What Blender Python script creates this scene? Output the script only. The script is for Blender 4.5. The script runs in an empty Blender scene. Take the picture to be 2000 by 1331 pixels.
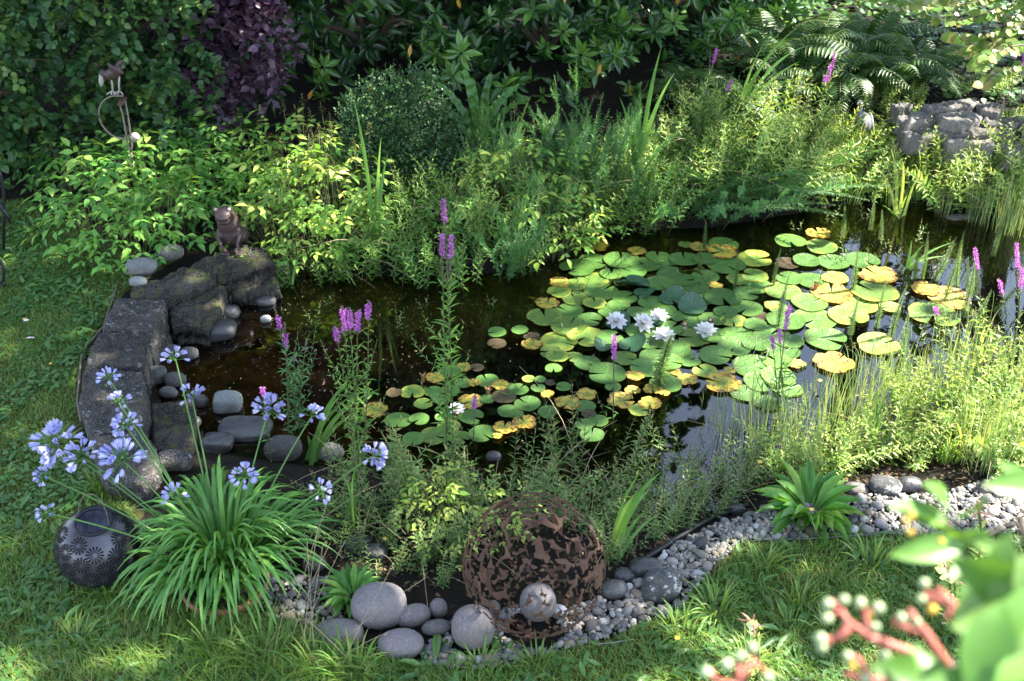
import bpy, bmesh, math, random
import numpy as np
from mathutils import Vector, Matrix
from math import radians as rad, sin, cos, pi

S = bpy.context.scene
COL = S.collection

# ------------------------------------------------------------------ camera, sky, sun, exposure
CAMZ, PITCH, FPX = 3.0, rad(32), 2144.0
SUN_AZ, SUN_EL = rad(72), rad(48)
cam = bpy.data.objects.new('camera', bpy.data.cameras.new('camera'))
COL.objects.link(cam)
cam.location = (0, 0, CAMZ)
cam.rotation_euler = (rad(90) - PITCH, 0, 0)
cam.data.sensor_width = 36
cam.data.lens = 36 * FPX / 2000
cam.data.clip_start, cam.data.clip_end = 0.05, 500
cam.data.dof.use_dof = True
cam.data.dof.focus_distance = 5.3
cam.data.dof.aperture_fstop = 4.2
S.camera = cam

world = bpy.data.worlds.new('World')
S.world = world
world.use_nodes = True
wn = world.node_tree
sky = wn.nodes.new('ShaderNodeTexSky')
sky.sky_type = 'NISHITA'
sky.sun_disc = False
sky.sun_elevation = SUN_EL
sky.sun_rotation = SUN_AZ
sky.air_density, sky.dust_density, sky.ozone_density = 1.0, 0.3, 1.6
bg = wn.nodes['Background']
bg.inputs[1].default_value = 0.13
wbal = wn.nodes.new('ShaderNodeHueSaturation')          # camera white balance is set for open shade: the sky's blue is toned down
wbal.inputs['Saturation'].default_value = 0.70
wn.links.new(sky.outputs[0], wbal.inputs['Color'])
wn.links.new(wbal.outputs[0], bg.inputs[0])

SUNV = np.array([cos(SUN_EL) * sin(SUN_AZ), cos(SUN_EL) * cos(SUN_AZ), sin(SUN_EL)])
sun = bpy.data.objects.new('sun', bpy.data.lights.new('sun', 'SUN'))
COL.objects.link(sun)
sun.data.energy = 5.0
sun.data.angle = rad(0.6)
sun.data.color = (1.0, 0.94, 0.82)
sun.rotation_euler = Vector(-SUNV).to_track_quat('-Z', 'Y').to_euler()

S.view_settings.view_transform = 'Standard'
S.view_settings.look = 'None'
S.view_settings.exposure = 2.55
S.view_settings.gamma = 1.0
S.cycles.max_bounces = 8
S.cycles.diffuse_bounces = 4
S.cycles.transparent_max_bounces = 12
S.cycles.sample_clamp_indirect = 6.0

# ------------------------------------------------------------------ photo pixels -> places in the garden
FW = np.array([0, cos(PITCH), -sin(PITCH)]); UPV = np.array([0, sin(PITCH), cos(PITCH)]); RT = np.array([1., 0, 0])
CAM = np.array([0, 0, CAMZ])
WZ = -0.12                                            # water level
def ray(px, py): return FW + RT * ((px - 1000) / FPX) + UPV * ((665.5 - py) / FPX)
def atz(px, py, z):
    d = ray(px, py); return CAM + d * ((z - CAMZ) / d[2])
def aty(px, py, y):
    d = ray(px, py); return CAM + d * (y / d[1])
def topix(P):
    v = np.asarray(P) - CAM; d = v @ FW
    return 1000 + FPX * (v @ RT) / d, 665.5 - FPX * (v @ UPV) / d
def W(px, py): return atz(px, py, WZ)

POND_PX = [(395, 600), (345, 640), (318, 690), (320, 745), (345, 800), (400, 850), (480, 880), (600, 895), (690, 905), (780, 915), (880, 935),
           (960, 955), (1060, 975), (1150, 985), (1210, 1000), (1290, 1005), (1390, 985), (1470, 950), (1560, 925), (1680, 900), (1800, 880), (1900, 850),
           (2050, 820), (2300, 800), (2350, 440), (2100, 430), (1900, 425), (1800, 400), (1680, 400), (1560, 425), (1400, 450), (1250, 460), (1130, 475), (1060, 520), (1000, 540),
           (850, 550), (700, 545), (600, 540), (520, 545), (450, 570)]
POND = np.array([W(*p)[:2] for p in POND_PX])

def sdf(P, poly):
    """signed distance of points P (n,2) to a closed polygon, negative inside"""
    P = np.asarray(P, float); a = poly; b = np.roll(poly, -1, 0)
    best = np.full(len(P), 1e9); inside = np.zeros(len(P), bool)
    for i in range(len(a)):
        e = b[i] - a[i]; w = P - a[i]
        t = np.clip((w @ e) / (e @ e), 0, 1)
        best = np.minimum(best, ((w - t[:, None] * e) ** 2).sum(1))
        c = (a[i][1] > P[:, 1]) != (b[i][1] > P[:, 1])
        with np.errstate(divide='ignore', invalid='ignore'):
            xi = (b[i][0] - a[i][0]) * (P[:, 1] - a[i][1]) / (b[i][1] - a[i][1]) + a[i][0]
        inside ^= c & (P[:, 0] < xi)
    d = np.sqrt(best)
    return np.where(inside, -d, d)
def sst(a, b, x):
    t = np.clip((x - a) / (b - a), 0, 1); return t * t * (3 - 2 * t)
def wob(x, y, s=1.0, k=0):
    return (np.sin(x * 3.1 * s + 1.3 + k) * np.cos(y * 2.7 * s - .4 + k) + .5 * np.sin(x * 7.3 * s - y * 5.1 * s + 2 * k) + .25 * np.cos(x * 13.7 * s + y * 17.1 * s + k)) / 1.75
def terrain(P):
    P = np.atleast_2d(np.asarray(P, float))[:, :2]
    near = (np.abs(P[:, 0]) < 8) & (P[:, 1] > 0) & (P[:, 1] < 14)
    d = np.full(len(P), 5.0)
    if near.any(): d[near] = sdf(P[near], POND)
    x, y = P[:, 0], P[:, 1]
    lf = sst(-.2, -1.0, x) if False else 1 - sst(-1.1, -.3, x)
    z = np.where(d < 0, WZ - np.minimum(.45 - .28 * lf, (.42 - .27 * lf) * -d + .01), WZ - .01 + .13 * sst(0, .34, d))
    z = z + np.where(d > 0, .30 * sst(6.3, 9.0, y) * sst(0, .8, d), 0)
    return z + wob(x, y) * .012 * sst(-.1, .4, d)
def G(px, py):
    """where the sight line of a photo pixel meets the ground"""
    z = 0.0
    for _ in range(25):
        p = atz(px, py, z); z = .5 * z + .5 * float(terrain(p[:2])[0])
    p[2] = float(terrain(p[:2])[0]); return p
def onground(x, y): return np.array([x, y, float(terrain([(x, y)])[0])])
def mpp(p): return ((np.asarray(p) - CAM) @ FW) / FPX       # metres in one photo pixel at this place

# ------------------------------------------------------------------ mesh building
def nrm(v): return v / np.maximum(np.linalg.norm(v, axis=-1, keepdims=True), 1e-9)
def frames(dirs, ups):
    y = nrm(dirs); x = np.cross(y, ups); bad = np.linalg.norm(x, axis=1) < 1e-4
    x[bad] = (1, 0, 0); x = nrm(x); z = np.cross(x, y)
    return np.stack([x, y, z], 2)
class Geo:
    def __init__(s): s.V, s.F, s.C, s.n = [], {}, [], 0
    def add(s, V, F, c=.5):
        V = np.asarray(V, float)
        for f in F:
            f = np.asarray(f, np.int32)
            if len(f): s.F.setdefault(f.shape[1], []).append(f + s.n)
        s.V.append(V); s.C.append(np.broadcast_to(np.asarray(c, float), (len(V),)).copy()); s.n += len(V)
    def scatter(s, tpl, pos, dirs, ups, sc, col=.5, ctpl=0.35):
        V, F, c = tpl
        pos = np.atleast_2d(pos); n = len(pos)
        if n == 0: return
        R = frames(np.broadcast_to(dirs, (n, 3)).astype(float), np.broadcast_to(ups, (n, 3)).astype(float))
        sc = np.asarray(sc, float)
        if sc.ndim == 0: sc = np.full(n, float(sc))
        if sc.ndim == 1: sc = np.repeat(sc[:, None], 3, 1)
        out = np.einsum('nij,nkj->nki', R, V[None] * sc[:, None, :]) + pos[:, None, :]
        k = len(V); off = (np.arange(n) * k)[:, None, None]
        cc = np.clip(np.broadcast_to(np.asarray(col, float), (n,))[:, None] + (c[None] - .5) * ctpl * 2, 0, 1)
        s.add(out.reshape(-1, 3), [(f[None] + off).reshape(-1, f.shape[1]) for f in F], cc.ravel())
    def tube(s, P, R, sides=5, c=.5, cap=True):
        P = np.asarray(P, float); n = len(P); R = np.broadcast_to(np.asarray(R, float), (n,))
        T = nrm(np.gradient(P, axis=0)); ref = np.array([0, 0, 1.]) if abs(T[:, 2]).mean() < .8 else np.array([1., .2, 0])
        A = nrm(np.cross(T, ref)); B = np.cross(T, A)
        a = np.arange(sides) * 2 * pi / sides
        V = P[:, None] + R[:, None, None] * (A[:, None] * np.cos(a)[None, :, None] + B[:, None] * np.sin(a)[None, :, None])
        i = np.arange(n - 1)[:, None] * sides; j = np.arange(sides)[None]; j2 = (j + 1) % sides
        Q = np.stack([i + j, i + j2, i + sides + j2, i + sides + j], -1).reshape(-1, 4)
        V = V.reshape(-1, 3); F = [Q]
        if cap:
            V = np.vstack([V, P[:1], P[-1:]]); m = n * sides; k = np.arange(sides); k2 = (k + 1) % sides
            F.append(np.vstack([np.stack([k2, k, np.full(sides, m)], 1), np.stack([m - sides + k, m - sides + k2, np.full(sides, m + 1)], 1)]))
        s.add(V, F, c)
    def ribbon(s, P, Wd, side, c=.5, fold=.25):
        """a blade: three verts across (folded along its middle), along the path P"""
        P = np.asarray(P, float); n = len(P); Wd = np.broadcast_to(np.asarray(Wd, float), (n,))
        T = nrm(np.gradient(P, axis=0)); sd = nrm(np.broadcast_to(side, (n, 3)) - T * (T @ np.asarray(side, float))[:, None])
        N = np.cross(sd, T)
        V = np.stack([P - sd * Wd[:, None] / 2, P - N * (Wd * fold / 2)[:, None], P + sd * Wd[:, None] / 2], 1).reshape(-1, 3)
        i = np.arange(n - 1) * 3
        F = np.vstack([np.stack([i, i + 1, i + 4, i + 3], 1), np.stack([i + 1, i + 2, i + 5, i + 4], 1)])
        s.add(V, [F], c)
    def tpl(s):
        return np.vstack(s.V), [np.vstack(f) for f in s.F.values()], np.concatenate(s.C)
    def ball(s, c, r, ico=2, col=.5, rot=None):
        V, F = ICO[ico]; V = V * np.asarray(r, float)
        if rot is not None: V = V @ np.asarray(rot).T
        s.add(V + np.asarray(c), [F], col)
    def build(s, name, mat, parent=None, smooth=True, loc=None):
        me = bpy.data.meshes.new(name)
        V = np.vstack(s.V).astype(np.float32)
        me.vertices.add(len(V)); me.vertices.foreach_set('co', V.ravel())
        loops, starts, tot, at = [], [], [], 0
        for k, fl in s.F.items():
            f = np.vstack(fl); loops.append(f.ravel()); starts.append(at + np.arange(len(f)) * k); at += f.size; tot.append(np.full(len(f), k))
        L = np.concatenate(loops).astype(np.int32); st = np.concatenate(starts).astype(np.int32)
        me.loops.add(len(L)); me.loops.foreach_set('vertex_index', L)
        me.polygons.add(len(st)); me.polygons.foreach_set('loop_start', st)
        me.polygons.foreach_set('loop_total', np.concatenate(tot).astype(np.int32))
        me.update(calc_edges=True)
        me.polygons.foreach_set('use_smooth', np.full(len(st), smooth))
        at_ = me.attributes.new('v', 'FLOAT', 'POINT'); at_.data.foreach_set('value', np.concatenate(s.C).astype(np.float32))
        for m in (mat if isinstance(mat, (list, tuple)) else [mat]): me.materials.append(m)
        o = bpy.data.objects.new(name, me); COL.objects.link(o)
        if parent is not None: o.parent = parent
        if loc is not None: o.location = loc
        return o
def ico(level):
    bm = bmesh.new(); bmesh.ops.create_icosphere(bm, subdivisions=level, radius=1)
    V = np.array([v.co[:] for v in bm.verts]); F = np.array([[v.index for v in f.verts] for f in bm.faces]); bm.free()
    return V, F
ICO = {k: ico(k) for k in (1, 2, 3, 4, 5)}

def leaf_tpl(prof, w=.4, fold=.12, droop=.15, c=.5):
    """a leaf 1 long along +y, half widths prof at even steps, folded along the midrib, tip drooping"""
    n = len(prof); t = np.linspace(0, 1, n); V = []
    for ti, p in zip(t, prof):
        z = -droop * ti ** 2
        if p == 0: V.append([(0, ti, z)])
        else: V.append([(-p * w, ti, z + fold * p * w), (0, ti, z), (p * w, ti, z + fold * p * w)])
    idx, k = [], 0
    for r in V: idx.append(list(range(k, k + len(r)))); k += len(r)
    F4, F3 = [], []
    for a, b in zip(idx[:-1], idx[1:]):
        if len(a) == 3 and len(b) == 3: F4 += [[a[0], a[1], b[1], b[0]], [a[1], a[2], b[2], b[1]]]
        elif len(a) == 1 and len(b) == 3: F3 += [[a[0], b[1], b[0]], [a[0], b[2], b[1]]]
        elif len(a) == 3 and len(b) == 1: F3 += [[a[0], a[1], b[0]], [a[1], a[2], b[0]]]
    V = np.array([v for r in V for v in r])
    F = [np.array(f, np.int32) for f in (F4, F3) if f]
    return V, F, np.full(len(V), c)
T_LANCE = leaf_tpl([0, .9, 1, .6, 0], w=.5, droop=.22)
T_LANCE2 = leaf_tpl([0, 1, 0], w=.5, droop=.1, fold=.2)
T_OVATE = leaf_tpl([0, .75, 1, .8, .4, 0], w=.5, droop=.22, fold=.18)
T_ROUND = leaf_tpl([0, .85, 1, .9, .55, 0], w=.5, droop=.12, fold=.1)
T_OBOV = leaf_tpl([.08, .45, .8, 1, .9, .45, 0], w=.5, droop=.25, fold=.2)
T_DIA = leaf_tpl([0, 1, 0], w=.5, droop=.0, fold=.15)

# ------------------------------------------------------------------ things, parts, labels
def tag(o, label=None, cat=None, group=None, kind=None):
    for k, v in (('label', label), ('category', cat), ('group', group), ('kind', kind)):
        if v: o[k] = v
    return o
def thing(name, label, cat, loc=(0, 0, 0), rz=0, group=None):
    o = bpy.data.objects.new(name, None); COL.objects.link(o)
    o.empty_display_size = .05
    o.location = loc; o.rotation_euler = (0, 0, rz)
    return tag(o, label, cat, group)
def dup(o, loc, rz=0, sc=1, label=None, group=None, tilt=(0, 0)):
    def cp(a, par):
        c = a.copy(); COL.objects.link(c)
        if par is not None: c.parent = par
        for ch in KIDS.get(a.name, ()): cp(ch, c)
        return c
    r = cp(o, None)
    r.location = loc; r.rotation_euler = (tilt[0], tilt[1], rz)
    r.scale = sc if hasattr(sc, '__len__') else (sc,) * 3
    if label: r['label'] = label
    if group: r['group'] = group
    return r
KIDS = {}
def kids(o):
    KIDS[o.name] = [c for c in bpy.data.objects if c.parent == o]
    for c in KIDS[o.name]: kids(c)
USED = set()
def put(proto, px_py, sc=1.0, rz=0.0, label=None, group=None, z=None, tilt=(0, 0), sink=0):
    """the first time moves the prototype itself, afterwards copies it with its parts"""
    p = np.array(px_py) if len(px_py) == 3 else (G(*px_py) if z is None else atz(*px_py, z))
    p = p - np.array([0, 0, sink])
    if proto.name not in KIDS: kids(proto)
    if proto.name not in USED:
        USED.add(proto.name)
        proto.location = p; proto.rotation_euler = (tilt[0], tilt[1], rz); proto.scale = sc if hasattr(sc, '__len__') else (sc,) * 3
        if label: proto['label'] = label
        if group: proto['group'] = group
        return proto
    return dup(proto, p, rz, sc, label, group, tilt)

# ------------------------------------------------------------------ materials
class NT:
    def __init__(s, name):
        s.m = bpy.data.materials.new(name); s.m.use_nodes = True; s.t = s.m.node_tree
        s.t.nodes.clear(); s.out = s.n('ShaderNodeOutputMaterial')
    def n(s, ty, **kw):
        nd = s.t.nodes.new(ty)
        for k, v in kw.items():
            if k.startswith('i_'): s.set(nd, k[2:], v)
            else: setattr(nd, k, v)
        return nd
    def set(s, nd, k, v):
        sock = nd.inputs[int(k)] if k.isdigit() else nd.inputs[k.replace('_', ' ')]
        if hasattr(v, 'is_output'): s.t.links.new(v, sock)
        else: sock.default_value = v
    def link(s, a, b): s.t.links.new(a, b)
    def math(s, op, a, b=0.0, c=None, clamp=False):
        nd = s.n('ShaderNodeMath', operation=op, use_clamp=clamp); s.set(nd, '0', a); s.set(nd, '1', b)
        if c is not None: s.set(nd, '2', c)
        return nd.outputs[0]
    def mix(s, f, a, b, blend='MIX'):
        nd = s.n('ShaderNodeMix', data_type='RGBA', blend_type=blend)
        for k, v in ((0, f), (6, a), (7, b)):
            if hasattr(v, 'is_output'): s.link(v, nd.inputs[k])
            else: nd.inputs[k].default_value = v if k == 0 else (*v[:3], 1)
        return nd.outputs[2]
    def ramp(s, f, stops, interp='LINEAR'):
        nd = s.n('ShaderNodeValToRGB'); cr = nd.color_ramp; cr.interpolation = interp
        while len(cr.elements) < len(stops): cr.elements.new(.5)
        for e, (p, c) in zip(cr.elements, stops):
            e.position = p; e.color = (*c, 1) if hasattr(c, '__len__') else (c, c, c, 1)
        s.link(f, nd.inputs[0]); return nd.outputs[0]
    def noise(s, scale, detail=3, rough=.55, vec=None, obj=True, dist=0):
        nd = s.n('ShaderNodeTexNoise', i_Scale=scale, i_Detail=detail, i_Roughness=rough, i_Distortion=dist)
        s.link(vec if vec is not None else s.coord(), nd.inputs[0]); return nd.outputs[0]
    def coord(s):
        if not hasattr(s, '_c'): s._c = s.n('ShaderNodeTexCoord').outputs['Object']
        return s._c
    def attr(s): return s.n('ShaderNodeAttribute', attribute_name='v').outputs['Fac']
    def rnd(s): return s.n('ShaderNodeObjectInfo').outputs['Random']
    def bump(s, h, d=.01, st=.6):
        nd = s.n('ShaderNodeBump', i_Strength=st, i_Distance=d, i_Height=h); return nd.outputs[0]
    def princ(s, **kw):
        nd = s.n('ShaderNodeBsdfPrincipled')
        for k, v in kw.items(): s.set(nd, k, (*v, 1) if isinstance(v, tuple) and len(v) == 3 else v)
        return nd.outputs[0]
    def done(s, sh): s.link(sh, s.out.inputs[0]); return s.m

def leafmat(name, cols, rough=.42, trans=.35, spec=.45, tint=(1.25, 1.2, .55), vary=.35, nscale=28, blotch=None, gain=1.5):
    t = NT(name)
    cols = [tuple(min(.85, x * gain) for x in c) for c in cols]
    k = len(cols); base = t.ramp(t.attr(), [(i / max(k - 1, 1), c) for i, c in enumerate(cols)])
    nz = t.noise(nscale, 2)
    v = t.math('ADD', t.math('MULTIPLY', nz, .7), .65)
    r = t.math('ADD', t.math('MULTIPLY', t.rnd(), vary), 1 - vary / 2)
    hs = t.n('ShaderNodeHueSaturation', i_Color=base, i_Value=t.math('MULTIPLY', v, r))
    c = hs.outputs[0]
    if blotch:
        b = t.ramp(t.noise(nscale * .35, 3), [(blotch[1], 0), (blotch[1] + .06, 1)])
        c = t.mix(b, c, blotch[0])
    p = t.princ(Base_Color=c, Roughness=rough, Specular_IOR_Level=spec)
    tr = t.n('ShaderNodeBsdfTranslucent', i_Color=t.mix(1.0, c, tint, 'MULTIPLY'))
    mx = t.n('ShaderNodeMixShader', i_0=trans); t.link(p, mx.inputs[1]); t.link(tr.outputs[0], mx.inputs[2])
    return t.done(mx.outputs[0])
def plain(name, col, rough=.6, metal=0.0, nscale=40, var=.3, bump=.0, spec=.4, col2=None):
    t = NT(name); nz = t.noise(nscale, 4)
    c = t.mix(t.ramp(nz, [(.3, 0), (.7, 1)]), tuple(x * (1 - var) for x in col), col2 or tuple(min(1, x * (1 + var)) for x in col))
    kw = dict(Base_Color=c, Roughness=rough, Metallic=metal, Specular_IOR_Level=spec)
    if bump: kw['Normal'] = t.bump(nz, bump)
    return t.done(t.princ(**kw))
def stone(name, c1, c2, scale=14, speck=.5, speckc=(.5, .5, .48), moss=0.0, rough=.85, bump=.012, lich=None, wet=0):
    t = NT(name)
    n1 = t.noise(scale, 6, .65); n2 = t.noise(scale * 9, 3, .7)
    c = t.mix(t.ramp(n1, [(.32, 0), (.68, 1)]), c1, c2)
    c = t.mix(t.math('MULTIPLY', t.ramp(n2, [(.52, 0), (.68, 1)]), speck), c, speckc)
    c = t.mix(t.math('MULTIPLY', t.ramp(t.noise(scale * 6, 4, .7, dist=.3), [(.28, 1), (.42, 0)]), .55), c, tuple(x * .35 for x in c1))
    if lich:
        c = t.mix(t.ramp(t.noise(scale * 1.6, 5, .7), [(lich[1], 0), (lich[1] + .05, 1)]), c, lich[0])
    if moss:
        up = t.n('ShaderNodeSeparateXYZ', i_0=t.n('ShaderNodeNewGeometry').outputs['Normal']).outputs[2]
        mk = t.math('MULTIPLY', t.ramp(t.noise(scale * .8, 5, .7), [(.62 - moss * .3, 0), (.72 - moss * .3, 1)]), t.ramp(up, [(.0, .25), (.6, 1)]))
        mc = t.mix(t.noise(60, 3), (.020, .034, .006), (.075, .075, .014))
        c = t.mix(mk, c, mc)
    r = t.math('ADD', t.math('MULTIPLY', t.rnd(), .62), .68)
    c = t.mix(t.math('MULTIPLY', t.ramp(t.noise(5, 4, .6), [(.48, 0), (.62, 1)]), .45), c, t.mix(t.math('FRACT', t.math('MULTIPLY', t.rnd(), 7.3)), (.07, .055, .035), (.075, .072, .066)))
    c = t.n('ShaderNodeHueSaturation', i_Color=c, i_Value=r).outputs[0]
    return t.done(t.princ(Base_Color=c, Roughness=rough, Specular_IOR_Level=.35 + wet, Normal=t.bump(t.math('ADD', n1, t.math('MULTIPLY', n2, .35)), bump)))
# ------------------------------------------------------------------ the setting: ground, pond bed, water
rng = np.random.default_rng(7)
def axis(lo, hi, step, far):
    c = np.arange(lo, hi + 1e-6, step); g = np.array([.15, .4, .9, 2, 4.5, 10, 22, 50, far])
    return np.concatenate([lo - g[::-1], c, hi + g])
gx, gy = axis(-4.6, 5.2, .045, 110), axis(.4, 11.5, .045, 110)
GX, GY = np.meshgrid(gx, gy); PT = np.stack([GX.ravel(), GY.ravel()], 1)
GZ = terrain(PT)
LAWN_PX = [(-700, 330), (60, 400), (150, 455), (330, 510), (235, 575), (180, 670), (148, 740), (148, 880), (240, 960), (345, 1140), (420, 1205), (600, 1235), (740, 1295), (960, 1315),
           (1180, 1262), (1330, 1190), (1400, 1120), (1440, 1070), (1760, 1055), (2400, 1040), (2600, 1600), (-900, 1600)]
LAWN = np.array([atz(*p, 0)[:2] for p in LAWN_PX])
GRAVEL_PX = [(815, 1275), (900, 1215), (960, 1190), (1100, 1195), (1185, 1165), (1250, 1130), (1290, 1085), (1400, 1015), (1470, 990), (1600, 985), (1700, 970), (1850, 965), (1960, 925), (2100, 900),
             (2200, 1030), (2000, 1042), (1750, 1048), (1450, 1060), (1395, 1105), (1330, 1190), (1190, 1250), (960, 1310), (850, 1305)]
GRAVEL = np.array([atz(*p, 0)[:2] for p in GRAVEL_PX])
GRAVEL2 = np.array([atz(*p, 0)[:2] for p in [(500, 1140), (560, 1120), (650, 1135), (690, 1180), (660, 1215), (570, 1225), (510, 1200)]])
def ground_material():
    t = NT('ground'); n1 = t.noise(9, 5, .65); n2 = t.noise(60, 4, .7)
    lawn = t.mix(t.ramp(n1, [(.35, 0), (.62, 1)]), (.035, .060, .012), (.085, .085, .022))
    lawn = t.mix(t.ramp(n2, [(.4, 0), (.7, 1)]), lawn, (.05, .035, .018))
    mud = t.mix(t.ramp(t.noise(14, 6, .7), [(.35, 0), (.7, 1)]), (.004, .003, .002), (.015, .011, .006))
    bed = t.mix(t.ramp(t.noise(6, 6, .7), [(.40, 0), (.62, 1)]), (.014, .010, .004), (.105, .068, .024))
    silt = t.mix(t.ramp(t.noise(3, 6, .7), [(.45, 0), (.7, 1)]), (.0035, .003, .002), (.012, .009, .004))  # near-black towards the middle stands in for light lost in deep water
    a = t.attr()
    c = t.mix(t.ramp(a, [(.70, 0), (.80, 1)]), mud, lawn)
    c = t.mix(t.ramp(a, [(.36, 1), (.44, 0)]), c, bed)
    c = t.mix(t.ramp(a, [(.08, 1), (.26, 0)]), c, silt)
    return t.done(t.princ(Base_Color=c, Roughness=.9, Specular_IOR_Level=.2, Normal=t.bump(t.math('ADD', n1, n2), .02)))
dl = sdf(PT, LAWN); dp = np.where((np.abs(PT[:, 0]) < 8) & (PT[:, 1] < 14) & (PT[:, 1] > 0), sdf(PT, POND), 5)
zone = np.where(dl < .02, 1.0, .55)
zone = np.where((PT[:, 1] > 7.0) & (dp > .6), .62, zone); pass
zone = np.where(dp < .02, np.clip(.40 + dp * (.55 - .38 * (1 - sst(-1.0, -.2, PT[:, 0]))), 0, .4), zone)
nx, ny = len(gx), len(gy)
ii = (np.arange(ny - 1)[:, None] * nx + np.arange(nx - 1)[None]).ravel()
g = Geo(); g.add(np.column_stack([PT, GZ]), [np.stack([ii, ii + 1, ii + nx + 1, ii + nx], 1)], zone)
tag(g.build('ground', ground_material()), kind='structure')

def water_material():
    t = NT('pond_water')
    nm = t.bump(t.noise(7, 2, .4), .004, .10)
    gl = t.n('ShaderNodeBsdfGlossy', i_Color=(1, 1, 1, 1), i_Roughness=.02, i_Normal=nm)
    tr = t.n('ShaderNodeBsdfTransparent', i_Color=(.74, .62, .42, 1))
    fr = t.n('ShaderNodeFresnel', i_IOR=1.55, i_Normal=nm)
    mx = t.n('ShaderNodeMixShader', i_0=fr.outputs[0]); t.link(tr.outputs[0], mx.inputs[1]); t.link(gl.outputs[0], mx.inputs[2])
    return t.done(mx.outputs[0])
g = Geo()
lo, hi = POND.min(0) - .3, POND.max(0) + .3
wx, wy = np.linspace(lo[0], hi[0], 120), np.linspace(lo[1], hi[1], 80)
WX, WY = np.meshgrid(wx, wy); WP = np.stack([WX.ravel(), WY.ravel()], 1)
keep = (sdf(WP, POND) < .10).reshape(80, 120)
ii = (np.arange(79)[:, None] * 120 + np.arange(119)[None])
ok = (keep[:-1, :-1] | keep[1:, 1:])
i0 = ii[ok]
g.add(np.column_stack([WP, np.full(len(WP), WZ)]), [np.stack([i0, i0 + 1, i0 + 121, i0 + 120], 1)])
tag(g.build('pond_water', water_material()), kind='structure')

# ------------------------------------------------------------------ leaf and stone materials
M = {}
M['grass'] = leafmat('grass', [(.042, .100, .014), (.075, .150, .020), (.120, .175, .028), (.17, .155, .06)], rough=.5, trans=.35)
M['weed'] = leafmat('weed', [(.030, .085, .022), (.050, .125, .028), (.075, .150, .035)], trans=.3)
M['rhodo'] = leafmat('rhododendron_leaf', [(.009, .030, .006), (.016, .050, .009), (.030, .080, .012), (.060, .13, .018)], rough=.3, trans=.14, spec=.5, gain=1.6)
M['hedge'] = leafmat('hedge_leaf', [(.016, .050, .016), (.028, .078, .024), (.048, .110, .030), (.085, .150, .03)], rough=.45, trans=.28)
M['purple'] = leafmat('purple_leaf', [(.030, .018, .026), (.055, .028, .045), (.095, .050, .085), (.13, .075, .12)], rough=.38, trans=.2, tint=(1.3, .7, 1.0), gain=1.0)
M['fresh'] = leafmat('fresh_leaf', [(.045, .145, .024), (.078, .205, .032), (.125, .260, .042), (.20, .31, .06)], rough=.45, trans=.4)
M['yellowgreen'] = leafmat('yellow_green_leaf', [(.070, .170, .026), (.130, .240, .036), (.215, .300, .052), (.34, .37, .09)], trans=.42)
M['blue'] = leafmat('blue_green_leaf', [(.034, .100, .036), (.054, .150, .046), (.085, .195, .058), (.14, .23, .07)], trans=.35)
M['willow'] = leafmat('willow_leaf', [(.040, .115, .024), (.070, .165, .030), (.120, .220, .040), (.22, .26, .05)], trans=.38)
M['dark'] = leafmat('box_leaf', [(.018, .055, .018), (.030, .080, .024), (.050, .115, .030)], rough=.55, trans=.18, gain=1.1)
M['fern'] = leafmat('fern_leaf', [(.035, .090, .018), (.055, .130, .025), (.085, .165, .030)], trans=.38, gain=.85)
M['hart'] = leafmat('strap_fern_leaf', [(.030, .090, .016), (.045, .125, .020), (.060, .150, .025)], rough=.3, trans=.25)
M['iris'] = leafmat('iris_blade', [(.050, .125, .030), (.080, .170, .040), (.130, .215, .060)], rough=.4, trans=.35)
M['aga'] = leafmat('agapanthus_blade', [(.040, .115, .022), (.065, .160, .030), (.100, .205, .040)], rough=.33, trans=.3)
M['rush'] = leafmat('rush_blade', [(.060, .120, .040), (.095, .160, .055), (.150, .200, .080), (.27, .25, .12)], trans=.3)
M['tan'] = leafmat('dry_stalk', [(.25, .19, .10), (.36, .29, .17), (.30, .25, .12)], trans=.15, rough=.7, gain=1.0)
M['sun'] = leafmat('bank_leaf', [(.085, .175, .040), (.145, .245, .055), (.235, .305, .075), (.38, .34, .12)], trans=.4)  # paler leaf colour carries part of the sunlight on these plants
M['katsura'] = leafmat('katsura_leaf', [(.10, .22, .03), (.15, .26, .04), (.22, .28, .07), (.30, .25, .10)], trans=.35, tint=(1.15, 1.1, .6), gain=1.1)
M['seedling'] = leafmat('young_stem_leaf', [(.050, .110, .035), (.080, .150, .045), (.130, .190, .055), (.23, .10, .05)], trans=.38)
M['maretail'] = leafmat('maretail_needle', [(.055, .120, .035), (.090, .165, .045), (.15, .21, .06)], trans=.3)
M['stem'] = plain('plant_stem', (.075, .085, .030), var=.4)
M['redstem'] = plain('reddish_stem', (.13, .055, .035), var=.4)
M['twig'] = plain('twig', (.075, .055, .040), var=.4)
M['bark'] = plain('bark', (.09, .065, .045), var=.5, nscale=18, bump=.02)
M['pink'] = leafmat('loosestrife_flower', [(.40, .08, .40), (.55, .15, .54), (.68, .30, .64)], trans=.3, tint=(1.1, .8, 1.1), gain=1.0)
M['seed'] = plain('loosestrife_seed_head', (.17, .12, .10), var=.4)
M['lilac'] = leafmat('agapanthus_flower', [(.34, .35, .66), (.48, .47, .76), (.70, .68, .84)], trans=.3, tint=(.95, .95, 1.1), gain=1.0)
M['petal'] = leafmat('water_lily_petal', [(.82, .76, .80), (.86, .84, .84), (.88, .87, .86)], trans=.3, tint=(1, .98, .95), vary=.05, gain=1.0)
M['stamen'] = plain('water_lily_stamen', (.75, .55, .08), var=.15)
M['bud'] = plain('lily_bud', (.30, .17, .07), var=.4)
M['straw'] = leafmat('seed_plume', [(.20, .21, .07), (.30, .28, .10)], trans=.3, gain=1.0)
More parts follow.
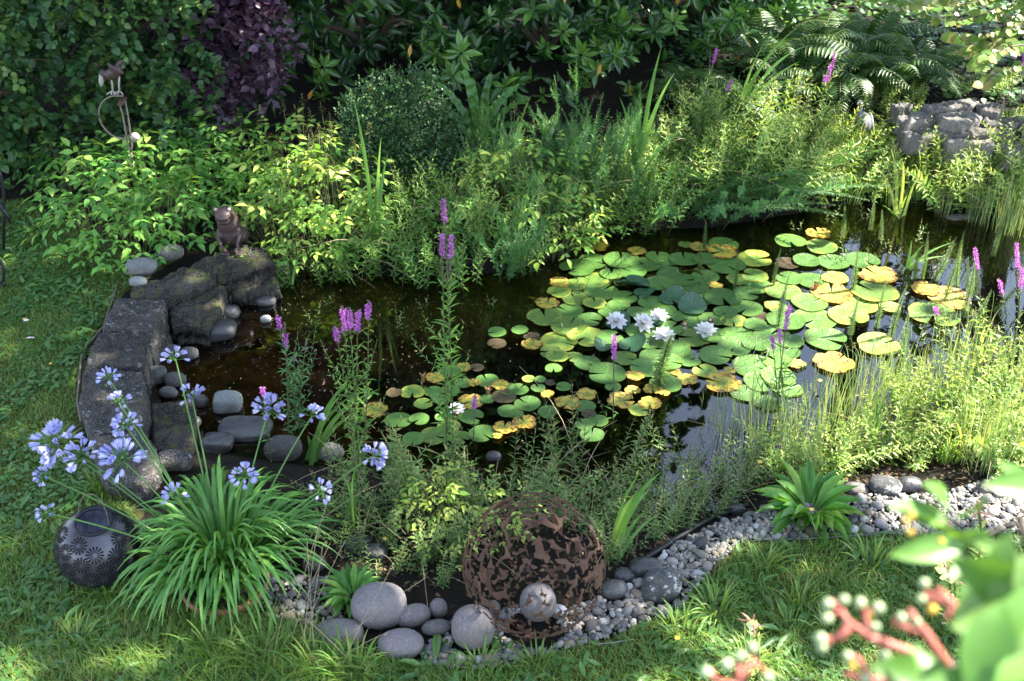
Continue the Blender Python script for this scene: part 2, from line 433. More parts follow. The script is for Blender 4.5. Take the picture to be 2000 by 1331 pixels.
M['block'] = stone('weathered_block', (.006, .0055, .005), (.038, .036, .033), scale=16, speck=.85, speckc=(.22, .21, .20), moss=.15, bump=.06, lich=((.20, .195, .185), .575))
M['mossblock'] = stone('mossy_block', (.004, .0035, .003), (.019, .016, .012), scale=16, speck=.6, speckc=(.20, .19, .17), moss=.42, bump=.06)  # mossy stone, darkened further to stand in for shade around the frog ledge
M['granite'] = stone('granite', (.11, .118, .114), (.21, .22, .21), scale=20, speck=.5, speckc=(.55, .56, .52), bump=.008)
M['grey'] = stone('grey_stone', (.045, .043, .041), (.105, .10, .095), scale=16, speck=.35, speckc=(.36, .35, .34), bump=.006)
M['boulder'] = stone('rounded_boulder', (.105, .092, .092), (.165, .146, .146), scale=11, speck=.5, speckc=(.26, .235, .24), bump=.010, rough=.9, lich=((.21, .185, .19), .66))
M['darkrock'] = stone('dark_wet_rock', (.018, .018, .020), (.070, .068, .068), scale=13, speck=.3, speckc=(.17, .17, .17), rough=.4, bump=.012, wet=.2)
M['pied'] = stone('white_veined_rock', (.030, .030, .030), (.10, .10, .10), scale=12, speck=.3, speckc=(.3, .3, .3), lich=((.55, .54, .52), .55))  # white patches stand in for sunlit spots on the craggy rock
M['brownrock'] = stone('silty_brown_rock', (.040, .028, .012), (.110, .075, .030), scale=10, speck=.3, speckc=(.15, .11, .05))
M['pale'] = stone('pale_split_stone', (.085, .078, .072), (.24, .22, .20), scale=10, speck=.5, speckc=(.36, .34, .32), moss=.22, bump=.05, lich=((.14, .12, .11), .60))
M['mossy'] = stone('mossy_rock', (.05, .045, .03), (.14, .13, .10), scale=9, speck=.4, speckc=(.42, .42, .40), moss=.8, bump=.03)

# ------------------------------------------------------------------ grass and weeds of the lawn
def inpoly(poly, n, rng, pad=0.0):
    lo, hi = poly.min(0), poly.max(0); out = []
    while sum(map(len, out)) < n:
        p = lo + rng.random((n * 2, 2)) * (hi - lo)
        out.append(p[sdf(p, poly) < -pad])
    return np.vstack(out)[:n]
VIEW = np.array([atz(*p, 0)[:2] for p in [(-90, 330), (2090, 330), (2090, 1400), (-90, 1400)]])
def clip_view(p): return p[sdf(p, VIEW) < 0]
SPH = [atz(1043, 1235, 0), atz(185, 1125, 0)]
def clear(p, spots): 
    for c, r in spots: p = p[np.linalg.norm(p - np.asarray(c)[:2], axis=1) > r]
    return p
KEEP_OFF = [(atz(440, 1140, 0), .17), (atz(740, 1190, 0), .1), (atz(783, 1262, 0), .08), (atz(925, 1235, 0), .08), (atz(660, 1235, 0), .08)]
def blades(g, base, h, w, lean, rng, col, segs=3):
    n = len(base); a = rng.random(n) * 2 * pi; sd = np.stack([np.cos(a), np.sin(a), 0 * a], 1); ld = np.stack([-np.sin(a), np.cos(a), 0 * a], 1)
    V = []
    for k in range(segs + 1):
        t = k / segs; c = base + np.array([0, 0, 1]) * (h * t * (1 - .35 * lean * t))[:, None] + ld * (h * lean * t * t)[:, None]
        if k == segs: V.append(c[:, None])
        else: wd = (w * (1 - .75 * t))[:, None] / 2; V.append(np.stack([c - sd * wd, c + sd * wd], 1))
    V = np.concatenate(V, 1); k = V.shape[1]; off = np.arange(n)[:, None] * k
    Q = [off + np.array([[2 * j, 2 * j + 1, 2 * j + 3, 2 * j + 2]]) for j in range(segs - 1)]
    Tn = off + np.array([[2 * segs - 2, 2 * segs - 1, 2 * segs]])
    g.add(V.reshape(-1, 3), [np.vstack(Q), Tn], np.repeat(col, k))
p = clip_view(inpoly(LAWN, 310000, rng)); p = clear(p, KEEP_OFF)
dens = .5 + .5 * wob(p[:, 0], p[:, 1], 1.6, 2)
p = p[rng.random(len(p)) < .35 + .65 * dens]
z = terrain(p); fine = atz(520, 1270, 0)[:2]
near = np.exp(-(np.linalg.norm((p - fine) * (.7, 1.2), axis=1) / .28) ** 2)
h = (.018 + .030 * rng.random(len(p)) ** 1.5) * (1 + 1.6 * near) * (1 + .5 * (p[:, 1] < 3.4)); w = .0022 + .0028 * rng.random(len(p)) - .001 * near
cl = np.clip(.32 + .25 * wob(p[:, 0], p[:, 1], 1.1, 5) + .3 * rng.standard_normal(len(p)) * .6, 0, .95)
cl = np.where(rng.random(len(p)) < .07, 1.0, cl)
g = Geo(); blades(g, np.column_stack([p, z]), h, w, .4 + .9 * rng.random(len(p)), rng, cl, 3)
o = tag(g.build('grass', M['grass']), 'short mossy lawn grass around the front and side of the pond', 'grass', kind='stuff')
# low broad-leaved weeds: clover, daisies, selfheal
p = clip_view(inpoly(LAWN, 44000, rng)); p = clear(p, KEEP_OFF)
wv = wob(p[:, 0] + 3, p[:, 1], 1.9, 1) + .25 * (p[:, 0] < -1) + .2 * wob(p[:, 0], p[:, 1], 5, 3)
p = p[wv + .35 * rng.standard_normal(len(p)) > .30]; n = len(p)
g = Geo(); a = rng.random(n) * 2 * pi
big = rng.random(n) < .3
g.scatter(T_ROUND, np.column_stack([p, terrain(p) + .008 + .022 * rng.random(n)]), np.stack([np.cos(a), np.sin(a), .15 + .3 * rng.random(n)], 1), (0, 0, 1),
          np.stack([np.where(big, .016, .020), np.where(big, .052, .022), np.full(n, .02)], 1) * (.6 + .7 * rng.random(n))[:, None], rng.random(n))
tag(g.build('clover', M['weed']), 'small clover and daisy leaves creeping through the lawn', 'ground cover', kind='stuff')
# duckweed-like bits and litter on mud? kept to the bank soil: small dead leaf scraps
p = clip_view(inpoly(np.array([G(*q)[:2] for q in [(620, 900), (1250, 985), (1480, 960), (1900, 880), (1900, 960), (1400, 1000), (1250, 1130), (1180, 1160), (1000, 1180), (700, 1150), (560, 1110)]]), 1500, rng)); n = len(p)
g = Geo(); a = rng.random(n) * 2 * pi
g.scatter(T_OVATE, np.column_stack([p, terrain(p) + .004]), np.stack([np.cos(a), np.sin(a), .2 * rng.standard_normal(n)], 1), np.column_stack([.3 * rng.standard_normal((n, 2)), np.ones(n)]),
          np.stack([.008 + .01 * rng.random(n), .012 + .02 * rng.random(n), .02 + 0 * a], 1), rng.random(n))
M['litter'] = leafmat('leaf_litter', [(.03, .02, .012), (.07, .04, .02), (.14, .08, .035), (.06, .07, .02)], trans=.1, rough=.8, gain=1.0)
tag(g.build('leaf_litter', M['litter']), 'brown scraps of dead leaves on the wet soil along the front bank', 'litter', kind='stuff')

dr = np.random.default_rng(3); q = np.vstack([inpoly(POND, 420, dr, .04), inpoly(np.array([W(*p)[:2] for p in [(400, 610), (640, 560), (860, 570), (960, 620), (760, 760), (600, 870), (430, 840), (360, 740)]]), 420, dr)]); n = len(q); a = dr.random(n) * 6.28; g = Geo()
g.scatter(T_OVATE, np.column_stack([q, np.full(n, WZ + .0025)]), np.stack([np.cos(a), np.sin(a), 0 * a], 1), (0, 0, 1), np.stack([.003 + .004 * dr.random(n), .004 + .009 * dr.random(n) ** 2, .003 + 0 * a], 1), dr.random(n))
M['scum'] = leafmat('floating_scrap', [(.10, .12, .04), (.22, .20, .10), (.30, .26, .16)], trans=.2, gain=1)
tag(g.build('floating_debris', M['scum']), 'tiny floating leaf scraps and duckweed on the dark pond water', 'floating debris', kind='stuff')
# ------------------------------------------------------------------ stones
def rock_geo(seed, dims, sq=2.6, rough=.12, level=4, freq=2.2, flat_top=0.0, decay=.58):
    r = np.random.default_rng(seed); V, F = ICO[level]
    P = np.sign(V) * np.abs(V) ** (2 / sq) ; P = V / ((np.abs(V) ** sq).sum(1) ** (1 / sq))[:, None]
    f = np.zeros(len(V)); amp = 1.0; fr = freq
    for k in range(7):
        for j in range(4):
            d = nrm(r.standard_normal(3)) * fr; f += amp * np.sin(V @ d + r.random() * 6.28) / 3
        amp *= decay; fr *= 1.9
    P = P * (1 + rough * f)[:, None]
    if flat_top: P[:, 2] = np.where(P[:, 2] > 0, P[:, 2] * (1 - flat_top) + flat_top * np.tanh(P[:, 2] * 2.2) * .8, P[:, 2])
    return P * np.asarray(dims) / 2, F
def rock(name, label, cat, px, py, wpx, hpx, mat, group=None, rot=0.0, sq=2.4, rough=.10, sink=.35, aspect=.7, zbase=None, seed=None, level=4, hm=None, lift=0):
    """a stone seen at pixel px,py with that width in the photo; its height above the ground follows from its picture height"""
    base = G(px, py) if zbase is None else atz(px, py, zbase)
    m = mpp(base); w = wpx * m; d = w * aspect; H = hm if hm else max(.5 * w, hpx * m * .8)
    V, F = rock_geo(seed if seed is not None else int(px * 7 + py), (w, d, H), sq, rough, level)
    g = Geo(); g.add(V, [F])
    zt = H * (.5 - sink)
    o = g.build(name, M[mat])
    if zbase is None: o.location = (base[0], base[1], base[2] + zt + lift)
    else: o.location = (base[0], base[1], zbase + zt + lift)
    o.rotation_euler = (0, 0, rot)
    return tag(o, label, cat, group)
def slab(name, label, pa, pb, width, h, mat, sq=8, rough=.05, z=None, cat='stone block', group=None, tilt=0, seed=1, top=None):
    """a long block lying between two photo points (its axis), seen at its top"""
    zt = h if top is None else top
    a, b = atz(*pa, zt), atz(*pb, zt); c = (a + b) / 2; L = np.linalg.norm((b - a)[:2])
    V, F = rock_geo(seed, (L, width, h * 1.25), sq, rough, 5, 3.0, decay=.80)
    g = Geo(); g.add(V, [F]); o = g.build(name, M[mat])
    o.location = (c[0], c[1], zt - h * .62); o.rotation_euler = (tilt, 0, math.atan2(b[1] - a[1], b[0] - a[0]))
    return tag(o, label, cat, group)
def block(label, outline, top, mat, drop=.26, seed=1, amp=.010, group=None, name='stone_block', cat='stone block', edge=.018, tilt=(0, 0)):
    """a squared block: the outline of its top seen in the photo, a pitted flat top, a worn arris and rough upright sides"""
    r = np.random.default_rng(seed); Q = np.array([atz(*q, top)[:2] for q in outline]); c = Q.mean(0)
    n = 96; L = np.concatenate([[0], np.cumsum(np.linalg.norm(np.roll(Q, -1, 0) - Q, axis=1))]); t = np.linspace(0, L[-1], n, endpoint=False); QQ = np.vstack([Q, Q[:1]])
    P = np.stack([np.interp(t, L, QQ[:, k]) for k in (0, 1)], 1); P = P * .5 + .25 * (np.roll(P, 1, 0) + np.roll(P, -1, 0))
    def nz(p, f, k): 
        o = np.zeros(len(p))
        for m in range(5):
            d = r.standard_normal((4, 3)) * f * 1.8 ** m; ph = r.random(4) * 6.28
            o += (.78 ** m) * np.sin(p @ d.T + ph).sum(1) / 4
        return o
    rings = []
    for f, z in [(.0, 0), (.12, 0), (.24, 0), (.36, 0), (.48, 0), (.58, 0), (.68, 0), (.77, 0), (.85, 0), (.92, -.001), (.97, -.006), (1.0, -edge), (1.012, -edge * 2.2), (1.0, -.06), (1.0, -.10), (.99, -.14), (.98, -drop)]:
        q = c + (P - c) * f if f else np.repeat(c[None], n, 0) + (P - c) * .02; rings.append(np.column_stack([q, np.full(n, z)]))
    V = np.vstack(rings); m = len(rings); st = r.bit_generator.state
    V[:, 2] += amp * nz(V, 14, 0) + .6 * amp * nz(V, 45, 1) + (V[:, :2] - c) @ np.array(tilt)
    out = nrm(np.column_stack([V[:, :2] - c, 0 * V[:, 0]])); w = np.repeat(np.linspace(0, 1, m) ** 3, n)
    V += out * (w * (1.2 * amp * nz(V, 14, 2) + amp * nz(V, 45, 3)))[:, None]
    V[:, :2] -= c; ii = (np.arange(m - 1)[:, None] * n + np.arange(n)[None]); i2 = (np.arange(m - 1)[:, None] * n + (np.arange(n) + 1)[None] % n)
    g = Geo(); g.add(V, [np.stack([ii, ii + n, i2 + n, i2], -1).reshape(-1, 4), np.arange(n)[None]])
    o = g.build(name, M[mat]); o.location = (c[0], c[1], top); return tag(o, label, cat, group)
gp = 'rough stone blocks edging the left end of the pond'
block('dark pitted stone block at the top of the edging, beside the mossy ledge', [(226, 582), (322, 583), (316, 618), (288, 648), (196, 640)], .10, 'block', seed=3, group=gp)
block('dark stone block second from the top of the edging', [(193, 645), (286, 653), (283, 690), (277, 715), (164, 716), (176, 675)], .095, 'block', seed=12, group=gp, tilt=(.03, 0))
block('grey lichened stone block in the edging, behind the agapanthus flowers', [(161, 722), (277, 721), (285, 768), (288, 800), (274, 828), (172, 850), (156, 790)], .10, 'block', seed=21, group=gp)
block('dark stone block nearest the agapanthus leaves, partly hidden by blue flowers', [(172, 856), (272, 834), (300, 862), (312, 905), (282, 952), (200, 935)], .09, 'block', seed=25, group=gp)
block('low mossy brown block beside the water, near the slate slab', [(295, 788), (378, 780), (382, 830), (374, 874), (300, 882)], .0, 'mossblock', seed=33, group=gp, drop=.2)
block('mossy inner block sloping to the water below the frog figure', [(330, 602), (362, 566), (442, 538), (432, 602), (402, 632), (336, 634)], .01, 'mossblock', seed=41, group=gp, amp=.016, edge=.03)
block('moss covered ledge block behind the two pale stones', [(250, 566), (318, 540), (398, 506), (452, 484), (440, 520), (384, 556), (332, 580), (280, 584)], .085, 'mossblock', seed=52, group=gp, amp=.014, edge=.025)
block('dark ledge block that the frog figure rests its feet on', [(402, 508), (452, 478), (520, 486), (532, 508), (490, 524), (425, 538)], .075, 'mossblock', seed=64, group=gp, amp=.014, edge=.03)
block('dark wet block in the shade at the waterline under the frog ledge', [(442, 548), (500, 532), (540, 530), (545, 556), (500, 568), (452, 572)], -.03, 'mossblock', seed=75, group=gp, amp=.016, edge=.03)
R = rock
gp = 'loose stones along the left end of the pond'
for px, py, w, hh, m, lab in [(415, 520, 46, 26, 'mossblock', 'dark mossy stone at the left foot of the frog figure'), (545, 530, 48, 30, 'darkrock', 'dark stone at the right end of the frog ledge under pale leaves'), (505, 545, 60, 30, 'darkrock', 'broad dark stone stepping down from the frog ledge to the water'), (395, 580, 44, 30, 'mossblock', 'mossy stone between the frog ledge and the mossy boulder block'), (300, 640, 40, 22, 'mossblock', 'mossy lump on the inner corner of the uppermost block'),
                              (230, 700, 36, 18, 'block', 'loose dark chip lying on the join of the two upper blocks'), (370, 830, 44, 26, 'darkrock', 'dark stone between low mossy block and slate slab'), (425, 870, 60, 26, 'darkrock', 'wide dark stone behind the agapanthus leaves by the slate slab'), (345, 905, 60, 30, 'block', 'dark pitted stone at the back of the agapanthus clump')]:
    rock('rock', lab, 'rock', px, py + hh * .4, w, hh, m, gp, sq=4, rough=.13, sink=.3, lift=.03)
R('stone', 'pale speckled granite stone perched on the mossy end of the block wall', 'stone', 284, 556, 60, 42, 'granite', gp, sq=2.3, rough=.09, sink=.05, aspect=.75, lift=.07)
R('stone', 'brownish grey oval stone perched right behind the speckled granite one', 'stone', 338, 528, 54, 38, 'grey', gp, rot=.4, rough=.05, sink=.05, lift=.07)
R('stone', 'thin dark flat stone peeping out under the speckled granite stone', 'stone', 272, 562, 40, 14, 'grey', gp, sink=.2, lift=.095, aspect=.6, hm=.035)
R('stone', 'pale lichened stone lump set in the top of the uppermost block', 'stone', 276, 584, 34, 20, 'granite', gp, sink=.3, lift=.10, hm=.05)
R('wet_rock', 'dark wet rock with a pale dry patch on top, standing in the shallows', 'rock', 426, 655, 74, 46, 'darkrock', gp, sq=3, rough=.09, sink=.2, zbase=WZ)
R('wet_rock', 'rounded dark rock with moss tucked against the mossy boulder block', 'rock', 447, 618, 44, 36, 'darkrock', gp, sink=.2, zbase=WZ)
R('wet_rock', 'round veined rock in the cranny below the frog ledge', 'rock', 463, 590, 34, 32, 'grey', gp, sink=.2, zbase=WZ)
R('wet_rock', 'smooth blue grey rock at the water under the frog ledge', 'rock', 497, 582, 44, 28, 'grey', gp, sink=.2, zbase=WZ)
R('wet_rock', 'flat dark rock beside the smooth blue grey one', 'rock', 520, 592, 40, 22, 'darkrock', gp, sink=.25, zbase=WZ)
R('wet_rock', 'angular grey brown rock leaning on the inner face of the block wall', 'rock', 316, 672, 42, 40, 'grey', gp, sq=3.4, rough=.13, sink=.2, zbase=WZ)
R('wet_rock', 'small black rock between the angular rock and the water', 'rock', 360, 662, 44, 38, 'darkrock', gp, sink=.25, zbase=WZ)
R('wet_rock', 'grey smooth rock just behind the nodding agapanthus flower, on the left', 'rock', 334, 692, 38, 32, 'grey', gp, sink=.2, zbase=WZ)
R('wet_rock', 'grey flat rock just behind the nodding agapanthus flower, on the right', 'rock', 370, 697, 36, 30, 'grey', gp, sink=.2, zbase=WZ)
R('wet_rock', 'long pale brown rock lying against the block wall below the nodding flower', 'rock', 306, 745, 46, 46, 'grey', gp, sq=3, rot=.5, sink=.15, zbase=WZ)
R('wet_rock', 'grey rock beside the long pale brown one', 'rock', 342, 750, 42, 34, 'grey', gp, sink=.2, zbase=WZ)
R('wet_rock', 'dark rock wedged under the long pale brown one', 'rock', 290, 755, 28, 34, 'darkrock', gp, sink=.2, zbase=WZ)
R('wet_rock', 'small grey rock at the head of the low mossy brown block', 'rock', 330, 772, 36, 28, 'grey', gp, sink=.2, zbase=WZ)
R('wet_rock', 'dark rounded rock between the low mossy block and the pale boulder', 'rock', 392, 790, 34, 34, 'darkrock', gp, sink=.2, zbase=WZ)
R('boulder', 'pale grey angular boulder sticking out of the shallows by the slate', 'boulder', 448, 796, 56, 52, 'granite', gp, sq=3, rough=.12, sink=.25, zbase=WZ, aspect=.8)
R('flat_slab', 'flat dark blue slate slab lying just above the water', 'slab', 480, 842, 100, 40, 'darkrock', gp, sq=3.4, rough=.05, sink=.3, zbase=WZ, hm=.06)
R('boulder', 'grey granite boulder behind the agapanthus leaves', 'boulder', 556, 888, 78, 62, 'grey', gp, rough=.08, sink=.25, aspect=.8)
R('boulder', 'grey speckled boulder half hidden by the iris blades', 'boulder', 642, 892, 62, 44, 'grey', gp, rough=.08, sink=.25)
R('pebble_stone', 'small white stone at the back edge of the shallows', 'stone', 520, 628, 22, 20, 'granite', gp, sink=.15, zbase=WZ)
R('wet_rock', 'dark stone among agapanthus leaves and gravel', 'rock', 612, 1105, 46, 40, 'grey', gp, sink=.3)
R('wet_rock', 'dark wet stone on the soil behind the fresh broad-leaved clump', 'rock', 732, 1085, 52, 40, 'darkrock', gp, sink=.3)
R('wet_rock', 'dark wet rock on the soil between iris blades and yellow seedlings', 'rock', 700, 1065, 60, 30, 'darkrock', gp, sink=.4)
for i, (px, py, w, d) in enumerate([(605, 612, 66, .09), (480, 672, 54, .07), (432, 690, 44, .09), (420, 705, 36, .1), (535, 682, 34, .10), (735, 720, 82, .16), (560, 745, 60, .2), (640, 740, 62, .2),
                                    (690, 790, 44, .2), (470, 730, 40, .14), (610, 800, 46, .15), (660, 835, 40, .10), (520, 790, 40, .12), (700, 700, 40, .2), (580, 690, 44, .18)]):
    R('sunken_stone', 'brown silt covered stone lying under the shallow water at the left end', 'stone', px, py, w, w * .4, 'brownrock', 'brown stones under the shallow water', zbase=WZ - d, sink=.35, rough=.07, rot=i, level=3)
gp = 'smooth round boulders edging the front lawn'
R('boulder', 'largest smooth mauve grey boulder behind the small oval ones', 'boulder', 741, 1206, 108, 82, 'boulder', gp, rough=.03, sq=2.3, sink=.12, aspect=.85, hm=.15)
R('boulder', 'tilted oval mauve stone touching the largest boulder', 'boulder', 808, 1216, 70, 44, 'boulder', gp, rot=.25, rough=.025, sq=2.2, sink=.1, aspect=.6, hm=.085)
R('boulder', 'small upright egg shaped mauve stone', 'boulder', 857, 1203, 35, 42, 'boulder', gp, rough=.02, sq=2.1, sink=.05, aspect=.9, hm=.085)
R('boulder', 'slim oval mauve stone lying in front of the egg shaped one', 'boulder', 853, 1236, 58, 32, 'boulder', gp, rot=.2, rough=.02, sq=2.1, sink=.08, aspect=.5, hm=.062)
R('boulder', 'kidney shaped mauve boulder nearest the lawn', 'boulder', 783, 1272, 88, 58, 'boulder', gp, rot=.15, rough=.055, sq=2.2, sink=.15, aspect=.72, hm=.10)
R('boulder', 'ball-like grey boulder leaning on the rusty sphere', 'boulder', 925, 1252, 85, 84, 'boulder', gp, rough=.02, sq=2.15, sink=.1, aspect=.95, hm=.165)
R('boulder', 'flat mauve boulder leftmost in the row, half sunk in grass', 'boulder', 662, 1246, 98, 50, 'boulder', gp, rough=.04, sq=2.3, sink=.3, aspect=.6, hm=.10)
R('boulder', 'round grey boulder lying inside the rusty openwork sphere', 'boulder', 1050, 1212, 72, 70, 'boulder', None, rough=.02, sq=2.1, sink=0, aspect=.95, lift=.02, hm=.145)
gp = 'larger rocks set in and along the gravel'
R('rock', 'dark craggy rock with a white quartz tip in the gravel', 'rock', 1290, 1158, 78, 66, 'pied', gp, sq=3.4, rough=.13, sink=.2, hm=.12)
R('rock', 'dark wet rock with a pale face beside the bent iris stem', 'rock', 1262, 1120, 60, 46, 'darkrock', gp, sq=3.2, rough=.12, sink=.25)
R('rock', 'dark rounded rock against the right of the rusty sphere', 'rock', 1198, 1160, 54, 48, 'darkrock', gp, rough=.06, sink=.2)
R('rock', 'small brown black rock behind the dark rounded one', 'rock', 1222, 1128, 44, 34, 'darkrock', gp, sink=.25)
R('rock', 'grey granite stone upright in the gravel below the quartz tipped rock', 'rock', 1296, 1206, 34, 40, 'grey', gp, sq=2.8, sink=.1)
R('rock', 'plain grey rounded stone left of the upright granite stone', 'rock', 1245, 1203, 27, 28, 'grey', gp, sink=.1)
R('rock', 'dark slate rock with pale lower edge on the right front bank', 'rock', 1726, 958, 64, 36, 'pied', gp, sq=2.9, rot=-.4, rough=.08, sink=.2)
R('rock', 'smooth dark blue grey rock next to the pale edged slate rock', 'rock', 1774, 955, 50, 38, 'darkrock', gp, sq=2.5, rough=.06, sink=.15)
R('rock', 'grey half buried rock beside the bright broad-leaved clump', 'rock', 1672, 958, 44, 30, 'grey', gp, sink=.4)
R('rock', 'greenish tan stone in the gravel below the bright broad-leaved clump', 'rock', 1590, 1045, 38, 26, 'mossy', gp, sink=.2)
R('rock', 'dark stone at the top end of the gravel under the feathery stems', 'rock', 1440, 1000, 30, 26, 'darkrock', gp, sink=.2)
R('rock', 'pale cream stone in the sunlit end of the gravel', 'rock', 1925, 962, 42, 30, 'pale', gp, sink=.15)
R('rock', 'white lichened rock at the waterline behind the rusty sphere', 'rock', 1078, 925, 66, 36, 'pale', gp, sink=.3, rough=.14)
R('rock', 'small dark stone standing in the water in front of the lily pads', 'rock', 964, 895, 30, 22, 'darkrock', gp, sink=.2, zbase=WZ)
gp = 'rocks on the far bank'
R('rock', 'mossy rock with a bare white top behind the tall iris blades', 'rock', 1292, 262, 62, 60, 'mossy', gp, sink=.2, rough=.12)
R('rock', 'pale round stone at the foot of the mossy rock', 'rock', 1281, 300, 36, 22, 'granite', gp, sink=.2)
R('rock', 'grey white flat stone left of the tall iris blades', 'rock', 1215, 296, 40, 20, 'granite', gp, sink=.2)
R('rock', 'dark slate rock right of the mossy rock', 'rock', 1366, 290, 46, 34, 'darkrock', gp, sink=.2)
R('rock', 'brown flat stone on the far bank under the feathery stems', 'rock', 1195, 335, 60, 20, 'grey', gp, sink=.3)
R('rock', 'dark stone beside the black hose on the far bank', 'rock', 1045, 308, 34, 24, 'darkrock', gp, sink=.3)
R('rock', 'mossy yellow green rock left of the crane figure', 'rock', 1640, 238, 60, 26, 'mossy', gp, sink=.2)
gp = 'stacked pale slabs of the ledge on the right bank'
for lab, ol, top, sd in [('pinkish split slab at the left end of the stone ledge', [(1752, 228), (1830, 205), (1852, 214), (1838, 232), (1770, 244)], 0.36, 1), ('pale slab with orange lichen on top of the stone ledge', [(1800, 205), (1870, 192), (1912, 196), (1905, 208), (1830, 216)], 0.40, 2),
                         ('thick striped slab leaning in the middle of the stone ledge', [(1828, 218), (1862, 208), (1925, 216), (1915, 232), (1880, 240), (1838, 234)], 0.39, 3), ('rounded pale slab with a dark hollow at the ledge top', [(1905, 200), (1935, 192), (1962, 204), (1950, 222), (1915, 216)], 0.41, 4),
                         ('long thin grey slab along the foot of the stone ledge', [(1815, 240), (1960, 246), (1985, 258), (1930, 266), (1820, 252)], 0.33, 5), ('white crumbling slab at the right end of the stone ledge', [(1915, 228), (1975, 226), (1995, 240), (1960, 246), (1925, 243)], 0.36, 6),
                         ('low pale slab under the pinkish one in the stone ledge', [(1755, 250), (1815, 244), (1830, 260), (1800, 270), (1765, 268)], 0.31, 7), ('cream slab beyond the right end of the stone ledge', [(1972, 226), (2020, 220), (2040, 238), (2000, 246)], 0.36, 8),
                         ('grey slab fallen in front of the stone ledge', [(1945, 276), (2010, 270), (2030, 290), (1970, 298)], 0.29, 9), ('small white lump behind the left end of the stone ledge', [(1742, 202), (1770, 196), (1782, 206), (1755, 214)], 0.34, 10), ('long grey slab at the bottom front of the stone ledge', [(1840, 266), (1940, 274), (1945, 286), (1850, 280)], 0.29, 11)]:
    block(lab, ol, top, 'pale', drop=.07 if top > .34 else .12, seed=200 + sd, group=gp, name='ledge_slab', cat='stone slab', amp=.012, edge=.008, tilt=(.03 * (sd % 3 - 1), -.10))
R('rock', 'pale dry rock lying in the shallows under the sunlit right bank', 'rock', 1870, 432, 70, 18, 'pale', None, sink=.4, hm=.06)

# pebbles: the largest one by one, the rest as gravel
def pebble_mat(name, c, var=.25): return stone(name, tuple(x * .7 * (1 - var) for x in c), tuple(x * .7 * (1 + var) for x in c), 30, .35, tuple(min(.8, x * 1.5) for x in c), bump=.004, rough=.75)
PM = [(pebble_mat('pebble_light', (.40, .37, .33)), 'light grey'), (pebble_mat('pebble_blue', (.20, .195, .20)), 'blue grey'), (pebble_mat('pebble_dark', (.075, .075, .078)), 'dark grey'),
      (pebble_mat('pebble_tan', (.30, .235, .165)), 'tan'), (pebble_mat('pebble_white', (.58, .56, .55)), 'white'), (pebble_mat('pebble_grey', (.25, .225, .195)), 'mid grey')]
SHP = [rock_geo(100 + k, (1, .72, .5), 2.3, .06, 3, 2.0) for k in range(4)]
protos = {}
def pebble(x, y, s, k, lift, label, group, r):
    key = (k, int(r.integers(4)))
    if key not in protos:
        V, F = SHP[key[1]]; g = Geo(); g.add(V, [F]); o = g.build('pebble', PM[k][0]); protos[key] = o
    else:
        o = protos[key].copy(); COL.objects.link(o)
    o.location = (x, y, float(terrain([(x, y)])[0]) + s * .16 + lift)
    o.rotation_euler = (r.normal() * .3, r.normal() * .3, r.random() * 6.28); o.scale = (s, s, s * (.8 + .5 * r.random()))
    tag(o, label, 'pebble', group)
pr = np.random.default_rng(11); placed = []
avoid = [(G(1290, 1158), .08), (G(1262, 1120), .06), (G(1198, 1160), .05), (G(1296, 1206), .035), (atz(925, 1252, 0), .08), (G(783, 1272), .08), (G(1590, 1045), .04), (G(1245, 1203), .03), (atz(1043, 1235, 0), .10)]
cand = clip_view(inpoly(GRAVEL, 2600, pr, .01)); cand = clear(cand, avoid)
for q in cand:
    s = .030 + .035 * pr.random() ** 2
    if all((q[0] - a) ** 2 + (q[1] - b) ** 2 > (.42 * (s + t)) ** 2 for a, b, t in placed):
        placed.append((q[0], q[1], s))
    if len(placed) >= 262: break
placed2 = []
for q in inpoly(GRAVEL2, 300, pr, .01):
    s = .028 + .028 * pr.random()
    if all((q[0] - a) ** 2 + (q[1] - b) ** 2 > (.5 * (s + t)) ** 2 for a, b, t in placed2): placed2.append((q[0], q[1], s))
    if len(placed2) >= 34: break
for lst, left in ((placed, 0), (placed2, 1)):
    for x, y, s in lst:
        px, _ = topix((x, y, 0)); k = int(pr.choice(6, p=[.27, .20, .13, .13, .09, .18]))
        where = 'in the small patch between agapanthus pot and mauve boulders' if left else 'by the foot of the rusty sphere' if px < 1190 else 'in the wide gravel right of the rusty sphere' if px < 1420 else 'in the narrow gravel strip behind the right lawn' if px < 1850 else 'in the sunlit far right gravel'
        pebble(x, y, s, k, .012 * pr.random(), f'smooth {PM[k][1]} pebble {where}', f'{PM[k][1]} pebbles {where}', pr)
q = clip_view(np.vstack([inpoly(GRAVEL, 6500, pr), inpoly(GRAVEL2, 420, pr)])); q = clear(q, avoid); n = len(q)
g = Geo(); V, F = rock_geo(5, (1, .75, .55), 2.2, .06, 2); a = pr.random(n) * 6.28
g.scatter((V, [F], np.full(len(V), .5)), np.column_stack([q, terrain(q) + .003 + .008 * pr.random(n)]), np.stack([np.cos(a), np.sin(a), .3 * pr.standard_normal(n)], 1),
          np.column_stack([.4 * pr.standard_normal((n, 2)), np.ones(n)]), (.010 + .016 * pr.random(n) ** 1.6), pr.random(n), 0)
t = NT('gravel'); c = t.ramp(t.attr(), [(0, (.06, .06, .062)), (.25, (.14, .13, .115)), (.45, (.19, .18, .17)), (.65, (.29, .265, .23)), (.82, (.21, .165, .115)), (1, (.45, .43, .41))])
M['gravel'] = t.done(t.princ(Base_Color=c, Roughness=.8, Normal=t.bump(t.noise(160, 3), .002)))
tag(g.build('gravel', M['gravel']), 'small mixed grey gravel filling the gaps between the larger pebbles', 'gravel', kind='stuff')
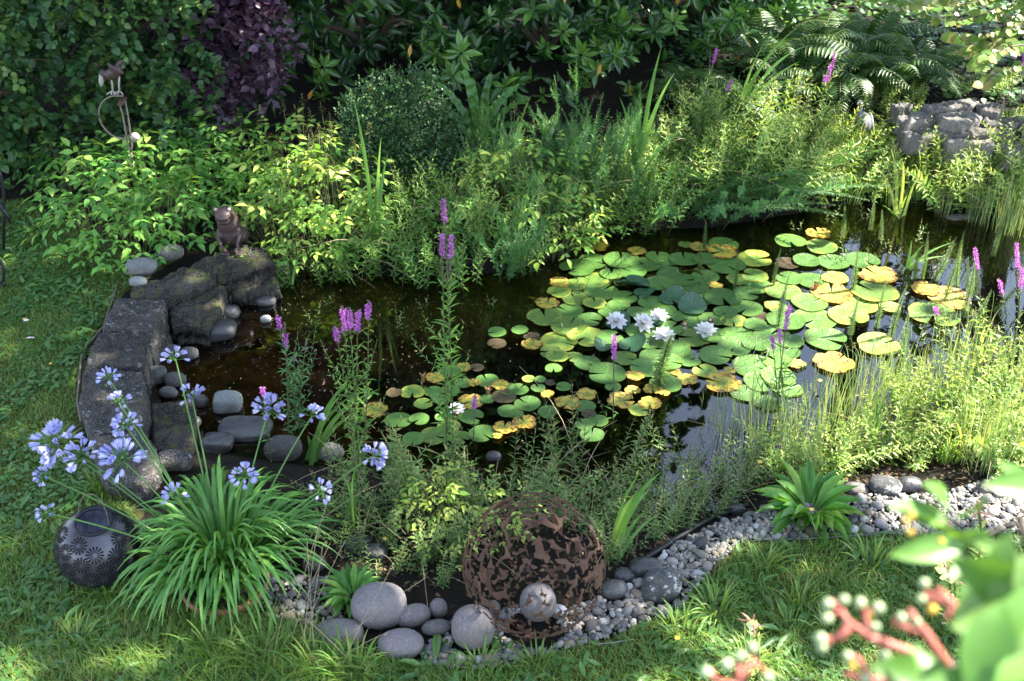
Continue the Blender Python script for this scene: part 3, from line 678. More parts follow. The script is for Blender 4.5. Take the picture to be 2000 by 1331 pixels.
# ------------------------------------------------------------------ water lilies
def pad_mesh(seed, notch=.10, curl=0.0, ragged=0.0):
    r = np.random.default_rng(seed); nr, na = 6, 40; a0 = notch
    ang = np.linspace(a0, 2 * pi - a0, na); V = [(0, 0, 0)]
    ph = r.random(4) * 6.28
    for i in range(1, nr + 1):
        q = (i / nr) ** .8
        for k, a in enumerate(ang):
            e = min(k, na - 1 - k) / 5.0; ed = 1 - .16 * max(0, 1 - e) ** 2
            rr = q * ed * (1 + .02 * sin(3 * a + ph[0]) + .015 * sin(5 * a + ph[1]))
            if ragged: rr *= 1 - ragged * q ** 3 * max(0, sin(4 * a + ph[2]) + .6 * sin(9 * a + ph[3]) - .3)
            z = .030 * q ** 3 + .009 * q * q * sin(4 * a + ph[1]) + .005 * q * sin(7 * a + ph[2])
            if curl: z += curl * max(0, q * cos(a - 2.2) + .1) ** 1.6 + .25 * curl * max(0, -q * cos(a - 2.2) - .3)
            V.append((rr * cos(a), rr * sin(a), z))
    F3 = [[0, 1 + k, 2 + k] for k in range(na - 1)]; F4 = []
    for i in range(nr - 1):
        b = 1 + i * na
        for k in range(na - 1): F4.append([b + k, b + na + k, b + na + k + 1, b + k + 1])
    V = np.array(V)
    c = np.clip(np.linalg.norm(V[:, :2], axis=1), 0, 1)
    return V, [np.array(F3), np.array(F4)], c
def pad_material(name, c1, c2, rim, rimamt, spots, rough=.32, spotc=(.10, .045, .012)):
    t = NT(name); co = t.coord(); seed = t.rnd()
    off = t.n('ShaderNodeVectorMath', operation='ADD'); t.link(co, off.inputs[0])
    cmb = t.n('ShaderNodeCombineXYZ', i_X=t.math('MULTIPLY', seed, 37.0), i_Y=t.math('MULTIPLY', seed, 91.0)); t.link(cmb.outputs[0], off.inputs[1])
    v = off.outputs[0]
    sep = t.n('ShaderNodeSeparateXYZ', i_0=co); ang = t.math('ARCTAN2', sep.outputs[1], sep.outputs[0])
    vein = t.math('POWER', t.math('ABSOLUTE', t.math('SINE', t.math('MULTIPLY', ang, 8.0))), 14.0)
    big = t.noise(1.6, 4, .6, v); fin = t.noise(7, 4, .65, v)
    c = t.mix(t.ramp(big, [(.30, 0), (.70, 1)]), c1, c2)
    c = t.mix(t.math('MULTIPLY', vein, .05), c, tuple(min(1, x * 1.7) for x in c2))
    c = t.mix(t.math('MULTIPLY', t.math('POWER', t.attr(), 14.0), .6), c, tuple(x * .45 for x in c1))
    rr = t.math('ADD', t.attr(), t.math('MULTIPLY', t.math('SUBTRACT', big, .5), 1.6))
    rr = t.math('ADD', rr, t.math('MULTIPLY', t.math('SUBTRACT', seed, .5), .5))
    c = t.mix(t.math('MULTIPLY', t.ramp(rr, [(.55, 0), (.95, 1)]), rimamt), c, rim)
    c = t.mix(t.math('MULTIPLY', t.ramp(fin, [(.66, 0), (.70, 1)]), spots), c, spotc)
    if spots > .5:
        c = t.mix(t.ramp(t.math('ADD', t.noise(2.6, 5, .7, v), t.math('MULTIPLY', t.attr(), .10)), [(.57, 0), (.64, 1)]), c, (.15, .07, .025))
    if spots > .8:
        c = t.mix(t.math('MULTIPLY', t.ramp(t.math('ADD', t.attr(), t.math('MULTIPLY', t.math('SUBTRACT', fin, .5), .9)), [(.10, 1), (.55, 0)]), .75), c, (.10, .20, .03))
    c = t.n('ShaderNodeHueSaturation', i_Color=c, i_Value=t.math('ADD', t.math('MULTIPLY', seed, .5), .75)).outputs[0]
    p = t.princ(Base_Color=c, Roughness=rough, Specular_IOR_Level=.5, Normal=t.bump(t.math('ADD', t.math('MULTIPLY', vein, .15), fin), .04, .35))
    tr = t.n('ShaderNodeBsdfTranslucent', i_Color=c); mx = t.n('ShaderNodeMixShader', i_0=.12); t.link(p, mx.inputs[1]); t.link(tr.outputs[0], mx.inputs[2])
    return t.done(mx.outputs[0])
PADM = dict(
    g=pad_material('pad_green', (.055, .145, .026), (.090, .195, .036), (.19, .27, .04), .20, .50),
    y=pad_material('pad_yellowing', (.085, .185, .030), (.150, .240, .040), (.42, .42, .06), .55, .45),
    o=pad_material('pad_dying', (.55, .45, .06), (.50, .38, .05), (.50, .24, .03), .55, .9),
    d=pad_material('pad_reddish', (.045, .035, .018), (.085, .050, .022), (.06, .07, .02), .4, .3),
    c=pad_material('pad_glossy', (.035, .10, .045), (.055, .13, .060), (.07, .12, .06), .3, .25, rough=.16))
PADS = {}
for k, (cu, ra) in dict(g=(0, 0), y=(0, .05), o=(.02, .16), d=(0, .03), c=(.62, 0)).items():
    for j in range(3):
        V, F, c = pad_mesh(hash_ := 10 * j + ord(k), [.06, .12, .20][j], cu, ra); PADS[k, j] = (V, F, c)
padmesh = {}
padr = np.random.default_rng(4)
def lily_pad(px, py, wpx, ty, label, group, rot=None, z=None, tilt=None):
    p = W(px, py); r = wpx * mpp(p) / 2 * 1.06
    key = (ty, int(padr.integers(3)))
    if key not in padmesh:
        V, F, c = PADS[key]; g = Geo(); g.add(V, F, c); o = g.build('lily_pad', PADM[ty]); padmesh[key] = o
    else:
        o = padmesh[key].copy(); COL.objects.link(o)
    o.location = (p[0], p[1], WZ + .004 + (padr.random() * .012 if z is None else z))
    t = padr.normal(size=2) * (.012 if tilt is None else tilt)
    o.rotation_euler = (t[0], t[1], padr.random() * 6.28 if rot is None else rot); o.scale = (r, r, r)
    return tag(o, label, 'lily pad', group)
ORD = ['first', 'second', 'third', 'fourth', 'fifth', 'sixth', 'seventh', 'eighth', 'ninth', 'tenth', 'eleventh', 'twelfth', 'thirteenth', 'fourteenth', 'fifteenth', 'sixteenth', 'seventeenth', 'eighteenth', 'nineteenth', 'twentieth',
       'twenty-first', 'twenty-second', 'twenty-third', 'twenty-fourth', 'twenty-fifth', 'twenty-sixth', 'twenty-seventh', 'twenty-eighth', 'twenty-ninth', 'thirtieth']
PLIST = """1128,526,68,g 1094,556,40,o 1069,595,45,o 1064,623,66,y 1015,648,32,g 1039,659,32,d 1039,676,40,o 1081,723,32,g 1032,743,24,y 1055,746,22,g 1075,752,20,d 1051,762,28,g 1100,759,30,g 1013,764,38,g
1030,791,50,g 1069,772,26,o 1007,810,30,g 1024,828,46,o 998,840,26,o 1109,791,50,o 1071,806,40,g 1143,798,40,g 1150,812,28,d 1167,826,40,g 1156,854,46,g 1141,834,36,g 1146,774,40,o 1184,734,74,g 1197,761,30,g
1214,785,54,o 1235,764,30,o 1269,793,44,o 1248,806,40,y 1274,764,36,o 1297,772,22,o 1306,732,50,o 1240,738,36,o 1342,745,40,o 1410,751,70,o 1425,727,24,o 1473,719,80,g 1300,753,60,g 1398,699,64,g 1434,682,62,g 1440,659,70,g
1233,680,50,c 1177,682,34,c 1220,702,48,y 1094,669,72,y 1075,690,44,y 1088,700,44,y 1120,700,36,y 1147,712,50,g 1353,607,54,c 1312,590,50,c 1238,561,60,c 1258,579,40,c 1289,558,56,g 1336,509,58,g 1413,481,56,g 1366,486,38,o 1409,496,60,o 1244,494,36,o
1162,483,54,o 1338,481,26,y 1475,507,66,y 1473,541,52,y 1398,561,28,o 1460,577,52,g 1458,605,60,g 1206,639,46,c 1276,633,40,c 1484,619,34,d 1506,600,30,o
906,719,32,o 879,729,40,g 932,723,26,d 851,742,38,o 904,751,34,g 926,753,26,o 951,746,44,g 977,757,34,o 806,768,46,y 846,766,35,g 879,766,36,g 861,785,33,g 827,792,36,y 919,787,50,o 951,783,30,g 985,778,46,d 992,764,40,g 992,808,40,g 868,817,36,g
921,819,48,g 877,836,44,y 849,855,54,y 898,858,42,y 943,849,54,g 985,839,42,o 778,823,52,g 819,823,38,g 733,804,50,o 970,652,36,g 970,674,36,d 770,770,30,d 971,856,20,o 808,862,42,g
1543,475,58,g 1598,458,48,o 1603,486,60,y 1575,513,52,g 1626,515,60,g 1684,511,66,g 1537,516,48,d 1586,550,60,g 1630,546,50,y 1714,541,72,o 1541,546,52,g 1530,571,68,y 1624,575,78,o 1707,573,88,y 1581,593,68,g 1678,597,70,y 1737,603,40,y
1656,620,74,y 1592,625,80,g 1534,629,72,g 1823,616,94,y 1808,569,56,o 1857,584,84,o 1490,748,72,g 1520,738,66,g 1455,770,56,g 1497,790,50,g 1613,665,80,g 1716,676,80,y 1628,712,76,o 1530,689,62,g 1556,715,34,o 1538,760,58,g 1515,603,42,g"""
pads = [(int(a), int(b), int(c), d) for a, b, c, d in (s.split(',') for s in PLIST.split())]
LOOK = dict(g='green', y='yellowing green', o='yellow orange decaying', d='dark reddish', c='glossy upturned')
def zone(px, py):
    if px < 1000 and py > 700: return 'cluster around the single white flower'
    if px >= 1510 and py < 735 or px > 1530: return 'loose right side of the pond'
    if py < 515: return 'far edge of dense raft'
    if px < 1180 and py > 715: return 'gap left of the raft front'
    if py > 715: return 'front edge of dense raft'
    if px < 1125: return 'left edge of dense raft'
    return 'middle of dense raft'
zs = {}
for q in pads: zs.setdefault((zone(q[0], q[1]), q[3]), []).append(q)
for (zn, ty), L in zs.items():
    L.sort()
    for i, (px, py, w, _) in enumerate(L):
        sz = 'small ' if w < 33 else 'big ' if w > 69 else ''
        lab = f'{sz}{LOOK[ty]} lily pad, ' + (f'only one so coloured, {zn}' if len(L) == 1 else f'{ORD[i]} such from left, {zn}')
        lily_pad(px, py, w, ty, lab, f'lily pads of the {zn}', z=(.012 if ty == 'c' else None))
# the packed raft between them
RAFT = np.array([W(*p)[:2] for p in [(1100, 548), (1160, 505), (1240, 500), (1330, 498), (1450, 525), (1520, 590), (1560, 680), (1480, 745), (1350, 728), (1250, 726), (1150, 722), (1095, 700), (1065, 640)]])
spots = [(W(x, y)[:2], w * mpp(W(x, y)) / 2) for x, y, w, _ in pads]
k = 0
for q in inpoly(RAFT, 3000, padr, .0):
    px, py = topix((q[0], q[1], WZ)); w = padr.uniform(44, 76); r = w * mpp(W(px, py)) / 2
    if all(np.linalg.norm(q - c) > .70 * (r + rr) for c, rr in spots):
        spots.append((q, r)); k += 1
        ty = 'y' if (px < 1150 and padr.random() < .6) or padr.random() < .12 else 'g'
        hw = 'behind' if py < 600 else 'left of' if px < 1180 else 'right of' if px > 1400 else 'in front of' if py > 660 else 'right among'
        lily_pad(px, py, w, ty, f'{LOOK[ty]} lily pad packed in the raft {hw} the five white flowers', f'{LOOK[ty]} lily pads packed in the raft {hw} the white flowers', tilt=.02)
    if k >= 150: break

def lily_flower(px, py, wpx, label, rz, tilt=(0, 0), lift=.03):
    p = atz(px, py + 4, WZ + lift); R_ = wpx * mpp(p) / 2
    o = thing('water_lily_flower', label, 'water lily', p, rz, 'white water lilies floating on the pond')
    o.rotation_euler = (tilt[0], tilt[1], rz)
    tp = leaf_tpl([.25, .8, 1, .7, 0], w=.5, fold=.35, droop=-.25)
    r = np.random.default_rng(int(px))
    g = Geo()
    for nn, el, ln, z0, ph in ((9, .12, 1.0, 0, 0), (8, .55, .92, .05, .35), (7, .95, .78, .08, .1), (5, 1.2, .6, .1, .5)):
        a = np.arange(nn) * 2 * pi / nn + ph + r.normal(size=nn) * .08; e = el + r.normal(size=nn) * .08
        d = np.stack([np.cos(a) * np.cos(e), np.sin(a) * np.cos(e), np.sin(e)], 1); up = np.stack([-np.cos(a) * np.sin(e), -np.sin(a) * np.sin(e), np.cos(e)], 1)
        g.scatter(tp, d * R_ * .10 + np.array([0, 0, z0 * R_]), d, up, np.stack([np.full(nn, .50 * R_), np.full(nn, ln * R_), np.full(nn, R_)], 1), r.random(nn))
    g.build('petals', M['petal'], o)
    g = Geo(); n = 46; a = r.random(n) * 6.28; q = np.sqrt(r.random(n)); d = np.stack([np.cos(a) * q * .5, np.sin(a) * q * .5, np.ones(n)], 1)
    g.scatter(T_LANCE2, d * np.array([.16, .16, .1]) * R_, nrm(d), (1, .1, 0), np.stack([np.full(n, .07 * R_), np.full(n, .33 * R_), np.full(n, R_)], 1), r.random(n))
    g.build('stamens', M['stamen'], o)
lily_flower(1203, 626, 42, 'white water lily half hidden behind an upturned pad, farthest left of the five', .2, (.5, 0))
lily_flower(1255, 630, 44, 'white water lily leaning on an upturned pad, second from left of the five', .9, (.45, -.2))
lily_flower(1287, 618, 40, 'white water lily set farthest back of the five on the raft', .5, (.2, .1), .05)
lily_flower(1297, 656, 46, 'open white water lily nearest the pond front among the five on the raft', 1.3)
lily_flower(1378, 648, 48, 'open white water lily farthest right, apart from the other four', .1)
lily_flower(892, 800, 36, 'single white water lily in the loose pad cluster', .7)
for px, py, lab, op in [(1254, 636, 'brown pointed lily bud in front of the leaning white flower', 0), (1337, 640, 'pale opening lily bud between the white flowers', 1), (1386, 632, 'brown cream lily bud behind the rightmost white flower', 1), (1592, 563, 'reddish brown lily bud on a yellow pad at the right', 0),
                    (827, 742, 'grey pointed lily bud left of the loose pad cluster', 0), (954, 768, 'small orange lily bud in the loose pad cluster', 0)]:
    p = W(px, py + 6); o = thing('lily_bud', lab, 'lily bud', p, px * .1, 'buds of the water lilies')
    g = Geo(); a = np.arange(4) * pi / 2; d = np.stack([np.cos(a) * .35, np.sin(a) * .35, np.ones(4)], 1)
    g.scatter(leaf_tpl([.3, .9, 1, .6, 0], w=.5, fold=.7, droop=.12), d * .004, nrm(d), -d * [1, 1, 0], np.tile([.026, .055, .03], (4, 1)), .5)
    g.build('sepals', M['bud'], o)
    g = Geo(); g.ball((0, 0, .024), (.009, .009, .026), 2); g.build('petals', M['petal'] if op else M['bud'], o)

# ------------------------------------------------------------------ garden ornaments
def blend(geo, name, mat, parent, voxel, it=4):
    o = geo.build(name, mat, parent)
    r = o.modifiers.new('remesh', 'REMESH'); r.mode = 'VOXEL'; r.voxel_size = voxel; r.use_smooth_shade = True
    s = o.modifiers.new('smooth', 'SMOOTH'); s.factor = .5; s.iterations = it
    return o
def rustmat(name, a=(.060, .031, .019), b=(.115, .056, .032), c=(.028, .016, .011), rough=.8, bump=.003):
    t = NT(name); n1 = t.noise(14, 5, .65); n2 = t.noise(70, 4, .7)
    col = t.mix(t.ramp(n1, [(.32, 0), (.68, 1)]), a, b); col = t.mix(t.ramp(n2, [(.45, 0), (.75, .8)]), col, c)
    return t.done(t.princ(Base_Color=col, Roughness=rough, Specular_IOR_Level=.4, Metallic=.15, Normal=t.bump(n2, bump)))
M['rust'] = rustmat('rusted_steel')
M['rustiron'] = rustmat('brown_cast_metal', (.038, .024, .024), (.072, .044, .042), (.05, .03, .03), rough=.5)
M['rustpale'] = rustmat('flaking_pale_metal', (.32, .27, .25), (.48, .42, .38), (.16, .08, .06), rough=.7)
M['wire'] = rustmat('weathered_rod', (.14, .11, .095), (.22, .18, .15), (.08, .05, .04))
M['black'] = plain('black_iron', (.008, .009, .012), rough=.45)
M['bronze'] = rustmat('grey_bronze', (.13, .14, .17), (.21, .22, .26), (.08, .08, .09), rough=.42)

# rusty openwork sphere: a thin steel shell cut into branching, jigsaw-like links
def openwork(Rr, th):
    V, F = ico(6); r = np.random.default_rng(3)
    def field(k, n):
        f = np.zeros(len(V))
        for _ in range(n): f += np.cos(V @ (nrm(r.standard_normal(3)) * k) + r.random() * 6.28)
        return f / f.std()
    # links along the borders of cells scattered over the ball; borders wander, swell into knobs and break off here and there
    n = 290; t = np.arange(n) + .5; ph = np.arccos(1 - 2 * t / n); th_ = pi * (1 + 5 ** .5) * t
    C0 = nrm(np.stack([np.cos(th_) * np.sin(ph), np.sin(th_) * np.sin(ph), np.cos(ph)], 1) + .055 * r.standard_normal((n, 3)))
    Vw = nrm(V + .030 * np.stack([field(24, 20) for _ in range(3)], 1))
    D = np.sort(np.linalg.norm(Vw[:, None, :].astype(np.float32) - C0[None].astype(np.float32), axis=2), axis=1)[:, :3]
    s = .020 + .014 * field(38, 30) - (D[:, 1] - D[:, 0])
    s = np.where(field(13, 30) > 1.25, s - .05, s); s = np.maximum(s, .034 - (D[:, 2] - D[:, 0]) * .9)
    A, B, C = F.T
    sgn = s[F] > 0; cnt = sgn.sum(1)
    VV, TR, cut = [], [], []
    def lerp(i, j): 
        t = s[i] / (s[i] - s[j]); return nrm(V[i] + (V[j] - V[i]) * t[:, None])
    full = F[cnt == 3]; tri = [V[full]]
    quads = []; segs = []
    for k in range(3):
        i, j, l = F[:, k], F[:, (k + 1) % 3], F[:, (k + 2) % 3]
        m = (cnt == 1) & sgn[:, k]; p, q = lerp(i[m], j[m]), lerp(i[m], l[m])
        tri.append(np.stack([V[i[m]], p, q], 1)); segs.append(np.stack([p, q], 1))
        m = (cnt == 2) & ~sgn[:, k]; p, q = lerp(j[m], i[m]), lerp(l[m], i[m])
        quads.append(np.stack([p, V[j[m]], V[l[m]], q], 1)); segs.append(np.stack([q, p], 1))
    tri, quads, segs = np.concatenate(tri), np.concatenate(quads), np.concatenate(segs)
    g = Geo(); ri = (Rr - th) / Rr
    def emit(P, flip):
        n, k = P.shape[:2]; ix = np.arange(n * k).reshape(n, k)
        g.add(P.reshape(-1, 3) * Rr, [ix[:, ::-1] if flip else ix], .5)
    emit(tri, 0); emit(quads, 0); emit(tri * ri, 1); emit(quads * ri, 1)
    emit(np.stack([segs[:, 1], segs[:, 0], segs[:, 0] * ri, segs[:, 1] * ri], 1), 0)
    return g
c0 = atz(1043, 1103, .27); SR = 141 * mpp(c0)
zc = float(terrain([c0[:2]])[0]) + SR - .01
c0 = atz(1043, 1103, zc); SR = 140 * mpp(c0)
o = openwork(SR, .004).build('openwork_sphere', M['rust'], smooth=False)
o.location = (c0[0], c0[1], zc)
tag(o, 'big rusty openwork steel sphere of jigsaw-like links standing on the gravel', 'garden sphere')

# dark punched lantern ball
c1 = atz(185, 1058, .16); LR = 80 * mpp(c1); c1 = atz(185, 1058, LR - .005); LR = 79 * mpp(c1)
lt = thing('lantern_ball', 'dark metal ball lantern punched with sunburst patterns on the lawn by the agapanthus', 'lantern', (c1[0], c1[1], 0), -.3)
lt.rotation_euler = (.10, .16, -.3)
V, F = ico(5); m = V[:, 2] < .90; V2 = V.copy(); V2[:, 2] = np.minimum(V2[:, 2], .905)
g = Geo(); g.add(V2 * LR + np.array([0, 0, LR - .005]), [F]); g.build('shell', plain('dark_metal', (.070, .067, .078), rough=.30, metal=.55, nscale=9, var=.35, bump=.002), lt)
g = Geo(); n = 70; t = np.arange(n) + .5; ph = np.arccos(1 - 2 * t / n); th_ = pi * (1 + 5 ** .5) * t; C0 = np.stack([np.cos(th_) * np.sin(ph), np.sin(th_) * np.sin(ph), np.cos(ph)], 1)
for c in C0:
    if c[2] > .80 or c[2] < -.8: continue
    u = nrm(np.cross(c, (.1, .05, 1))); w = np.cross(c, u); quad = []
    for k in range(14):
        b = k * 2 * pi / 14; q = []
        for rr, db in ((.055, -.10), (.055, .10), (.20, .125), (.225, 0), (.20, -.125)): q.append(nrm(c + rr * (u * cos(b + db) + w * sin(b + db))))
        quad.append(q)
    V = np.array(quad).reshape(-1, 3) * (LR * 1.012) + np.array([0, 0, LR - .005]); g.add(V, [np.arange(len(V)).reshape(-1, 5)])
g.build('punched_slits', plain('dark_inside', (.003, .003, .004), rough=.9), lt)['kind'] = 'stuff'  # raised black slivers stand in for the dark seen through punched holes
M['solar'] = plain('dark_blue_glass', (.012, .014, .026), rough=.12, var=.2)
g = Geo(); a = np.linspace(0, 2 * pi, 41); top = LR * 1.905 - .005; rr = LR * .42
g.tube(np.stack([np.cos(a) * rr, np.sin(a) * rr, np.full(41, top + .004)], 1), .005, 6); g.build('rim', M['black'], lt)
g = Geo(); g.add(np.vstack([np.stack([np.cos(a[:-1]) * rr, np.sin(a[:-1]) * rr, np.full(40, top + .002)], 1)]), [np.arange(40)[None]]); g.build('lid', M['solar'], lt)
g = Geo(); tt = np.linspace(0, pi, 25); g.tube(np.stack([np.cos(tt) * rr, .35 * rr * np.sin(tt), top + .13 * np.sin(tt)], 1), .0014, 5); g.build('handle', M['wire'], lt)

# frog figure on the ledge
fp = atz(455, 487, .085); k = mpp(fp); fr = thing('frog_figure', 'brown metal frog figure sitting upright on the mossy stone ledge', 'frog figure', (fp[0], fp[1], fp[2]), 0.0); fr.scale = (.90, .92, .95)
def vx(px, py): return ((px - 455) * k, -(py - 487) * k / cos(PITCH - .1))
g = Geo(); B = g.ball
B((-.015, .06, .085), (.078, .072, .085), 3); B((-.018, .05, .15), (.074, .066, .085), 3); B((-.026, .035, .205), (.064, .058, .062), 3)
B((-.030, .005, .228), (.056, .056, .034), 3); B((-.028, -.030, .222), (.042, .030, .016), 3); B((-.028, -.02, .196), (.045, .035, .016), 3)
B((-.072, .015, .256), (.019, .021, .021), 2); B((.010, .020, .258), (.019, .021, .021), 2)
B((-.07, .075, .06), (.042, .06, .05), 2); B((.05, .08, .06), (.042, .06, .05), 2)
for s in (-1, 1): g.tube(np.array([(-.015 + s * .062, .025, .12), (-.015 + s * .070, .0, .085), (-.010 + s * .052, -.035, .045), (s * .044 + .012, -.055, .008)]), [.017, .015, .011, .010], 8)
blend(g, 'body', M['rustiron'], fr, .0055, 3)
for s in (-1, 1):
    g = Geo(); c = np.array([s * .044 + .014, -.062, .008]); g.ball(c, (.017, .018, .008), 2)
    for a in (-.7, -.2, .3, .8): g.tube(np.array([c, c + np.array([sin(a) * .02, -cos(a) * .022, 0]), c + np.array([sin(a) * .034, -cos(a) * .036, -.003])]), [.006, .006, .0075], 6)
    blend(g, 'foot', M['rustiron'], fr, .004, 2)
    g = Geo(); g.ball((-.031 + s * .042, .004, .262), (.011, .010, .012), 2); g.build('eye', M['rustpale'], fr)
g = Geo(); a = np.linspace(-1.25, 1.25, 15); g.tube(np.stack([-.028 + np.sin(a) * .050, -.012 - np.cos(a) * .038, .209 + .004 * np.cos(a)], 1), .0028, 5); g.build('mouth', M['black'], fr)

# balancing bird on a rod
yb = 6.35; base = onground(aty(268, 430, yb)[0], yb)
bt = thing('bird_ornament', 'rusty metal bird balancing with a ball on a forked rod before the hedge', 'garden ornament', base)
def bv(px, py, dy=0): return aty(px, py, yb + dy) - base
g = Geo(); g.tube(np.array([(0, 0, -.05), bv(263, 345), bv(256, 298)]), .007, 6); g.tube(np.array([bv(256, 298), bv(251, 290), bv(246, 262), bv(240, 225), bv(234, 206)]), .0055, 6)
g.tube(np.array([bv(256, 298), bv(258, 288), bv(255, 262), bv(250, 225), bv(245, 198)]), .0055, 6); g.build('rod', M['wire'], bt)
g = Geo(); a = np.linspace(1.45, 5.0, 26); cc = bv(236, 230); rx = 42 * mpp(base + cc)
arc = [cc + np.array([np.cos(x) * rx, 0, np.sin(x) * rx * 1.05]) for x in a]; arc = [bv(241, 188)] + arc[1:] + [bv(258, 269)]
g.tube(np.array(arc), .0055, 6); g.build('balance_arc', M['wire'], bt)
g = Geo(); g.ball(bv(264, 268, -.02), .028, 3); g.build('ball', M['rustpale'], bt)
g = Geo(); P = np.array([bv(228, 206, -.03), bv(240, 207, -.03), bv(249, 191, .03), bv(238, 190, .03)]); N = np.array([0, -.5, .8]) * .003
g.add(np.vstack([P, P + N]), [np.array([[3, 2, 1, 0], [4, 5, 6, 7], [0, 1, 5, 4], [1, 2, 6, 5], [2, 3, 7, 6], [3, 0, 4, 7]])]); g.build('plate', M['rust'], bt)
kk = mpp(base + cc)
def el(px, py, rx, ry, ang, dep, dy=0): 
    A = rad(ang); Rm = np.array([[cos(A), 0, -sin(A)], [0, 1, 0], [sin(A), 0, cos(A)]])
    return dict(c=bv(px, py, dy), r=(rx * kk, dep * kk, ry * kk), rot=Rm)
g = Geo(); g.ball(**el(222, 142, 20, 12, 35, 12), ico=3); g.ball(**el(208, 146, 9, 8, 0, 8), ico=3); g.ball(**el(201, 143, 7, 7, 0, 7), ico=2); g.ball(**el(234, 124, 11, 5, 40, 6), ico=2)
blend(g, 'body', M['rustiron'], bt, .006, 3)
for s in (-1, 1):
    g = Geo()
    for j in range(5): g.ball(**el(218 + j * 4.0, 134 + j * 1.5, 4.5, 13 - j, 28 + j * 7, 1.6, s * 11 * kk), ico=2)
    g.build('wing', M['rustiron'], bt)
    g = Geo(); x0 = 216 if s < 0 else 229
    g.tube(np.array([bv(x0 + (4 if s > 0 else 0), 150), bv(x0 + 3, 164), bv(x0 + 4, 178)]), .006, 6)
    for t_ in (-8, -2, 5): g.tube(np.array([bv(x0 + 4, 178), bv(x0 + 4 + t_, 182, -.012), bv(x0 + 4 + t_ * 1.5, 186, -.02)]), [.005, .004, .003], 5)
    g.build('leg', M['rustpale'], bt)
g = Geo(); g.ball(**el(198, 155, 5, 15, -12, 5), ico=3); g.build('beak', M['rustpale'], bt)

# crane figure on the right bank
hp = G(1690, 268); h0 = thing('crane_figure', 'grey bronze crane figure standing among grasses left of the stone ledge', 'crane figure', hp)
def hv(px, py, dy=0): return aty(px, py, hp[1] + dy) - hp
hk = mpp(hp)
g = Geo(); Rm = np.array([[1, 0, 0], [0, cos(.5), -sin(.5)], [0, sin(.5), cos(.5)]])
g.ball(hv(1687, 240), (16 * hk, 24 * hk, 16 * hk), 3, rot=Rm); g.ball(hv(1683, 243, -.04), (12 * hk, 12 * hk, 14 * hk), 3)
g.tube(np.array([hv(1682, 240, -.06), hv(1680, 225, -.075), hv(1680, 212, -.06), hv(1681, 204, -.055)]), np.array([9, 5.5, 4.5, 4.5]) * hk, 10)
g.ball(hv(1680, 202, -.06), (5.5 * hk, 9 * hk, 5.5 * hk), 3)
blend(g, 'body', M['bronze'], h0, .006, 3)
g = Geo(); g.tube(np.array([hv(1679, 201, -.09), hv(1676, 201, -.16), hv(1674, 204, -.21)]), [.011, .006, .002], 6); g.build('beak', M['bronze'], h0)
for s in (-1, 1):
    g = Geo(); g.ball(hv(1688 + s * 12, 238, .01), (5 * hk, 22 * hk, 12 * hk), 3, rot=Rm); g.build('wing', M['bronze'], h0)
    g = Geo(); q = hv(1686 + s * 6, 252); g.tube(np.array([q, q * [1, 1, .5], [q[0], q[1], -.02]]), .007, 6); g.build('leg', M['black'], h0)

# agapanthus pot, wrought iron stand at the left, hose, liner edge, lawn edging, scraps
pc = atz(440, 1136, .055); PR = 84 * mpp(pc)
pot = thing('plant_pot', 'round terracotta pot sunk in the lawn under the agapanthus', 'pot', (pc[0], pc[1], 0))
M['terra'] = plain('terracotta', (.22, .085, .050), rough=.8, var=.35, nscale=12); M['soil'] = plain('potting_soil', (.02, .014, .010), rough=.95, bump=.02)
a = np.arange(40) * 2 * pi / 40
prof = [(PR * .72, -.14), (PR * .95, .030), (PR * 1.0, .034), (PR * 1.02, .05), (PR * 1.0, .062), (PR * .95, .062), (PR * .92, .05), (PR * .90, .0)]
V = np.array([(r_ * cos(x), r_ * sin(x), z_) for r_, z_ in prof for x in a]); Q = []
for i in range(len(prof) - 1):
    for j in range(40): Q.append([i * 40 + j, i * 40 + (j + 1) % 40, (i + 1) * 40 + (j + 1) % 40, (i + 1) * 40 + j])
g = Geo(); g.add(V, [np.array(Q)]); g.build('wall', M['terra'], pot)
g = Geo(); g.add(np.stack([PR * .91 * np.cos(a), PR * .91 * np.sin(a), .02 + 0 * a], 1), [np.arange(40)[None]]); g.build('soil', M['soil'], pot)

sb = G(4, 570); st = thing('iron_stand', 'black wrought iron garden stand at the left end of the lawn', 'iron stand', sb)
ys = sb[1]
def sv(px, py, dy=0): return aty(px, py, ys + dy) - sb
g = Geo(); g.tube(np.array([sv(-8, 320), sv(2, 345), sv(7, 370), sv(8, 420), sv(7, 487)]), .008, 6); g.build('upright', M['black'], st)
g = Geo(); g.tube(np.array([sv(-30, 380), sv(0, 400), sv(12, 420), sv(23, 437)]), [.012, .014, .012, .004], 6); g.build('leaf_scroll', M['black'], st)
g = Geo(); g.tube(np.array([sv(-10, 500), sv(2, 512), sv(8, 530), sv(6, 548), sv(-2, 556), sv(10, 558)]), .010, 6); g.build('foot_scroll', M['black'], st)
for yy in (433, 465):
    g = Geo(); g.tube(np.array([sv(-60, yy), sv(8, yy)]), .004, 5); g.build('crossbar', M['black'], st)
g = Geo(); g.tube(np.array([sv(-60, 560, .2), sv(-60, 330, .2)]), .008, 6); g.tube(np.array([sv(-60, 330, .2), sv(-30, 315, .1), sv(-8, 320)]), .008, 6); g.build('upright', M['black'], st)
h1, h2 = G(1060, 300), G(1096, 262)
g = Geo(); g.tube(np.array([h1 + [-.05, -.06, .03], h1 + [0, 0, .06], (h1 + h2) / 2 + [0, 0, .09], h2 + [0, 0, .05], h2 + [.1, .2, .0]]), .028, 10)
tag(g.build('garden_hose', plain('black_plastic', (.012, .014, .02), rough=.3)), 'thick black hose coming out of the far bank between shrubs', 'hose')
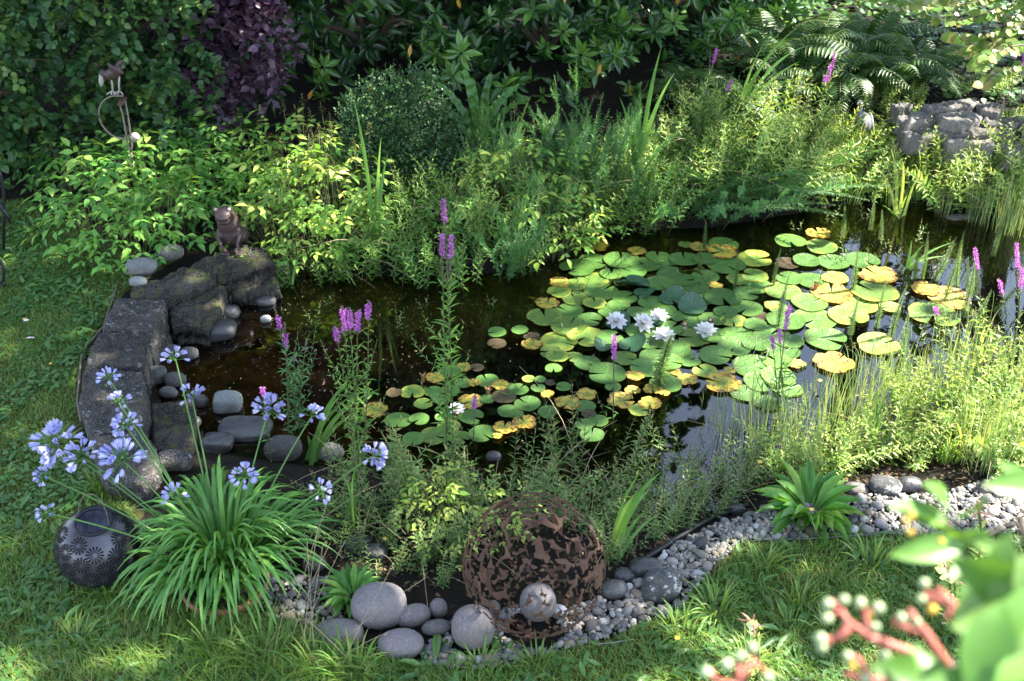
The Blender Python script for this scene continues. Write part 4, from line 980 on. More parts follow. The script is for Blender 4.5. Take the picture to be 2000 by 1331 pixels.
def lie(pts, lift, n=40, jit=0):
    P = np.array([G(*q) for q in pts]); t = np.linspace(0, len(P) - 1, n); i = np.minimum(t.astype(int), len(P) - 2); f = (t - i)[:, None]
    Q = P[i] * (1 - f) + P[i + 1] * f; Q[:, 2] = terrain(Q) + lift; return Q
g = Geo(); g.tube(lie([(1255, 1098), (1300, 1070), (1350, 1040), (1400, 1012), (1460, 990)], .012), .012, 6)
tag(g.build('pond_liner', plain('black_liner', (.010, .010, .012), rough=.5)), 'black edge of the pond liner showing between gravel and wet bank', 'pond liner')
g = Geo(); g.ribbon(lie([(1395, 1118), (1415, 1085), (1440, 1068), (1500, 1062), (1620, 1058), (1760, 1050), (1900, 1044), (2100, 1038)], .022, 60), .010, (0, -.5, 1))
tag(g.build('lawn_edging', plain('grey_edging', (.30, .31, .30), rough=.5)), 'thin grey strip edging between the gravel and the right lawn', 'lawn edging')
g = Geo(); g.ribbon(lie([(1168, 1266), (1200, 1263), (1236, 1256)], .02, 12), .010, (0, -.5, 1))
tag(g.build('lawn_edging', plain('white_edging', (.5, .5, .5), rough=.5)), 'short pale end of edging strip sticking out of grass below the gravel', 'lawn edging')
g = Geo(); g.tube(lie([(232, 555), (205, 640), (172, 680), (160, 700), (152, 790), (160, 830)], .015, 30), .006, 5)
tag(g.build('edging_wire', M['wire']), 'thin grey edging wire between the left lawn and the stone blocks', 'edging')
def scrap(px, py, w, h, m, lab, nm, cat):
    p = G(px, py); g = Geo(); r = np.random.default_rng(px); a = np.arange(9) * 2 * pi / 9; q = 1 + .25 * r.standard_normal(9)
    V = np.vstack([[(0, 0, .012)], np.stack([np.cos(a) * w * q, np.sin(a) * h * q, .004 + .006 * r.random(9)], 1)])
    g.add(V, [np.array([[0, 1 + i, 1 + (i + 1) % 9] for i in range(9)])]); o = g.build(nm, m); o.location = p + [0, 0, .03]; o.rotation_euler = (.35, .1, r.random() * 3); tag(o, lab, cat)
M['pinkpetal'] = plain('pale_pink', (.66, .52, .52), var=.1); M['orangeleaf'] = leafmat('fallen_orange_leaf', [(.55, .28, .04), (.62, .36, .05)], trans=.3, gain=1)
scrap(61, 672, .022, .016, M['pinkpetal'], 'pale pink fallen petal lying alone on the left lawn', 'fallen_petal', 'petal')
scrap(54, 637, .014, .007, M['pinkpetal'], 'narrow whitish scrap on the left lawn beyond the pink petal', 'fallen_petal', 'petal')
# ------------------------------------------------------------------ plant builders
def bez(a, b, c, n=10):
    t = np.linspace(0, 1, n)[:, None]; return (1 - t) ** 2 * a + 2 * t * (1 - t) * b + t * t * c
def along(P, gap, t0=.1, t1=1.0):
    """even steps along a path: positions, directions, fraction"""
    seg = np.linalg.norm(np.diff(P, axis=0), axis=1); L = np.concatenate([[0], np.cumsum(seg)]); n = max(2, int(L[-1] * (t1 - t0) / gap))
    s = np.linspace(t0, t1, n) * L[-1]; Q = np.stack([np.interp(s, L, P[:, k]) for k in range(3)], 1)
    T = nrm(np.gradient(P, axis=0)); D = nrm(np.stack([np.interp(s, L, T[:, k]) for k in range(3)], 1))
    return Q, D, s / L[-1]
def leafy(gl, P, rng, ll, lw, gap, per=2, ang=.9, t0=.12, t1=1.0, tpl=T_LANCE, col=(.2, .8), prof=None, droop=.0):
    Q, D, f = along(P, gap, t0, t1); n = len(Q)
    a = np.arange(n) * (pi / 2 if per == 2 else 2.4) + rng.random() * 6.28
    X = nrm(np.cross(D, (.13, .31, .94) if abs(D[0, 2]) < .9 else (1, .1, .2))); Y = np.cross(D, X)
    for j in range(per):
        b = a + j * 2 * pi / per + rng.normal(size=n) * .2
        rad_ = X * np.cos(b)[:, None] + Y * np.sin(b)[:, None]
        an = (ang * (1.25 - .55 * f) + rng.normal(size=n) * .22)[:, None]
        d = D * np.cos(an) + rad_ * np.sin(an) + np.array([0, 0, -droop])
        up = D * np.sin(an) - rad_ * np.cos(an) + np.array([0, 0, .3])
        pf = np.interp(f, [0, .15, .6, 1], [.5, 1, .9, .35]) if prof is None else np.interp(f, [0, .5, 1], prof)
        s = pf * (.65 + .6 * rng.random(n))
        gl.scatter(tpl, Q, d, up, np.stack([lw * s, ll * s, ll * s], 1), np.clip(col[0] + (col[1] - col[0]) * (.35 * f + .65 * rng.random(n)), 0, 1))
def stems_plant(name, seed, n, h, spread, lean, ll, lw, gap, leafm, stemm='stem', per=2, ang=.9, tpl=T_LANCE, sr=.003, col=(.1, .9), branch=0, droop=0, nod=.0, t0=.12, label='', cat='plant', group=None, dry=0):
    r = np.random.default_rng(seed); gs, gl, gd = Geo(), Geo(), Geo()
    for i in range(dry):
        a = r.random() * 6.28; l = h * (.6 + .7 * r.random()); b = np.array([cos(a), sin(a), 0]) * spread * r.random(); tl = .3 + .9 * r.random()
        gd.tube(bez(b, b + np.array([cos(a) * l * .1, sin(a) * l * .1, l * .6]), b + np.array([cos(a + .5) * l * tl, sin(a + .5) * l * tl, l * (1 - .5 * tl)]), 7), np.linspace(.0022, .001, 7), 4, r.random())
    for i in range(n):
        a = r.random() * 6.28; q = math.sqrt(r.random()) * spread; b = np.array([cos(a) * q, sin(a) * q, -.03])
        hh = h * (.55 + .6 * r.random()); l = lean * (.3 + q / max(spread, 1e-3)) * hh * (2.4 if r.random() < .2 else 1); ta = a + r.normal() * .5
        tip = b + np.array([cos(ta) * l, sin(ta) * l, hh]); mid = b + np.array([cos(ta) * l * .25, sin(ta) * l * .25, hh * .6])
        if nod: tip = tip + np.array([cos(ta), sin(ta), -.5]) * nod * hh
        P = bez(b, mid, tip, 9); gs.tube(P, np.linspace(sr, sr * .4, 9), 4, r.random())
        leafy(gl, P, r, ll, lw, gap, per, ang, t0, 1.0, tpl, col, droop=droop)
        for k in range(branch):
            f = .35 + .5 * r.random(); p0 = P[int(f * 8)]; ba = r.random() * 6.28; bl = hh * .35 * (1.2 - f)
            p2 = p0 + np.array([cos(ba) * bl * .6, sin(ba) * bl * .6, bl]); Pb = bez(p0, p0 + np.array([cos(ba) * bl * .4, sin(ba) * bl * .4, bl * .3]), p2, 6)
            gs.tube(Pb, np.linspace(sr * .6, sr * .3, 6), 3, .5); leafy(gl, Pb, r, ll * .75, lw * .75, gap * .9, per, ang, .1, 1.0, tpl, col, droop=droop)
    o = thing(name, label, cat, group=group); gs.build('stems', M[stemm], o); gl.build('leaves', M[leafm], o)
    if dry: gd.build('dry_stalks', M['tan'], o)
    return o
def compound_plant(name, seed, n, h, spread, leaflet, leafm, pairs=2, wide=.48, label='', cat='plant', group=None, plume=0, col=(0, .9)):
    """a mound of long-stalked leaves, each of a few pointed leaflets"""
    r = np.random.default_rng(seed); gs, gl, gp = Geo(), Geo(), Geo()
    for i in range(n):
        a = r.random() * 6.28; q = math.sqrt(r.random()); R_ = spread * q; z = h * (1 - .65 * q ** 2) * (.55 + .5 * r.random())
        tip = np.array([cos(a) * R_, sin(a) * R_, z]); b = np.array([cos(a) * R_ * .3, sin(a) * R_ * .3, -.03])
        P = bez(b, b * .5 + tip * .5 + np.array([0, 0, .25 * z]), tip, 6); gs.tube(P, np.linspace(.0028, .0012, 6), 4, r.random())
        d = nrm(np.array([cos(a) * (.6 + q) + r.normal() * .5, sin(a) * (.6 + q) + r.normal() * .5, .15 - .35 * q + .25 * r.normal()])); s = leaflet * (.7 + .6 * r.random())
        side = nrm(np.cross(d, (0, 0, 1))); up = np.cross(side, d); L = s * (.6 + pairs * .75); c = np.clip(col[0] + (col[1] - col[0]) * r.random(), 0, 1)
        pos, dr = [tip + d * L], [d]
        for j in range(pairs):
            for sg in (-1, 1):
                pos.append(tip + d * L * (j + .5) / pairs); dr.append(nrm(d * .55 + side * sg - up * .15))
        gs.tube(np.array([tip, tip + d * L]), .0011, 3, .5)
        m = len(pos); sc = s * np.concatenate([[1.15], .75 + .3 * r.random(m - 1)])
        gl.scatter(T_OVATE, np.array(pos), np.array(dr), up + .25 * r.standard_normal((m, 3)), np.stack([sc * wide, sc, sc], 1), np.clip(c + .12 * r.normal(size=m), 0, 1))
    for i in range(plume):
        a = r.random() * 6.28; q = math.sqrt(r.random()) * .7; b = np.array([cos(a) * q * spread, sin(a) * q * spread, 0]); top = b + np.array([r.normal() * .04, r.normal() * .04, h * (.95 + .3 * r.random())])
        gs.tube(np.array([b, top]), .0015, 3, .3); m = 90
        f = r.random(m); ba = r.random(m) * 6.28; rr = .05 * (1 - f) * np.sqrt(r.random(m)); pos = top + np.stack([np.cos(ba) * rr, np.sin(ba) * rr, (f - .5) * .10], 1)
        gp.scatter(T_DIA, pos, r.standard_normal((m, 3)), (0, 0, 1), np.tile([.003, .006, .004], (m, 1)), r.random(m))
    o = thing(name, label, cat, group=group); gs.build('stalks', M['stem'], o); gl.build('leaves', M[leafm], o)
    if plume: gp.build('plume', M['straw'], o)
    return o
def blade_plant(name, seed, n, L, wd, spread, arch, mat, label='', cat='plant', group=None, erect=.6, nseg=7, heads=0, ztip=0):
    r = np.random.default_rng(seed); g, gh = Geo(), Geo()
    for i in range(n):
        a = r.random() * 6.28; q = math.sqrt(r.random()) * spread; b = np.array([cos(a) * q, sin(a) * q, -.02]); ta = a + r.normal() * .6
        l = L * (.55 + .5 * r.random()); e = erect + (1 - erect) * r.random() * .6; ar = arch * (.4 + r.random())
        o = np.array([cos(ta), sin(ta), 0])
        tip = b + o * l * ar + np.array([0, 0, l * max(.05, (1 - ar * .75))]); mid = b + o * l * ar * .35 + np.array([0, 0, l * e])
        P = bez(b, mid, tip, nseg); t = np.linspace(0, 1, nseg)
        g.ribbon(P, wd * (.7 + .5 * r.random()) * np.interp(t, [0, .15, .6, 1], [.7, 1, .8, .06]), np.cross(o, (0, 0, 1)), np.clip(r.random() * .8 + .1, 0, 1))
        if i < heads:
            m = 14; f = np.linspace(0, 1, m); pos = tip + np.array([0, 0, 1]) * (f[:, None] - .5) * .03
            gh.scatter(T_DIA, pos, r.standard_normal((m, 3)) + [0, 0, 1], (0, 0, 1), np.tile([.003, .009, .003], (m, 1)), r.random(m))
    ob = thing(name, label, cat, group=group); g.build('blades', M[mat], ob)
    if heads: gh.build('seed_heads', M['straw'], ob)
    return ob
def blades_at(name, base, tips, wd, mat, label, cat='iris', group=None, droopy=()):
    b0 = np.array(base) if len(base) == 3 else G(*base); o = thing(name, label, cat, b0, group=group); r = np.random.default_rng(int(b0[0] * 1000) & 1023)
    for i, tp in enumerate(tips):
        px, py = tp[:2]; dy = tp[2] if len(tp) > 2 else r.normal() * .06; w = wd * (tp[3] if len(tp) > 3 else 1)
        t = aty(px, py, b0[1] + dy) - b0; b = np.array([r.normal() * .02, r.normal() * .02, -.03])
        bow = tp[4] if len(tp) > 4 else .06
        mid = (b + t) / 2 + np.array([-t[0] * .25, 0, abs(t[2]) * .10 + np.linalg.norm(t) * bow * 2]); P = bez(b, mid, t, 14); s = np.linspace(0, 1, 14)
        g = Geo(); sd = np.array([1, .35 * r.normal(), 0]) if abs(t[2]) > abs(t[0]) else np.array([.2, 1, .3])
        g.ribbon(P, w * np.interp(s, [0, .1, .6, 1], [.8, 1, .85, .04]), sd, r.random(), .3); g.build('blade', M[mat], o)
    return o
def fern_plant(name, seed, n, L, mat, label='', cat='fern', group=None, arch=.9, width=.22, fine=True):
    r = np.random.default_rng(seed); gs, gl = Geo(), Geo(); np_ = 24 if fine else 30
    for i in range(n):
        a = i * 2 * pi / n + r.normal() * .25; o = np.array([cos(a), sin(a), 0]); l = L * (.7 + .4 * r.random()); ar = arch * (.7 + .4 * r.random())
        P = bez(np.zeros(3), o * l * .25 + np.array([0, 0, l * .65]), o * l * ar + np.array([0, 0, l * (.75 - .5 * ar)]), 12)
        gs.tube(P, np.linspace(.004, .0015, 12), 4, .5); Q, D, f = along(P, l / np_, .14, 1.0); m = len(Q)
        sd = nrm(np.cross(D, (0, 0, 1))); up = np.cross(sd, D); pl = l * width * np.interp(f, [.1, .3, .6, 1], [.55, 1, .8, .08])
        c = .15 + .6 * r.random()
        for sg in (-1, 1):
            d = nrm(sd * sg + D * .35 - up * .15)
            if fine:
                for k in range(6):
                    e = (k + .5) / 6
                    pp = Q + d * (pl * e)[:, None]
                    for s2 in (-1, 1):
                        dd = nrm(np.cross(d, up) * s2 + d * .5); ln = pl * .30 * (1.1 - e)
                        gl.scatter(T_DIA, pp, dd, up + .1 * r.standard_normal((m, 3)), np.stack([ln * .75, ln, ln], 1), np.clip(c + .15 * r.normal(size=m), 0, 1))
            else:
                gl.scatter(T_LANCE, Q, d, up + .2 * r.standard_normal((m, 3)), np.stack([pl * .20, pl, pl], 1), np.clip(c + .15 * r.normal(size=m), 0, 1))
    ob = thing(name, label, cat, group=group); gs.build('stalks', M['stem'], ob); gl.build('fronds', M[mat], ob); return ob
def strap_fern(px, py, tips, wd, label):
    b0 = G(px, py); o = thing('strap_fern', label, 'fern', b0); r = np.random.default_rng(px)
    for tx, ty in tips:
        t = aty(tx, ty, b0[1] + r.normal() * .08) - b0; P = bez(np.zeros(3), t * .45 + np.array([0, -.02, .14]), t, 22); s = np.linspace(0, 1, 22)
        w = wd * np.interp(s, [0, .1, .5, .9, 1], [.5, .9, 1, .7, .1]); g = Geo(); T = nrm(np.gradient(P, axis=0)); sd = nrm(np.cross(T, (0, -.6, .8)))
        wav = np.sin(np.arange(22) * 1.9) * .012
        N = np.cross(sd, T); V = np.stack([P - sd * w[:, None] / 2 + N * wav[:, None], P - N * .006, P + sd * w[:, None] / 2 + N * wav[:, None]], 1).reshape(-1, 3)
        i = np.arange(21) * 3; g.add(V, [np.vstack([np.stack([i, i + 1, i + 4, i + 3], 1), np.stack([i + 1, i + 2, i + 5, i + 4], 1)])], r.random()); g.build('frond', M['hart'], o)
    return o
def spike(P, r, pinkfrom, pinkto, w=.0135):
    """flowers and seed capsules round the top of a stem"""
    gf, gseed = Geo(), Geo(); Q, D, f = along(P, .0035, .0, 1.0)
    for G_, m, s, tp in ((gf, (f >= pinkfrom) & (f <= pinkto), 1, T_DIA), (gseed, (f < pinkfrom) | (f > pinkto), .5, T_DIA)):
        q = np.repeat(Q[m], 9 if s == 1 else 5, 0); n = len(q)
        if n == 0: continue
        a = r.random(n) * 6.28; d = np.stack([np.cos(a), np.sin(a), .3 + .4 * r.random(n)], 1); rr = w * s * (.35 + .75 * r.random(n))
        G_.scatter(tp, q + d * (rr * .5)[:, None], d + .6 * r.standard_normal((n, 3)), (0, 0, 1), np.stack([rr * .55, rr * .85, rr], 1), r.random(n))
    return gf, gseed
def loosestrife(base, tips, label, n_low=2, ll=.055, leafm='willow', seed=0, group='purple loosestrife in flower', stemm='stem', gap=.035):
    """tips: (px, py, spike length px, share of spike from the top that is still grey bud, share in flower)"""
    b0 = np.array(base) if len(base) == 3 else G(*base); o = thing('loosestrife', label, 'loosestrife', b0, group=group); r = np.random.default_rng(seed + int(abs(b0[0]) * 977))
    gs, gl = Geo(), Geo()
    for px, py, sl, bud, flo, *dy in tips:
        t = aty(px, py, b0[1] + (dy[0] if dy else r.normal() * .05)) - b0; b = np.array([r.normal() * .02, r.normal() * .02, -.02])
        P = bez(b, b * .55 + t * .45 + np.array([r.normal() * .02, 0, .04]), t, 24); L = sl * mpp(b0 + t); tot = np.linalg.norm(np.diff(P, axis=0), axis=1).sum(); f0 = max(.05, 1 - L / tot)
        gs.tube(P, np.linspace(.0042, .0016, 24), 5, r.random()); leafy(gl, P, r, ll, ll * .22, gap, 2, 1.05, .06, f0, T_LANCE, (.1, .8), prof=(1, 1, .55))
        for k in range(n_low):
            i = int((.35 + .4 * r.random()) * f0 * 23); a = r.random() * 6.28; bl = .10 + .08 * r.random(); Pb = bez(P[i], P[i] + np.array([cos(a), sin(a), .4]) * bl * .5, P[i] + np.array([cos(a) * .8, sin(a) * .8, 1.1]) * bl, 7)
            gs.tube(Pb, .0014, 3, .5); leafy(gl, Pb, r, ll * .6, ll * .14, gap * .6, 2, .9, .1, 1, T_LANCE, (.2, .9))
        Ps, _, _ = along(P, .006, f0, 1.0); gf, gd = spike(Ps, r, 1 - bud - flo, 1 - bud)
        s = gf.build('flower_spike', M['pink'], o) if gf.n else None
        if gd.n: gd.build('seed_spike', M['seed'], o)
    gs.build('stems', M[stemm], o); gl.build('leaves', M[leafm], o); return o
def rosette(name, seed, n, L, wd, mat, label='', cat='plant', group=None, up=.5):
    r = np.random.default_rng(seed); g = Geo()
    a = np.arange(n) * 2.4 + r.random() * 6; e = up * (.4 + 1.0 * np.linspace(0, 1, n)) + r.normal(size=n) * .12; l = L * (.6 + .5 * r.random(n)) 
    d = np.stack([np.cos(a) * np.cos(e), np.sin(a) * np.cos(e), np.sin(e)], 1); u = np.stack([-np.cos(a) * np.sin(e), -np.sin(a) * np.sin(e), np.cos(e)], 1)
    q = .02 + .12 * L * r.random(n)
    g.scatter(leaf_tpl([.15, .35, .75, 1, .8, 0], w=.5, droop=.35, fold=.3), np.stack([np.cos(a) * q, np.sin(a) * q, 0 * a], 1), d, u, np.stack([wd * (.7 + .5 * r.random(n)), l, l], 1), r.random(n))
    o = thing(name, label, cat, group=group); g.build('leaves', M[mat], o); return o
def maretail(seed, h, label='', group=None):
    r = np.random.default_rng(seed); gs, gl = Geo(), Geo(); P = bez(np.array([0, 0, -.05]), np.array([0, r.normal() * .02, h * .5]), np.array([r.normal() * .04, r.normal() * .04, h]), 12)
    gs.tube(P, np.linspace(.004, .0015, 12), 5, .5); Q, D, f = along(P, .0075, .1, 1.0)
    for j in range(9):
        n = len(Q); a = j * 2 * pi / 9 + r.random(n); s = .026 * np.interp(f, [0, .5, 1], [1, 1, .25]); d = np.stack([np.cos(a), np.sin(a), .55 + 0 * a], 1)
        gl.scatter(T_LANCE2, Q, d, (0, 0, 1), np.stack([s * .16, s, s], 1), r.random(n))
    o = thing('maretail', label, 'maretail', group=group); gs.build('stem', M['stem'], o); gl.build('needles', M['maretail'], o); return o
# ------------------------------------------------------------------ shrubs and trees behind the pond
hr = np.random.default_rng(21)
def sprig_tpl(seed, n, L, tpl, ll, lw, spread=1.0):
    r = np.random.default_rng(seed); g = Geo(); t = np.linspace(.1, 1, n); pos = np.stack([.03 * np.sin(t * 6), t * L, -.12 * L * t ** 2], 1)
    a = np.arange(n) * 2.4 + r.random(n); d = np.stack([np.cos(a) * spread, .5 + 0 * a, .35 * np.sin(a)], 1)
    s = .75 + .45 * r.random(n)
    g.scatter(tpl, pos, d, np.array([0, 0, 1]) + .5 * r.standard_normal((n, 3)), np.stack([lw * s, ll * s, ll * s], 1), r.random(n), 0)
    V, F, c = g.tpl(); return V, F, c
def whorl_tpl(seed, n, ll, lw):
    r = np.random.default_rng(seed); g = Geo(); a = np.arange(n) * 2 * pi / n + .3 * r.random(n); e = r.uniform(-.75, .55, n); s = .55 + .6 * r.random(n)
    d = np.stack([np.cos(a) * np.cos(e), np.sin(e), np.sin(a) * np.cos(e)], 1); d[:, 1] += .25
    g.scatter(leaf_tpl([.12, .6, 1, .95, .55, 0], w=.5, droop=.2, fold=.2), d * .012, d, np.array([0, 1, 0.]) + .25 * r.standard_normal((n, 3)), np.stack([lw * s, ll * s, ll * s], 1), r.random(n), 0)
    return g.tpl()
def wall_foliage(g, n, xr, zr, yf, tpls, size, depth, tip=(0, -1, .25), jit=.6, hole=.0, hs=2.0, colr=(0, 1), zpow=1.0):
    x = hr.uniform(*xr, n); z = zr[0] + (zr[1] - zr[0]) * hr.random(n) ** zpow; dd = hr.random(n) ** 1.5 * depth
    if hole: 
        k = wob(x * hs, z * hs * 1.3, 1.0, 3) > -1 + 2 * hole * hr.random(n) ** .3; x, z, dd = x[k], z[k], dd[k]
    y = yf(x, z) + dd; n = len(x); d = np.asarray(tip) + jit * hr.standard_normal((n, 3)); which = hr.integers(len(tpls), size=n)
    for i, tp in enumerate(tpls):
        m = which == i
        g.scatter(tp, np.stack([x, y, z], 1)[m], d[m], np.array([0, -.35, 1]) + .3 * hr.standard_normal((m.sum(), 3)), size * (.75 + .5 * hr.random(m.sum())), colr[0] + (colr[1] - colr[0]) * hr.random(m.sum()))
def trunks(g, pts, r0, r1):
    for (bx, by), tips in pts:
        b = onground(bx, by)
        for t in tips: g.tube(bez(b, (b + np.array(t)) / 2 + np.array([hr.normal() * .1, .1, .2]), np.array(t), 8), np.linspace(r0, r1, 8), 6, .5)
RSP = [sprig_tpl(i, 13, .24, T_ROUND, .050, .038) for i in range(3)]
hd = thing('round_leaf_shrub', 'dense dark green shrub of small round leaves filling the left behind the lawn', 'shrub', (0, 0, 0))
g = Geo(); yh = lambda x, z: 6.80 + .55 * np.exp(-z / .35) * 0 + .30 * wob(x * 1.2, z * 1.6, 1, 1) - .16 * wob(x * 3, z * 3, 1, 2) + .12 * (x + 3) ** 2 * (x > -3) + .10 * z + .9 * np.clip(-2.75 - x, 0, 2) * 0
wall_foliage(g, 2700, (-5.2, -2.0), (.0, 2.4), yh, RSP, 1.0, .30, (0, -1, -.1), .7, hole=.6)
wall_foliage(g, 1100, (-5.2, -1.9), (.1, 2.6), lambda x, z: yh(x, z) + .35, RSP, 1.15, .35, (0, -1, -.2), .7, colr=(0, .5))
g.build('leaves', M['hedge'], hd)
g = Geo(); trunks(g, [((-4.3, 8.2), [(-4.6, 7.6, 1.6), (-4.0, 7.5, 1.9), (-3.6, 7.6, 1.2)]), ((-2.9, 8.1), [(-3.2, 7.5, 1.5), (-2.5, 7.5, 1.3), (-2.8, 7.4, 2.1), (-2.2, 7.4, .9)])], .03, .006)
for i in range(40):
    x = hr.uniform(-4, -1.9); z = hr.uniform(.2, 1.3); p = np.array([x, yh(x, z) + .1, z]); g.tube(bez(p, p + [hr.normal() * .2, -.1, .05], p + [hr.normal() * .35, -.05, -.3 * hr.random()], 6), .0025, 3, .5)
g.build('branches', M['twig'], hd)
PSP = [sprig_tpl(i + 9, 12, .28, T_OBOV, .062, .036) for i in range(3)]
pu = thing('purple_leaf_shrub', 'purple leaved shrub drooping over the bird ornament side of the bank', 'shrub', (0, 0, 0))
g = Geo(); yp = lambda x, z: 7.35 + .15 * wob(x * 2, z * 2, 1, 4) - .25 * (z > .5) * .4
xx = lambda n: None
def purple(n, depth, colr):
    x = hr.uniform(-2.42, -1.5, n); z = hr.uniform(.38, 2.3, n); low = .36 + .50 * np.abs(x + 1.95) / .5 + .10 * wob(x * 4, z, 1, 2); k = z > low; x, z = x[k], z[k]; n = len(x)
    d = np.array([0, -1, -.35]) + .55 * hr.standard_normal((n, 3)); w = hr.integers(3, size=n)
    for i in range(3):
        m = w == i; g.scatter(PSP[i], np.stack([x, yp(x, z) + depth * hr.random(n), z], 1)[m], d[m], np.array([0, -.4, 1]) + .3 * hr.standard_normal((m.sum(), 3)), .7 + .5 * hr.random(m.sum()), colr[0] + (colr[1] - colr[0]) * hr.random(m.sum()))
purple(620, .4, (0, 1)); purple(330, .2, (.2, 1)); g.build('leaves', M['purple'], pu)
g = Geo(); trunks(g, [((-1.9, 8.3), [(-2.3, 7.7, 1.2), (-1.7, 7.6, 1.0), (-2.0, 7.6, 2.0), (-1.5, 7.7, 1.4)])], .03, .006); g.build('branches', M['twig'], pu)
WHL = [whorl_tpl(i, 8 + i, .125, .042) for i in range(4)]
for nm, xr, yc, nn, lab, sd in [('rhododendron', (-1.75, -.35), 7.75, 520, 'glossy dark rhododendron behind the purple shrub and box bush', 1), ('rhododendron', (-.45, .95), 7.78, 640, 'glossy dark rhododendron behind the strap fern, in the middle of the back', 2),
                            ('rhododendron', (.75, 2.4), 8.5, 620, 'glossy dark rhododendron reaching over the feathery ferns with sunlit tips', 3)]:
    o = thing(nm, lab, 'rhododendron', (0, 0, 0), group='rhododendrons along the back'); g = Geo()
    yr = lambda x, z: yc + .32 * wob(x * 1.5, z * 2.0, 1, sd) - .10 * z + .25 * wob(x * 3.4, z * 3, 1, sd + 3)
    wall_foliage(g, nn, xr, (.12, 2.2), yr, WHL, .92, .40, (0, -1, .35), .75, hole=.85, hs=1.8, colr=(.15, 1), zpow=1.0)
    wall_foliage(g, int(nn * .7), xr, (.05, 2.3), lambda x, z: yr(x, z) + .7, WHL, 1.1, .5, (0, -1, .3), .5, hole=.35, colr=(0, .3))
    g.build('leaves', M['rhodo'], o)
    g = Geo(); xm = sum(xr) / 2
    trunks(g, [((xm, yc + .9), [(xm - .5, yc + .2, 1.2), (xm + .5, yc + .2, 1.3), (xm, yc + .1, 2.0), (xm - .3, yc + .1, .7), (xm + .35, yc, .8)])], .035, .008)
    g.build('branches', M['twig'], o)
    g = Geo()
    n = 6; x = hr.uniform(*xr, n); z = hr.uniform(.3, 1.3, n)
    g.scatter(T_OBOV, np.stack([x, yr(x, z) - .02, z], 1), hr.standard_normal((n, 3)) * .4 + [0, -.5, -1], (0, -1, .3), np.tile([.030, .085, .08], (n, 1)), hr.random(n)); g.build('withered_leaf', M['orangeleaf'], o)['kind'] = 'stuff'
# dark conifers beyond, seen only as the dark reflection and the shade behind the shrubs
for i, (x, y, h, w) in enumerate([(-5.8, 11.2, 6.0, 1.5), (-4.0, 11.6, 6.6, 1.5), (-2.3, 11.4, 6.2, 1.45), (-.7, 11.7, 6.8, 1.5), (.9, 11.6, 5.9, 1.4), (2.3, 11.9, 3.4, 1.2)]):
    o = thing('tall_conifer', f'tall dark conifer of the screen behind the shrubs, {ORD[i]} from the left', 'conifer', (x, y, .2), group='conifers of the dark screen behind the shrubs'); g = Geo(); n = 1500
    t = hr.random(n) ** .8; a = hr.random(n) * 6.28; rr = w * (1 - t) ** .6 * (.7 + .3 * hr.random(n)); d = np.stack([np.cos(a), np.sin(a), .1 + 0 * a], 1)
    g.scatter(sprig_tpl(50, 8, .5, T_LANCE, .26, .09), np.stack([np.cos(a) * rr, np.sin(a) * rr, .1 + t * h], 1), d + .3 * hr.standard_normal((n, 3)), (0, 0, 1), .9, hr.random(n)); g.build('crown', M['dark'], o)
    g = Geo(); g.tube(np.array([(0, 0, -.1), (0, 0, h * .5), (0, 0, h * .95)]), [.14, .09, .02], 8); g.build('trunk', M['bark'], o)
# unseen tree crowns, leaves set along sun rays to shade the left and middle
LIT = [([(1560, 430), (1590, 240), (1700, 200), (2300, 60), (2400, 1010), (1900, 930), (1640, 830), (1585, 740), (1550, 560)], .97), ([(1400, 1150), (1700, 1120), (2400, 1000), (2600, 1700), (1250, 1700)], .95),
       ([(480, 250), (780, 250), (800, 480), (620, 520), (500, 470)], .75), ([(-10, 690), (55, 688), (60, 735), (-10, 740)], .9), ([(1295, 1060), (1385, 1070), (1370, 1120), (1300, 1130)], .95),
       ([(770, 930), (930, 950), (910, 1110), (790, 1090)], .8), ([(395, 840), (520, 850), (540, 920), (420, 930)], .55), ([(130, 260), (460, 260), (420, 470), (180, 490)], .38), ([(900, 250), (1350, 260), (1400, 480), (930, 440)], .65),
       ([(1380, 60), (1600, 60), (1600, 260), (1380, 330)], .8), ([(1140, 1010), (1190, 1010), (1190, 1120), (1150, 1120)], .95), ([(700, -40), (900, -40), (880, 60), (740, 80)], .3), ([(1200, -60), (1480, -60), (1480, 40), (1220, 60)], .9),
       ([(50, 930), (200, 950), (180, 1010), (60, 1000)], .45), ([(-60, 1080), (420, 1150), (600, 1500), (-100, 1500)], .42), ([(1020, 560), (1130, 620), (1120, 720), (1030, 700)], .35), ([(1060, 480), (1570, 470), (1570, 760), (1180, 800), (1020, 700)], .50), ([(760, 700), (1000, 700), (1000, 880), (760, 880)], .35), ([(560, 540), (760, 560), (700, 760), (560, 700)], .25)]
LITW = [(np.array([atz(*q, .25)[:2] for q in P]), w) for P, w in LIT]
SKYP = np.array([(1270, 985), (1460, 720), (1610, 640), (1700, 560), (2100, 520), (2100, 1020)], float)
sr = np.random.default_rng(8)
gxx, gyy = np.meshgrid(np.arange(-4.3, 4.6, .105), np.arange(1.4, 9.3, .105)); Cg = np.stack([gxx.ravel(), gyy.ravel()], 1)
lit = np.zeros(len(Cg))
for P, w in LITW: lit = np.where(sdf(Cg, P) < 0, np.maximum(lit, w), lit)
pts, bins = [], []
for (x, y), L in zip(Cg, lit):
    sh = sr.random() > L
    for k in range(2 if sh else 0):
        for tr_ in range(5):
            z = sr.uniform(3.7, 7.8); q = np.array([x + sr.normal() * .05, y + sr.normal() * .05, .25]) + SUNV * (z - .25) / SUNV[2]
            m = q.copy(); m[2] = 2 * WZ - q[2]; v = m - CAM
            mpx = topix(m)
            if not (sdf(np.array([mpx]), SKYP)[0] < 12): pts.append(q); break
